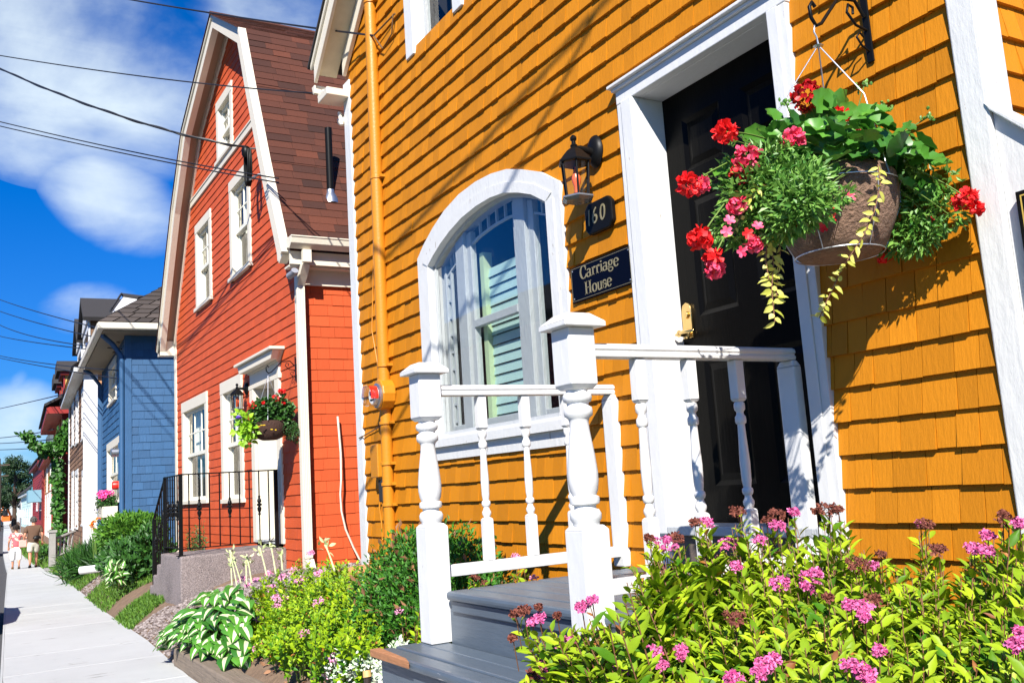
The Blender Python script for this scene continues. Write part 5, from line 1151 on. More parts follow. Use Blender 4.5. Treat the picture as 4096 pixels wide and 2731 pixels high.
h6,F6,L6=plainhouse((5.90,84),(6.50,104),3.9,'barn red clapboard house with a pale blue balcony down the street',MATS['barn_red_paint'],mat('dark_red_trim',(.16,.012,.01),.6),roofdark,[(1.2,4.4,.2,1.6),(8,11,.2,1.6)],csm=white)
q=MB(F6); q.box(.5,4.5,.05,1.0,.9,1.0); q.box(.5,4.5,.95,1.0,1.0,1.85); q.box(.5,.55,.06,.95,1.0,1.85); q.build('balcony',mat('pale_blue_paint',(.18,.34,.42),.6),h6)
q=MB(F6); q.box(6.5,14,-7,-.8,4.1,6.9); q.build('upper_storey',mat('slate_shingle_wall',(.10,.13,.13),.8),h6)
mint=mat('pale_mint_paint',(.55,.72,.68),.6,var=.05)
plainhouse((6.86,112),(7.42,141),2.1,'pale mint clapboard house farthest down the street',mint,white,roofdark,[(3,5,-1.2,.6),(9,11,-1.2,.6),(15,17,-1.2,.6),(21,23,-1.2,.6)],ex=.3,pitch=3.2)
plainhouse((8.2,150),(11,215),1.6,'long white low house seen beyond the mint house',mat('white_clapboard',(.6,.62,.62),.6),white,roofdark,[(5,8,-1.2,.5),(15,18,-1.2,.5),(25,28,-1.2,.5)],ex=.4,pitch=2.5)
# wooden steps and handrail of the weathered house
ws=thing('wooden_steps',(2.6,33,-1.9),'weathered wooden steps with a grey handrail in front of the brown shingled house','steps')
gpos=lambda p,y: np.array(onY(*(p[0]*300/1176,1950+p[1]*300/1176),y))
A=gpos((815,1180),33.0); pw=MB(); pw.box(A[0]-.09,A[0]+.09,32.9,33.1,A[2]-.1,gpos((815,700),33)[2]); pw.box(A[0]-.13,A[0]+.13,32.87,33.13,gpos((815,700),33)[2],gpos((815,690),33)[2]+.05); pw.build('newel_post',greywood2,ws)
T0=gpos((840,810),33.0); T1=gpos((1176,680),33.6); B0=gpos((855,1085),33.0); B1=gpos((1100,985),33.4)
q=MB(); q.tube([T0,T1],.045,6); q.tube([B0,B1],.04,6); q.build('handrail',greywood2,ws)
for k in range(5):
    t=.12+k*.2; a=T0+(T1-T0)*t; b=B0+(B1-B0)*t*1.1; q=MB(); q.tube([a,b],.032,4); q.build('picket',greywood2,ws)
for k in range(3):
    q=MB(); x=A[0]+.0+k*.32; z=-1.72+k*.17; q.box(x-.15,x+.42,32.6,34.0,z-.06,z); q.build('step_board',greywood2,ws,bevel=.01)
q=MB(); q.box(A[0]+.1,A[0]+.95,32.8,33.9,-2.1,-1.79); q.build('step_base',mat('dark_weathered_wood',(.10,.085,.07),.9),ws)
# white pipe lying on the grass
q=MB(); p0=onZ(*_d6(607,718),-1.13); p1=onZ(*_d6(870,690),-1.10); q.tube([p0,p1],.075,14); o=q.build('plastic_pipe',white,None,smooth=60); tag(o,'white plastic drain pipe lying on the grass in front of the blue house','pipe')
# ---------------------------------------------------------------- people
def skin(name,pts,edges,rad,mt,parent,root=0,sub=2):
    me=bpy.data.meshes.new(name); me.from_pydata([tuple(np.array(p)) for p in pts],edges,[]); me.materials.append(mt)
    o=bpy.data.objects.new(name,me); col.objects.link(o); o.parent=parent
    s=o.modifiers.new('skin','SKIN'); s.use_smooth_shade=True
    for i,v in enumerate(me.skin_vertices[0].data):
        v.radius=rad[i] if hasattr(rad[i],'__len__') else (rad[i],rad[i]); v.use_root=(i==root)
    b=o.modifiers.new('sub','SUBSURF'); b.levels=sub; b.render_levels=sub
    return o
skinm=mat('skin',(.55,.25,.15),.5); hairg=mat('grey_hair',(.10,.095,.09),.8,noise=.3,nscale=60); hairb=mat('dark_brown_hair',(.018,.010,.007),.7,noise=.3,nscale=60)
brownshirt=mat('brown_shirt',(.115,.062,.036),.85,noise=.08,nscale=8); khaki=mat('light_khaki_shorts',(.56,.53,.44),.85,noise=.06,nscale=10)
blouse=mat('pink_and_cream_patterned_blouse',(.62,.12,.14),.8,chip=(.80,.66,.50),chipamt=.50,chipscale=11); whitep=mat('white_trousers',(.80,.80,.78),.8)
def person(x,y,z,h,woman,label):
    t=thing('person',(x,y,z),label,'person'); k=h/1.76
    # lead and trailing leg (walking away, +Y)
    fl,fr_=(.17,-.22) if woman else (-.10,.22)
    hip=.10; sh=.19 if not woman else .165
    P={'pel':(0,0,.93),'wa':(0,0,1.08),'ch':(0,.01,1.32),'nk':(0,.02,1.47),'hd0':(0,.04,1.56),'hd1':(0,.05,1.66)}
    L=['pel','wa','ch','nk','hd0','hd1']; V=[P[a] for a in L]; Rd=[.13,.125,.145,.055,.068,.085]; E=[(i,i+1) for i in range(5)]
    def add(p,r,frm): V.append(p); Rd.append(r); E.append((frm,len(V)-1)); return len(V)-1
    feet=[]
    for s,f in ((-1,fl),(1,fr_)):
        a=add((s*hip,0,.88),.095,0); kn=add((s*hip*1.05,f*.55+.03,.48),.058,a); cf=add((s*hip*1.05,f*.85,.30),.055,kn); an=add((s*hip*1.05,f,.09+(.06 if f<0 else 0)),.036,cf); to=add((s*hip*1.1,f+.17,.03+(.0 if f<0 else 0)),(.042,.026),an); feet.append((s*hip*1.08,f,f<0))
    for s in (-1,1):
        if woman and s==1: # her right-hand side arm reaches round the man's back
            a=add((sh,.0,1.38),.05,2); e=add((sh+.16,-.04,1.25),.04,a); w=add((sh+.42,-.13,1.19),.028,e); hnd=add((sh+.48,-.14,1.18),(.032,.022),w)
            hz=(sh+.48,-.14,1.18); dirh=(1,-.1,-.1)
        else:
            a=add((s*sh,.0,1.38),.052,2); e=add((s*(sh+.10),-.06,1.12),.04,a); w=add((s*(sh+.10),.08,.92),.028,e); hnd=add((s*(sh+.10),.10,.86),(.022,.034),w); hz=(s*(sh+.10),.10,.86); dirh=(0,.25,-1)
        # fingers
        d=unit(np.array(dirh)); sd=unit(np.cross(d,(0,1,0) if abs(d[1])<.7 else (1,0,0)))
        for q_ in range(5):
            o_=sd*(q_-1.7)*.017; L_=.075 if q_<4 else .05; b0=np.array(hz)+o_+d*.02; dd_=d if q_<4 else unit(d+sd*.9)
            i1=add(tuple(b0+dd_*.035),.009,hnd); add(tuple(b0+dd_*(.035+L_*.6)-np.array([0,0,.008])),.008,i1)
    S=lambda pts:[(p[0]*k,p[1]*k,p[2]*k) for p in pts]
    SR=lambda r:[tuple(np.array(a)*k) if hasattr(a,'__len__') else a*k for a in r]
    skin('body',S(V),E,SR(Rd),skinm,t)
    # clothing
    if woman:
        a=[(0,0,1.46),(0,0,1.36),(0,0,1.15),(0,0,.98),(0,0,.86),(-sh-.01,0,1.39),(-sh-.07,-.03,1.24),(sh+.01,0,1.39),(sh+.09,-.02,1.30)]
        skin('blouse',S(a),[(0,1),(1,2),(2,3),(3,4),(1,5),(5,6),(1,7),(7,8)],SR([.07,(.19,.14),(.165,.15),(.19,.165),(.205,.17),.075,.075,.075,.07]),blouse,t,1)
        a=[(0,0,.96),(0,-.02,.86),(-.11,.02,.80),(-.115,fl*.55,.48),(-.11,fl*.8,.30),(.11,-.02,.80),(.115,fr_*.55,.48),(.11,fr_*.8,.32)]
        skin('trousers',S(a),[(0,1),(1,2),(2,3),(3,4),(1,5),(5,6),(6,7)],SR([(.15,.14),(.20,.185),.13,.105,.095,.13,.105,.095]),whitep,t,1)
    else:
        a=[(0,0,1.48),(0,0,1.38),(0,0,1.15),(0,0,.95),(0,0,.84),(-sh-.01,0,1.40),(-sh-.08,-.04,1.20),(sh+.01,0,1.40),(sh+.08,-.04,1.20)]
        skin('shirt',S(a),[(0,1),(1,2),(2,3),(3,4),(1,5),(5,6),(1,7),(7,8)],SR([.075,(.215,.15),(.20,.155),(.195,.16),(.195,.16),.085,.082,.085,.082]),brownshirt,t,1)
        a=[(0,0,.95),(0,0,.86),(-.105,0,.78),(-.11,fl*.5,.52),(.105,0,.78),(.11,fr_*.5,.52)]
        skin('shorts',S(a),[(0,1),(1,2),(2,3),(1,4),(4,5)],SR([(.165,.145),(.18,.16),.115,.105,.115,.105]),khaki,t,1)
    # head details
    hc=np.array([0,.05,1.655])*k; hr=.098*k
    n=700; d=rdir(n); m=(d[:,2]>-.35)&~((d[:,1]>.45)&(d[:,2]<.35)); d=d[m]
    P_=hc+d*hr*np.array([.95,1.08,1.12])*(1.05 if not woman else 1.30); n=len(P_)
    scatter('hair',hairb if woman else hairg,t,P_+np.array([x,y,z]),unit(np.cross(d,rdir(n))+d*.15),d,.05*k,.03*k,T_petal())
    hb_=MB(); hb_.lathe((x+hc[0],y+hc[1],z+hc[2]-.085*k),[(.05*k,0),(.085*k,.03*k),((.10 if not woman else .118)*k,.08*k),((.098 if not woman else .12)*k,.11*k),(.075*k,.155*k),(.03*k,.185*k),(.004,.192*k)],16,sc=(.95,1.1)); hb_.build('hair_mass',hairb if woman else hairg,t,smooth=80)
    for s in (-1,1): e=MB(); e.lathe((x+s*.098*k,y+.05*k,z+1.63*k),[(.008*k,-.03*k),(.016*k,-.01*k),(.016*k,.015*k),(.006*k,.03*k)],8,sc=(.5,1)); e.build('ear',skinm,t,smooth=60)
    f_=MB(); f_.lathe((x,y+.148*k,z+1.60*k),[(.004*k,.05*k),(.012*k,.02*k),(.016*k,.0)],8); f_.build('nose',skinm,t,smooth=60)
    for s in (-1,1): e=MB(); e.lathe((x+s*.032*k,y+.128*k,z+1.65*k),[(.002,-.008*k),(.010*k,0),(.002,.008*k)],8); e.build('eye',dark,t)
    f_=MB(); f_.box(x-.025*k,x+.025*k,y+.126*k,y+.134*k,z+1.575*k,z+1.583*k); f_.build('mouth',mat('lips',(.45,.12,.10),.5),t)
    for fx,fy,b in feet:
        e=MB(); 
        if b: e.slab([(x+(fx-.045)*k,y+(fy+.19)*k,z+.005),(x+(fx+.045)*k,y+(fy+.19)*k,z+.005),(x+(fx+.04)*k,y+(fy-.06)*k,z+.10*k),(x+(fx-.04)*k,y+(fy-.06)*k,z+.10*k)],(0,0,-.02))
        else: e.box(x+(fx-.045)*k,x+(fx+.045)*k,y+(fy-.08)*k,y+(fy+.20)*k,z+.002,z+.022)
        e.box(x+(fx-.05)*k,x+(fx+.05)*k,y+(fy+.05)*k,y+(fy+.09)*k,z+.02,z+.07*k); e.build('sandal',black if not woman else MATS['brown_cable'],t,bevel=.006)
    return t
mp=onY(120*700/634,2270,38.4); px_=2.42; pz=zs(38.4)
person(2.42,38.4,pz,1.78,False,'man seen from behind in a brown shirt and khaki shorts walking down the sidewalk')
wp=person(1.88,38.6,pz,1.52,True,'woman in a pink patterned blouse and white trousers walking beside the man')
bg=MB(); X,Y_,Z_=1.88+.20,38.46,pz; bg.box(X-.12,X+.13,Y_-.06,Y_+.05,Z_+.74,Z_+1.0); o=bg.build('shoulder_bag',mat('pink_leather',(.75,.38,.33),.5),None,bevel=.03,seg=3); tag(o,'pale pink shoulder bag hanging at the side of the woman in white trousers','bag')
bg=MB(); bg.lathe((2.52,38.18,pz+1.00),[(.02,0),(.12,.01),(.11,.04),(.09,.10),(.03,.13)],16,sc=(1.2,.5)); o=bg.build('cap',black,None,smooth=50); tag(o,'dark cap held behind the back of the man in the brown shirt','cap')
# ---------------------------------------------------------------- cars
def car(x,y,z,paint,label,L=4.4,Wd=1.75,H=1.43,face=-1):
    """parked along Y; face=-1 has its nose toward the viewer"""
    t=thing('parked_car',(x,y,z),label,'car'); f=face
    sec=[(-2.15,.30,.55,.0,.74),(-2.05,.22,.68,.0,.84),(-1.5,.20,.86,.0,.88),(-1.05,.20,.93,.0,.89),(-.3,.20,.96,1.0,.90),(.9,.20,.98,1.0,.90),(1.55,.20,1.0,.0,.89),(2.0,.24,.96,.0,.85),(2.18,.36,.70,.0,.76)]
    mb=MB(); rings=[]
    for (s,zb,zt,_,hw) in sec:
        hw=hw*Wd/1.78; q=[(-hw*.92,zb),(-hw,zb+.12),(-hw,(zb+zt)/2+.05),(-hw*.93,zt-.03),(-hw*.72,zt),(hw*.72,zt),(hw*.93,zt-.03),(hw,(zb+zt)/2+.05),(hw,zb+.12),(hw*.92,zb)]
        rings.append([mb.P(x+a*1,y+f*s*-1*L/4.4*-1 if False else y-f*s*L/4.4*-1,z+b) for a,b in q])
    for A,B in zip(rings,rings[1:]):
        for k in range(len(A)): mb.idx((A[k],A[(k+1)%len(A)],B[(k+1)%len(B)],B[k]))
    mb.idx(rings[0]); mb.idx(rings[-1][::-1]); mb.build('body',paint,t,smooth=32)
    Yf=lambda s: y+f*s*-1*-1*L/4.4
    # greenhouse
    cb=MB(); hw=.80*Wd/1.78; g=[(-1.05,.92,.0),(-.35,H-.06,.14),(.1,H,.17),(.9,H-.01,.17),(1.45,H-.14,.14),(1.95,1.0,.02)]
    R_=[[cb.P(x-(hw-i),Yf(s),z+.90),cb.P(x-(hw-i*1.2),Yf(s),z+zz),cb.P(x+(hw-i*1.2),Yf(s),z+zz),cb.P(x+(hw-i),Yf(s),z+.90)] for s,zz,i in g]
    for A,B in zip(R_,R_[1:]):
        for k in range(3): cb.idx((A[k],A[k+1],B[k+1],B[k]))
    cb.idx(R_[0]); cb.idx(R_[-1][::-1]); cab=cb.build('cabin_glass',mat('dark_car_glass',(.01,.012,.015),.08,spec=.8),t,smooth=30)
    rf_=MB(); rf_.slab([(x-hw+.2,Yf(-.32),z+H-.045),(x+hw-.2,Yf(-.32),z+H-.045),(x+hw-.2,Yf(1.35),z+H-.10),(x-hw+.2,Yf(1.35),z+H-.10)],(0,0,.055)); rf_.build('roof',paint,t,bevel=.02)
    for s in (-1.38,1.38):
        for e in (-1,1):
            w=MB(); w.lathe((x+e*(Wd/2-.12),Yf(s),z+.31),[(.20,-.10),(.30,-.105),(.315,-.08),(.315,.08),(.30,.105),(.20,.10)],22,axis='x'); wh_=w.build('wheel',mat('tyre_rubber',(.012,.012,.012),.8),t,smooth=40)
            w=MB(); w.lathe((x+e*(Wd/2-.02),Yf(s),z+.31),[(.20,-.01),(.19,.0),(.05,.012),(.02,.02)],14,axis='x'); w.build('rim',steel,wh_,smooth=30)
    hl=mat('headlight_glass',(.75,.78,.8),.1,spec=.8)
    for e in (-1,1):
        w=MB(); w.lathe((x+e*.58*Wd/1.78,Yf(-2.10),z+.60),[(.14,.12*(-f)*-1),(.15,0),(.10,.05*f)],14,axis='n',sc=(1.1,.55)); w.build('headlight',hl,t,smooth=40)
        w=MB(); w.box(x+e*(Wd/2+.02)-.07,x+e*(Wd/2+.02)+.07,Yf(-.75)-.05,Yf(-.75)+.05,z+.92,z+1.03); w.build('wing_mirror',paint,t,bevel=.02)
    w=MB(); w.box(x-.5,x+.5,min(Yf(-2.17),Yf(-2.12)),max(Yf(-2.17),Yf(-2.12)),z+.36,z+.52); w.build('grille',black,t,bevel=.01)
    return t
zr=-2.13
car(xl(57)-1.15,59,zr,mat('dark_teal_car_paint',(.008,.018,.025),.2,coat=.6),'dark parked car nearest on the street beside the walking woman')
car(xl(170)-1.2,178,zr,mat('silver_blue_car_paint',(.22,.28,.33),.25,metal=.5,coat=.5),'silver blue car parked farther along the street')
car(xl(200)-.9,205,zr,mat('dark_blue_car_paint',(.015,.03,.06),.2,coat=.6),'dark blue car parked beyond the silver car')
car(-.62,16.0,zs(16)-.13,MATS['dark_blue_car_paint'],'dark car parked at the kerb just left of the photo, shading the sidewalk edge')
# ---------------------------------------------------------------- shrubs and flower bed
splf=mat('golden_spirea_leaf',(.055,.17,.008),.45,c2=(.40,.52,.020),trans=.22,noise=.14,nscale=30,spec=.2)
splf2=mat('yellow_green_spirea_leaf',(.05,.19,.008),.5,c2=(.40,.56,.012),trans=.28,spec=.3)
spfl=mat('magenta_spirea_flower',(.38,.015,.14),.7,c2=(.74,.20,.42))
spfl2=mat('pale_pink_spirea_flower',(.62,.16,.36),.7,c2=(.85,.45,.62))
spbr=mat('brown_spent_flower',(.10,.018,.012),.8,c2=(.24,.07,.04))
def interp(tab,x): return polyx(tab,x)
def corymb(c,r,mt,parent,n=150,tilt=None,s=.0042):
    """flat-domed flower head: tiny florets in small clumps"""
    k=9; cl=[(0,0)]+[(r*rng.uniform(.35,.95)*math.cos(t),r*rng.uniform(.35,.95)*math.sin(t)) for t in np.arange(k)*2*math.pi/k+rng.uniform(0,1)]
    P=[];Nn=[]
    for i in range(n):
        a,b=cl[rng.integers(len(cl))]; d=rdir(1,.8)[0]; rr=r*.26; P.append((a+d[0]*rr,b+d[1]*rr,d[2]*rr*.6-.35*(a*a+b*b)/r)); Nn.append(d)
    P=np.array(P); Nn=np.array(Nn); t=np.array([-.35,-.5,1.0]) if tilt is None else tilt; t=unit(t); x=unit(np.cross([0,1,0],t)); y=np.cross(t,x)
    P=c+P[:,:1]*x+P[:,1:2]*y+P[:,2:]*t; Nw=Nn[:,:1]*x+Nn[:,1:2]*y+Nn[:,2:]*t
    return scatter('flower_head',mt,parent,P,rdir(n),Nw,s*rng.uniform(1.2,2.4,n),s*rng.uniform(1.2,2.2,n),T_petal(),smooth=False)
def shrub(name,label,base,tips,leafm,stem,Ls,nleaf=(16,26),par=None,lf=(.25,1.0),T=None,cat='shrub',spread=.35,W=.40,bz=None):
    t=thing(name,tuple(base),label,cat)
    P=[];D=[];Nn=[];LL=[];q=MB();vv=[]
    for tip in tips:
        tip=np.array(tip,float); b=np.array(base,float)+np.array([(tip[0]-base[0])*spread,(tip[1]-base[1])*spread,0])+rng.normal(size=3)*[.03,.05,0]
        if bz is not None: b[2]=bz(b[0],b[1])-.02
        mid=(tip+b)/2+np.array([(tip[0]-b[0])*.05,(tip[1]-b[1])*.05,.06]); pts=[b*(1-s)**2+2*mid*s*(1-s)+tip*s*s for s in np.linspace(0,1,7)]
        q.tube(pts,[.0035,.0032,.003,.0026,.0022,.0018,.0014],4,cap=False)
        n=int(rng.integers(*nleaf)); ph=rng.uniform(0,6.28)
        for i in range(n):
            s=lf[0]+(lf[1]-lf[0])*i/n; k=min(int(s*6),5); p=pts[k]+(pts[k+1]-pts[k])*(s*6-k); ax=unit(pts[k+1]-pts[k]); ph+=2.4
            e1=unit(np.cross(ax,[1,.3,.2])); e2=np.cross(ax,e1); rad=e1*math.cos(ph)+e2*math.sin(ph)
            P.append(p); D.append(rad*.9+ax*(.35+.5*s)+rng.normal(size=3)*.15); Nn.append(ax+np.array([-.25,-.35,.5])+rng.normal(size=3)*.3); LL.append(rng.uniform(*Ls)*(1.0-.35*s if s>.85 else 1)); vv.append(min(1,max(0,rng.normal(.15+.50*s,.30))))  # leaves darker low on the stem: shade inside the bush, plus random tone
    q.build('stems',stem,t)
    LL=np.array(LL); P=np.array(P);D=np.array(D);Nn=np.array(Nn);vv=np.array(vv); WW_=LL*W*rng.uniform(.75,1.15,len(LL)); old=rng.random(len(P))<.035
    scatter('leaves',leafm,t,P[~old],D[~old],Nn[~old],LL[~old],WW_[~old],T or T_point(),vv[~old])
    scatter('reddish_leaves',mat('reddish_old_leaf',(.16,.05,.015),.6,c2=(.42,.16,.03),trans=.2),t,P[old],D[old]-[0,0,.4],Nn[old],LL[old]*.8,WW_[old]*.7,T or T_point()); return t
OUTL=[(1150,1440),(1190,1420),(1330,1405),(1400,1400),(1450,1290),(1500,1245),(1560,1235),(1610,1205),(1660,1230),(1700,1185),(1760,1200),(1810,1200),(1850,1210),(1900,1185),(1960,1220),(2000,1262),(2060,1300),(2110,1290),(2180,1305),(2240,1290),(2290,1245),(2330,1205),(2400,1190)]
def ftip(px,off):
    py=interp(OUTL,px)+off
    X=2.42-.0023*off+rng.uniform(-.08,.08)
    if px<1440: X=rng.uniform(1.28,1.45)
    X=max(1.22,X); v=ray(px*K,py*K); X=min(X,2.36*v[0]/v[1]) if px>=1440 else X
    return np.array(onX(px*K,py*K,X))
tips=[]
for _ in range(560):
    px=rng.uniform(1430,2400); tips.append(ftip(px,rng.uniform(0,1)**1.1*430))
for _ in range(150): tips.append(ftip(rng.uniform(1430,2400),rng.uniform(20,240)))
for _ in range(30): tips.append(ftip(rng.uniform(1200,1440),rng.uniform(10,170)))
HEADS=[(605,812),(460,858),(285,948),(565,950),(480,1035),(597,1050),(775,872),(850,812),(1000,800),(1045,805),(700,935),(1425,865),(1700,915),(1640,975),(1790,850),(1485,975),(1232,1000),(330,1078),(215,930),(415,860),(1130,1040)]
for hx,hy in HEADS:
    dx,dy=(2400+hx*1696/1858)/K,(1300+hy*1696/1858)/K
    for j in range(3): tips.append(ftip(dx+rng.uniform(-14,14),dy-interp(OUTL,dx)+rng.uniform(12,30)))
for _ in range(70): 
    px=rng.uniform(1205,1440); tips.append(ftip(px,rng.uniform(20,190)))
for px,off in ((1700,-18),(1905,-20),(2110,-60),(1612,-12),(2325,-15),(2250,-30),(1505,-8),(1185,-5),(1350,-30)): tips.append(ftip(px,off)); 
for _ in range(60): tips.append(ftip(rng.uniform(1700,2380),rng.uniform(380,560)))
tips=[t for t in tips if not (t[0]>1.45 and t[1]>2.40) and t[2]>-1.0]
fsp=shrub('spirea_bush','large golden leaved spirea with magenta flower heads in front of the orange shingles and porch',(2.0,1.75,-1.02),tips,splf,stemr,(.048,.088),(20,28),bz=lambda x,y:-1.02,spread=.72,W=.44)
c8=lambda x,y:(2400+x*1696/1858,1300+y*1696/1858)
d2=lambda x,y:(1500+x*1200/2264,1900+y*1200/2264)
def fhead(px,py,r,mt,par,Xf=None):
    dx,dy=px/K,py/K; off=dy-interp(OUTL,dx); X=Xf or (1.36 if dx<1440 else max(1.26,2.38-.0024*max(off,-20)-.05))
    v=ray(px,py); X=min(X,2.38*v[0]/v[1]) if dx>=1440 else X
    c=np.array(onX(px,py,X)); rr=r*(ray(px,py)@CF/FPX)*0+r*np.dot(c,CF)/FPX; corymb(c,rr,mt,par,int(110+rr*5200),s=.0042)
    q=MB(); q.tube(curve(c-[0,0,.004],c+np.array([.03,.03,-.10]),0,5),.0016,5); q.build('flower_stem',stemr,par); return c
for x,y,r,m in ((605,812,40,1),(460,858,34,0),(415,860,22,1),(285,948,50,0),(330,925,34,1),(215,930,24,1),(565,950,44,0),(480,1035,36,0),(530,1020,20,0),(597,1050,30,0),(775,872,34,0),(850,812,24,0),(770,822,40,1),(730,855,28,1),(1000,800,48,1),(950,812,24,1),(1045,805,22,1),(700,935,26,0),(795,1122,46,0),(915,1100,44,0),(905,1140,36,0),(945,1080,30,0),(1100,1220,34,0),(1150,1228,40,0),(1160,1275,34,0),(1225,1417,30,0),(1100,1482,36,0),(1160,1512,44,0),(1175,1552,34,0),(722,1482,44,0),(700,1512,40,0),(760,1455,30,0),(580,1542,44,0),(240,1425,40,0),(212,1455,28,0),(360,1415,26,0),(355,1445,22,0),(90,1488,42,0),(62,1505,26,0),(270,1485,26,0),(1425,865,34,1),(1405,868,20,0),(1700,915,30,0),(1640,975,40,0),(1690,980,40,0),(1790,850,42,1),(1840,862,30,0),(1842,1338,26,0),(1830,1392,40,0),(330,1078,30,1),(1485,975,36,1),(1232,1000,20,1),(1130,1040,50,1),(1200,1050,24,0),(590,1275,46,1),(1765,822,20,1),(1000,1190,24,1),(1200,1195,30,1),(265,1060,20,0)): fhead(*c8(x,y),r*.95,spbr if m else spfl,fsp)
for x,y,r,m in ((1560,985,26,0),(1640,940,20,0),(1120,1010,24,1),(1060,1040,20,1),(1240,1068,22,0),(1185,1100,20,0),(1040,1222,18,1),(1440,1250,24,0),(1490,1240,16,0),(1395,1310,22,0),(1280,1425,26,0),(1350,1470,40,0),(1462,1412,24,0),(1290,1505,26,0),(1190,1495,30,1),(2085,492,0,0),(1375,1055,14,1),(1232,988,12,1)):
    if r: fhead(*d2(x,y),r*1.05,spbr if m else spfl,fsp)
# golden spirea between the porch and the hostas
d5=lambda x,y:(500+x*1000/1684,1800+y*1000/1684)
OUT2=[(520,1400),(550,1370),(600,1325),(640,1300),(690,1278),(740,1272),(790,1280),(840,1298),(890,1350)]
tips=[]
for _ in range(560):
    px=rng.uniform(528,885); py=interp(OUT2,px)+rng.uniform(0,1)*190; X=2.35-.0027*(py-interp(OUT2,px))+rng.uniform(-.1,.1); tips.append(np.array(onX(px*K,py*K,max(1.62,X-.12))))
tips=[t for t in tips if t[1]>4.3 and t[2]>-1.05]
sp2=shrub('spirea_bush','bright yellow green spirea with pale pink flowers between the hosta and the round evergreen',(2.15,6.5,-1.05),tips,splf2,stemg,(.032,.055),(20,30),bz=lambda x,y:zg(x,y),spread=.72,W=.5)
for x,y in ((1135,805),(965,825),(885,872),(1065,845),(1170,880),(985,920),(1310,825),(1012,990),(1065,996),(1018,1050),(1305,1015),(900,1135),(720,1222),(1200,1228),(895,1325),(1250,685),(825,905),(790,862),(1185,868)):
    px,py=d5(x,y); off=py/K-interp(OUT2,px/K); X=max(1.68,2.25-.0029*max(off,0)); c=np.array(onX(px,py,X)); corymb(c,rng.uniform(.028,.044),spfl2,sp2,170,s=.006)
# rounded evergreen
tg=mat('thuja_green',(.014,.085,.005),.6,c2=(.07,.25,.012),trans=.1,noise=.25,nscale=12); tb=mat('dry_brown_thuja_tips',(.13,.055,.02),.8,c2=(.25,.12,.05))
th=thing('evergreen_shrub',(2.22,5.0,-.95),'rounded dark green thuja shrub behind the left porch post','shrub')
n=30000; d=rdir(n,.2); rad=np.array([.44,.74,.64]); bump=1+.10*np.sin(d[:,0]*9+d[:,1]*7)*np.cos(d[:,2]*8+d[:,1]*5)+rng.normal(size=n)*.035
P=np.array([2.30,4.86,-.86])+d*rad*(bump*rng.uniform(.35,1.0,n)**.5)[:,None]; k=P[:,2]>-1.05; P=P[k]; d=d[k]; n=len(P)
sel=rng.random(n)<.035
D=unit(d*[1,1,.8]+[0,0,.35]+rng.normal(size=(n,3))*.6)
scatter('foliage',tg,th,P[~sel],D[~sel],d[~sel]+rng.normal(size=((~sel).sum(),3))*.6,rng.uniform(.02,.045,(~sel).sum()),rng.uniform(.010,.020,(~sel).sum()),T_diamond(),smooth=False)
scatter('dry_foliage',tb,th,P[sel]+d[sel]*.02,D[sel],rdir(sel.sum()),.05,.022,T_diamond(),smooth=False)
q=MB(); 
for k in range(9): 
    t=k*.7; q.tube([(2.22+.03*math.cos(t),5.0+.05*math.sin(t),-1.0),(2.22+.2*math.cos(t),5.0+.4*math.sin(t),-.5)],[.02,.008],6)
q.build('trunk',mat('brown_bark',(.07,.045,.03),.9,noise=.3,nscale=30),th)
# hosta
ho=thing('hosta',(1.85,7.75,-1.15),'hosta with white centred green leaves and pale flower stalks at the sidewalk edge','plant')
hg=mat('hosta_green',(.030,.14,.016),.4,c2=(.10,.30,.03),trans=.15); hw_=mat('hosta_white_centre',(.62,.66,.38),.45,c2=(.80,.80,.58),trans=.2)
P=[];D=[];Nn=[]
OH=[(375,1500),(400,1455),(430,1410),(480,1365),(520,1345),(560,1350),(610,1400),(660,1400)]
q=MB()
for _ in range(210):
    px=rng.uniform(376,566); top=interp(OH,px); py=top+rng.uniform(0,1)*(min(1515,1440+ (px-380)*.6)-top); Y=8.55-(px-378)/195*1.25-.0035*(py-top)+rng.uniform(-.08,.08); p=np.array(onY(px*K,py*K,Y))
    c=np.array([1.84,8.05,-1.0]); o=p-c; dd=unit(o*[1,1,0]+[-.05,0,0]+rng.normal(size=3)*[.25,.25,0]); P.append(p-dd*.06); D.append(dd+[0,0,rng.uniform(-.45,.15)]); Nn.append(np.array([-.35,-.45,1.0])+dd*.25+rng.normal(size=3)*.2); q.tube(curve(p-dd*.06,c+o*[.25,.25,0]+[0,0,-.12],.03,5),.004,4,cap=False)
scatter('leaves',[hg,hw_],ho,np.array(P),np.array(D),np.array(Nn),rng.uniform(.13,.20,len(P)),rng.uniform(.085,.125,len(P)),T_hosta()); q.build('stems',stemg,ho)
pale=mat('pale_green_stalk',(.42,.50,.22),.6,c2=(.62,.62,.36))
for (x0,y0,x1,y1) in ((765,930,712,705),(720,870,712,740),(780,850,735,745),(818,860,815,745),(852,850,830,750),(955,800,910,665),(1015,785,985,652),(1060,760,1052,715),(1410,755,1350,640)):
    a=np.array(onX(*d5(x0,y0),2.05)); b=np.array(onX(*d5(x1,y1),2.05+.05)); q=MB(); q.tube(curve(a-[0,0,.05],b,.01,6),[.006,.006,.0055,.005,.006,.010],6); s_=q.build('flower_stalk',pale,ho,smooth=60)
    m=9; scatter('buds',pale,s_,b+rng.normal(size=(m,3))*[.012,.012,.025],rdir(m,.8),rdir(m),.055,.026,T_point())
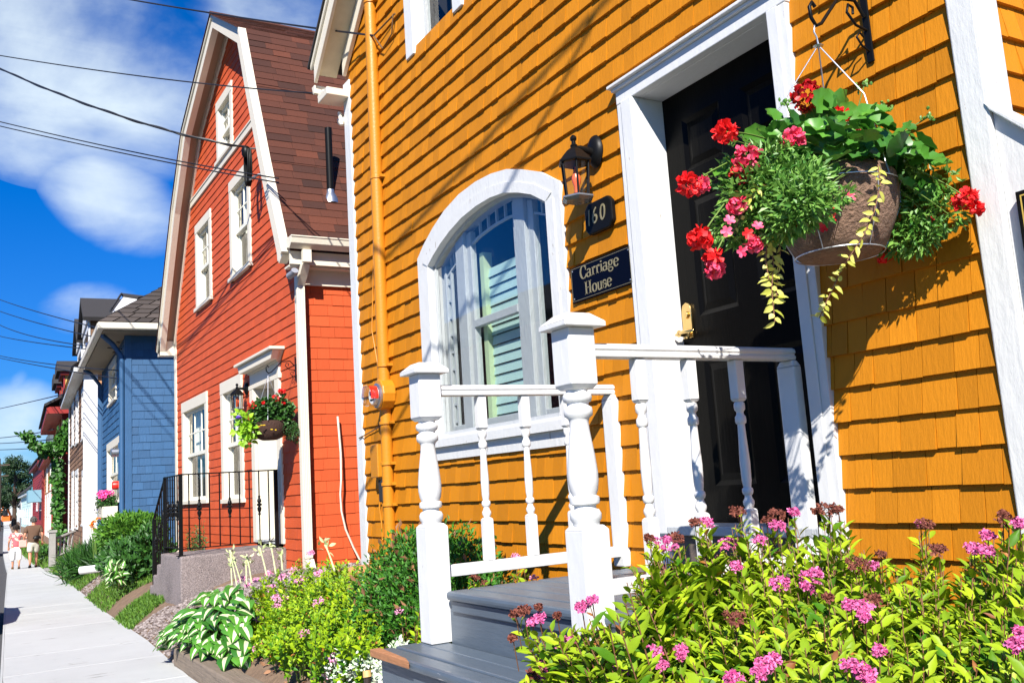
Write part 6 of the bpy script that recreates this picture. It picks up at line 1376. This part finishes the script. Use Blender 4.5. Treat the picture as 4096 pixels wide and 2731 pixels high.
# low plants by the steps
silv=mat('silver_edged_leaf',(.30,.40,.24),.6,c2=(.72,.74,.62))
eu=thing('silver_edged_plant',(1.72,4.5,-1.08),'low creeping plant with white edged leaves beside the grey wooden steps','plant')
P=[]
for x0,y0,s,nn in ((10,1540,50,130),(120,1420,70,260),(60,1480,60,200),(200,1300,40,120),(150,1360,50,150)):
    for _ in range(nn): P.append(onX(*d2(x0+rng.normal()*s*.6,y0+rng.normal()*s*.6),1.74+rng.uniform(-.06,.06)))
for x0,y0,s,nn in ((1500,1480,80,220),(1440,1400,50,90),(1600,1440,60,130),(1380,1500,60,100)):
    for _ in range(nn): P.append(onX(*d5(x0+rng.normal()*s*.6,y0+rng.normal()*s*.5),1.78+rng.uniform(-.06,.06)))
P=np.array(P); n=len(P); scatter('leaves',silv,eu,P,rdir(n,.6),rdir(n,1.2)+[-.3,-.5,.2],rng.uniform(.016,.03,n),rng.uniform(.010,.018,n),T_point())
for x,y in ((1340,1480),(1400,1392),(1418,1412),(1345,1500)): blobs('small_flower',spfl2,eu,np.array(onX(*d5(x,y),1.76))+rng.normal(size=(8,3))*.012,.010,.8)
def sprig(label,pxs,X,leafm=splf,n=(14,20),Ls=(.03,.05),base=None,name='spirea_sprout'):
    tp=[np.array(onX(px,py,X+rng.uniform(-.06,.06))) for px,py in pxs]; c=np.mean(tp,0); c=np.array([c[0],c[1],(base if base is not None else c[2]-.25)]); return shrub(name,label,c,tp,leafm,stemr,Ls,n,spread=.5,W=.5,cat='plant')
s1=sprig('small spirea sprout growing behind the porch deck, left of the two seen under the rail',[d2(*p) for p in ((740,770),(720,800),(840,830),(790,800),(700,840),(760,820),(830,800))],2.2,base=-.95)
for p in ((740,752),(825,808),(770,770)): corymb(np.array(onX(*d2(*p),2.2)),.018,spbr,s1,80)
s2=sprig('leafy spirea sprout under the porch rail, right beside the wall shadow',[d2(*p) for p in ((1090,700),(1050,730),(1150,740),(980,770),(1190,770),(1120,790),(1000,800),(1120,600),(1060,610),(1220,780))],2.35,base=-.95)
for p in ((1060,605),(1195,768)): corymb(np.array(onX(*d2(*p),2.35)),.022,spfl2,s2,80)
s3=sprig('yellow green sprout between the left porch post and the thuja',[d2(*p) for p in ((190,1030),(230,1060),(300,1110),(350,1130),(280,1200),(330,1220),(360,1180),(340,1000),(250,1150),(350,1060),(310,1160))],1.95,leafm=splf2,base=-1.1,n=(16,24))
corymb(np.array(onX(*d2(190,1018),1.95)),.028,spfl2,s3,80)
c=np.array(onX(*d5(1640,1530),1.66)); t=thing('garden_light',tuple(c-[0,0,.12]),'small tilted garden light with a pale top in the soil beside the grey steps','garden light'); q=MB(); q.tube([c-[0,-.02,.14],c+[0,.012,0]],.017,12); q.build('stake',mat('bronze_metal',(.05,.035,.03),.4,metal=.3),t,smooth=50); q=MB(); q.tube([c+[0,.0125,.001],c+[0,.018,.03]],[.021,.019],12); q.build('lamp_cap',mat('straw_yellow_plastic',(.55,.36,.14),.5),t,smooth=50)
q=MB(); c=np.array(onX(*d5(1600,785),2.62)); q.slab([(c[0]-.1,c[1]-.14,c[2]),(c[0]+.12,c[1]-.10,c[2]+.01),(c[0]+.1,c[1]+.14,c[2]+.01),(c[0]-.12,c[1]+.1,c[2])],(0,0,-.08)); o=q.build('stone',mat('orange_sandstone',(.55,.26,.10),.9,noise=.2,nscale=12,bump=.6),None,bevel=.02); tag(o,'flat orange stone at the foot of the white left corner board','stone')
q=MB(); c=np.array(onX(*c8(1850,1285),2.55)); q.lathe((c[0],c[1]-.10,c[2]-.3),[(.10,0),(.15,.24),(.17,.25),(.17,.30),(.15,.30),(.14,.26)],24); o=q.build('flower_pot',mat('terracotta',(.30,.11,.045),.8,noise=.15,nscale=12),None,smooth=40); tag(o,'terracotta pot half hidden in the spirea at the right edge','flower pot')
# plants in front of the red and blue houses
rs=sprig('rose shrub under the ground floor window of the red house behind the iron railing',[d5(*p) for p in [(400+rng.uniform(0,150),500+rng.uniform(0,150)) for _ in range(34)]+[(530,465),(515,480),(480,500)]],2.95,leafm=leafd,n=(14,22),Ls=(.04,.07),base=-1.1,name='rose_shrub')
def mound(name,label,specs,F6,leafm,L,W,T,par=None,cat='shrub',base=None,up=.6):
    c=F6(specs[0][0],specs[0][1],specs[0][2]); t=thing(name,(c[0],c[1],base if base is not None else c[2]-.4),label,cat); A=[];B_=[]
    for (x,y,yy,rx,ry,rz,n) in specs: 
        d=rdir(n,.3); A.append(F6(x,y,yy)+d*[rx,ry,rz]*rng.uniform(.55,1.02,(n,1))); B_.append(d)
    A=np.vstack(A);B_=np.vstack(B_); n=len(A); scatter('foliage',leafm,t,A,unit(B_+[0,0,up]+rng.normal(size=(n,3))*.6),B_+[-.3,-.4,.5]+rng.normal(size=(n,3))*.4,rng.uniform(*L,n),rng.uniform(*W,n),T,smooth=False)
    q=MB(); b=np.array([c[0],c[1],(base if base is not None else c[2]-.4)]); 
    for k in range(5): q.tube([b+[.05*math.cos(k),.08*math.sin(k),-.1],c+[.2*math.cos(k*1.3),.3*math.sin(k*1.3),.1]],[.015,.006],5)
    q.build('stems',stemr,t); return t
F6_=lambda x,y,Y: np.array(onY(*_d6(x,y),Y))
ferng=mat('fern_green',(.03,.13,.012),.55,c2=(.16,.36,.03),trans=.25); deepg=mat('deep_green_leaf',(.012,.06,.008),.5,c2=(.05,.16,.02),trans=.15)
mound('fern_bush','feathery bright green bush against the side wall of the blue house',[(980,420,18.2,.55,.6,.30,2600),(1090,430,18.0,.38,.5,.30,1500),(900,470,18.6,.35,.5,.28,1200)],F6_,ferng,(.06,.13),(.02,.04),T_diamond(),base=-1.2,up=.3)
mound('leafy_bush','dark leafy bush between the fern bush and the concrete stoop',[(1080,640,15.6,.50,.6,.36,1300),(950,640,16.3,.42,.5,.30,1100),(1130,560,15.2,.22,.4,.35,500),(1000,720,15.4,.35,.4,.2,500)],F6_,deepg,(.07,.13),(.035,.06),T_point(),base=-1.3)
t=thing('daylily_clump',(2.7,22,-1.5),'clump of arching daylily leaves with orange flowers before the blue house','plant'); P=[];D=[]
for (x,y,Y,n) in ((600,650,23,420),(700,620,22.5,420),(800,600,22,350),(560,680,24,200),(660,590,24,300),(740,560,24,260)):
    for _ in range(n):
        c=F6_(x+rng.normal()*35,y+rng.normal()*22,Y); P.append(c+[0,0,-.25]); D.append(rdir(1,1.6)[0])
P=np.array(P);D=np.array(D); n=len(P); scatter('leaves',deepg,t,P,D,np.cross(D,rdir(n))+[0,0,-.2]*1,rng.uniform(.35,.65,n),.030,T_blade())
fo=mat('orange_lily_petal',(.85,.22,.02),.5)
for x,y in ((700,360),(708,356),(715,412),(745,330),(690,385)):
    c=F6_(x,y,21.5); flowerball('flower',c,.03,fo,t,9,.045); q=MB(); q.tube([c,c+[.05,.0,-.7]],.006,5); q.build('flower_stem',stemg,t)
P=[];D=[]
for _ in range(70):
    c=F6_(870+rng.uniform(-40,50),740+rng.uniform(-35,45),14.6); d=rdir(1,.3)[0]; P.append(c);D.append(d)
t=thing('hosta',(2.3,14.6,-1.15),'small hosta with white edged leaves at the foot of the dark leafy bush','plant'); n=len(P); scatter('leaves',[hg,hw_],t,np.array(P),np.array(D),rdir(n,1.5)+[-.3,-.5,0],.17,.08,T_hosta())
mound('low_bush','low green bush beside the weathered wooden steps',[(372,585,41,.5,.8,.22,420),(345,600,41,.25,.5,.15,120)],F6_,deepg,(.1,.2),(.05,.1),T_diamond(),base=-1.9)
# vine on the barn red house
C1=lambda x,y,Y: np.array(onY(*c1(x,y),Y))
vt=thing('climbing_vine',(4.1,46.5,-2),'green vine climbing the corner of the red and tan house','vine'); A=[];B_=[]
for (x,y,rx,rz,n) in ((212,860,.22,.9,520),(208,930,.20,.7,300),(206,800,.24,.8,380),(212,1020,.3,.5,300),(230,690,.38,.6,380),(245,640,.25,.35,200),(205,720,.5,.35,350),(180,720,.4,.25,200),(165,735,.25,.18,120),(125,705,.3,.15,90),(105,680,.3,.14,70),(92,668,.25,.10,50),(138,718,.25,.2,60)):
    d=rdir(n); A.append(C1(x,y,46.2 if x>150 else 45.5)+d*[rx,.35,rz]*rng.uniform(.3,1,(n,1))); B_.append(d)
A=np.vstack(A);B_=np.vstack(B_); n=len(A); scatter('leaves',mat('vine_leaf',(.015,.075,.008),.5,c2=(.07,.22,.02),trans=.2),vt,A,rdir(n,-.3),B_+[-.3,-.6,.3]+rng.normal(size=(n,3))*.4,rng.uniform(.14,.28,n),rng.uniform(.12,.22,n),T_point(),smooth=False)
q=MB(); q.tube([C1(210,1040,46.4),C1(212,860,46.4),C1(210,740,46.3),C1(150,725,46),C1(85,665,45.5)],[.06,.05,.04,.03,.015],6); q.build('stem',MATS['brown_bark'],vt)
# trees at the end of the street
def tree(x,y,z,h,r,label,dens=2600,g=0,leaf=.55,lm=None):
    t=thing('broadleaf_tree',(x,y,z),label,'tree',None); q=MB(); rr=random.Random(int(y+x*10)); bark=MATS['brown_bark']
    q.tube([(x,y,z-.3),(x+.1,y,z+h*.2),(x,y+.1,z+h*.45),(x+.1,y,z+h*.8)],[h*.035,h*.028,h*.02,h*.006],8)
    for k in range(9):
        a=rr.uniform(0,6.28); s=h*rr.uniform(.25,.6); q.tube([(x,y,z+s),(x+math.cos(a)*r*.5,y+math.sin(a)*r*.5,z+s+h*.13),(x+math.cos(a)*r*.85,y+math.sin(a)*r*.85,z+s+h*.2)],[h*.012,h*.008,h*.003],5)
    q.build('trunk',bark,t,smooth=60); A=[];B_=[]
    for k in range(26):
        a=rr.uniform(0,6.28); e=rr.uniform(-.6,1); rad=math.sqrt(max(0,1-e*e*.8))*r*rr.uniform(.35,.85); c=np.array([x+rad*math.cos(a),y+rad*math.sin(a),z+h*(.58+.34*e)]); m=dens//26; d=rdir(m); A.append(c+d*r*.34*[1,1,.8]*rng.uniform(.4,1.05,(m,1))); B_.append(d)
    A=np.vstack(A);B_=np.vstack(B_); n=len(A); scatter('crown',lm or mat('dark_tree_leaf',(.008,.030,.008),.6,c2=(.028,.075,.018),trans=.15),t,A,rdir(n),B_+[0,0,.4],rng.uniform(.6,1.3,n)*leaf,rng.uniform(.4,.9,n)*leaf,T_diamond(),smooth=False)
    return t
for i,(x,y,h,r,lb) in enumerate(((8.2,176,12.0,3.0,'tall dark tree nearest behind the mint house at the end of the street'),(6.4,190,11.5,2.8,'dark tree at the far left edge of the street'),(9.6,205,10.5,2.8,'dark tree rising between the two tallest ones at the street end'),(5.2,170,6.5,2.2,'low dark tree at the left edge below the tall trees'))): tree(x,y,-2.1,h,r,lb,5200,leaf=.32)
n=9000; A=np.stack([rng.uniform(-90,120,n),rng.uniform(268,300,n),-2+rng.uniform(0,1,n)**.8*(6.5+2.5*np.sin(rng.uniform(-90,120,n)))],1); A[:,2]=-2+rng.uniform(0,1,n)*(6+2.2*np.sin(A[:,0]*.21)+1.5*np.sin(A[:,0]*.53))
tag(scatter('distant_trees',MATS['dark_tree_leaf'],None,A,rdir(n),rdir(n)+[0,-1,.3],2.2,1.8,T_diamond(),smooth=False),'far belt of trees closing the end of the street','trees',kind='stuff')
# far vehicles and street furniture
ex=thing('excavator',(9.2,222,-2.1),'orange excavator at roadworks at the far end of the street','excavator'); og=mat('machine_orange',(.75,.16,.02),.5)
q=MB(); q.box(8.1,10.3,220.5,223.5,-1.2,.0); q.build('body',og,ex,bevel=.1); q=MB(); q.box(8.2,9.2,220.2,221.8,.0,1.1); q.build('cab',mat('dark_car_glass',(.01,.012,.015),.08),ex,bevel=.08)
q=MB(); q.tube([(9.6,220.5,.1),(8.6,218.8,2.3),(7.8,217.8,.6)],[.22,.2,.14],6); q.build('boom',og,ex); q=MB(); q.box(7.5,8.1,217.5,218.1,-.1,.6); q.build('bucket',black,ex,bevel=.05)
for sx_ in (8.0,10.0): q=MB(); q.box(sx_-.1,sx_+.4,220,224,-2.1,-1.25); q.build('track',black,ex,bevel=.2)
plainhouse((6.3,236),(9.2,262),3.2,'pale grey house with dark windows closing the far end of the street',mat('pale_grey_clapboard',(.42,.45,.44),.6),white,roofdark,[(4,7,-1,1.6),(10,13,-1,1.6),(16,19,-1,1.6)],ex=.5)
pole_m=mat('brown_utility_pole_wood',(.09,.065,.045),.9,noise=.2,nscale=5)
for x,y,lb in ((xl(118)-.5,118,'tall brown utility pole at the left edge of the far sidewalk'),(xl(150)-.5,150,'second utility pole farther down the left edge of the sidewalk')):
    pt=thing('utility_pole',(x,y,-2.1),lb,'utility pole'); q=MB(); q.tube([(x,y,-2.3),(x,y,6.2)],[.16,.11],10); q.build('shaft',pole_m,pt,smooth=60); q=MB(); q.box(x-1.0,x+1.0,y-.06,y+.06,5.4,5.55); q.build('cross_arm',pole_m,pt)
sg_=thing('street_sign',(4.6,70,-2),'round pale sign on a thin pole beside the far sidewalk','sign'); a=onY(323*300/1176,1950+560*300/1176,72); b=onY(290*300/1176,1950+380*300/1176,72)
q=MB(); q.tube([(a[0],72,-2.05),(a[0],72,.35)],.035,8); q.build('pole',steel,sg_); q=MB(); q.lathe((a[0],71.94,.05),[(.26,-.01),(.26,.01)],20,axis='n'); q.build('sign_face',MATS['pale_mint_paint'],sg_)
# house across the street: not in the picture itself, mirrored in the arched window
pl_,Fx,Lx=None,None,None
xh=thing('street_house',(-9,24,-1.7),'dark red house across the street, seen only mirrored in the arched window','house')
Fx=Fr((-9,40),-90); 
shingles(Fx,0,24,-1.9,4.6,.25,0,[(3,4.2,0,2),(8,9.2,0,2),(13,14.2,0,2),(18,19.2,0,2)],seed=77,w=(2,4),th=.02,jz=0).build('clapboard_siding',MATS['barn_red_paint'],xh)
q=MB(Fx); q.box(0,24,-7,-.6,-1.9,4.6); q.build('inner_walls',dark,xh); q=MB(Fx); q.slab([(-.4,.5,4.61),(24.4,.5,4.61),(24.4,-3.5,6.9),(-.4,-3.5,6.9)],(0,0,.12)); q.slab([(-.4,-7.5,4.61),(24.4,-7.5,4.61),(24.4,-3.5,6.9),(-.4,-3.5,6.9)],(0,0,.12)); q.build('roof',roofdark,xh)
# ---------------------------------------------------------------- overhead cables
def pcable(pts,r,label,mt=None,n=26,tw=0):
    """pts: three (x,y,distance) bearings on the photograph or 3-D points; a sagging curve through them"""
    Q=[np.array(p) if isinstance(p,np.ndarray) else np.array(dep(p[0]*K,p[1]*K,p[2])) for p in pts]
    out=[]
    for t in np.linspace(-.35,1,n):
        l0=(t-.5)*(t-1)*2; l1=-4*t*(t-1); l2=2*t*(t-.5); out.append(Q[0]*l0+Q[1]*l1+Q[2]*l2)
    q=MB(); q.tube(out,r,6)
    if tw:
        fine=[np.array([np.interp(s,range(n),[o[k] for o in out]) for k in range(3)]) for s in np.linspace(0,n-1,n*8)]
        q.tube([p+np.array([0,math.cos(i*.22),math.sin(i*.22)])*tw for i,p in enumerate(fine)],r*.75,5)
    o=q.build('overhead_cable',mt or wmat,None,smooth=60); tag(o,label,'cable','overhead cables to the houses'); return o
anc=np.array(onX(1494.6,143.5,2.74)); ra=np.array(onX(563*K,338*K,3.05)); rb_=np.array(onX(640*K,410*K,3.05))
pcable([(300,0,10.5),(560,42,9.0),anc],.0085,'black service cable crossing the sky above the red roof to the orange house')
pcable([(0,128,13),(360,180,10.8),np.array(onX(745*K,216*K,2.95))],.0075,'thin cable passing before the red gable to the orange house eave')
pcable([(0,158,15),(280,268,12.2),ra],.014,'thick twisted black cable ending at the looped bracket on the red gable',tw=.012)
pcable([(0,280,15),(310,350,12.6),rb_],.009,'upper one of the two close cables running to the red house')
pcable([(0,290,15),(310,358,12.6),rb_+[0,0,-.05]],.009,'lower one of the two close cables running to the red house')
cP=lambda x,y,d:(c1(x,y)[0]/K,c1(x,y)[1]/K,d)
for i,(a,m,b,lb) in enumerate(((cP(0,180,34),cP(150,228,26),cP(430,300,19.5),'topmost cable of the fan rising left from the blue house'),(cP(0,222,34),cP(150,268,26),cP(432,335,19.5),'second cable from the top of the fan at the blue house'),(cP(0,272,34),cP(150,320,26),cP(440,358,19.5),'third cable from the top of the fan at the blue house'),(cP(0,312,34),cP(150,338,26),cP(524,382,19.5),'nearly level cable running to the side wall of the blue house'),(cP(0,383,34),cP(160,410,26),cP(440,437,19.5),'upper one of the close pair of cables below the blue eave'),(cP(0,391,34),cP(160,422,26),cP(440,468,19.5),'lower one of the close pair of cables below the blue eave'),
    (cP(0,574,60),cP(130,545,46),cP(305,503,31),'cable curving up to the weathered brown house'),(cP(0,680,80),cP(100,668,64),cP(195,648,47),'cable rising to the eave of the barn red house'),(cP(0,700,80),cP(100,694,64),cP(195,684,47),'upper cable of the level pair before the barn red house'),(cP(0,723,80),cP(100,719,64),cP(195,712,47),'lower cable of the level pair before the barn red house'))): pcable([a,m,b],.013 if i<6 else .022+.01*(i>6),lb)
q=MB(); q.tube([anc,anc+[.02,-.12,-.16],anc+[.02,-.30,-.12],anc+[.02,-.34,.02]],.006,6); q.tube([anc,anc+[.03,-.35,.02]],.007,6); o=q.build('cable_drip_loop',MATS['brown_cable'],None,smooth=60); tag(o,'brown drip loop where the service cable meets the orange conduit','cable')
# two lines overhead, outside the picture, whose shadows cross the orange wall
s=np.array(SUN)/SUN.x
def shadowline(a,b,ta,tb,label,r=.011):
    A=np.array([2.8,a[0],a[1]])-s*ta; B=np.array([2.8,b[0],b[1]])-s*tb; q=MB(); q.tube([A+(B-A)*t-np.array([0,0,.15*4*t*(1-t)*0]) for t in np.linspace(-.25,1.12,12)],r,6); o=q.build('overhead_cable',wmat,None,smooth=60); tag(o,label,'cable','overhead cables to the houses')
shadowline((3.517,2.377),(6.472,1.834-.1),2.7,2.5,'cable above the photo casting the long diagonal shadow high on the orange wall',.017)
shadowline((4.339,1.870),(7.094,.013),2.9,2.6,'cable above the photo whose shadow crosses the arched window',.017)
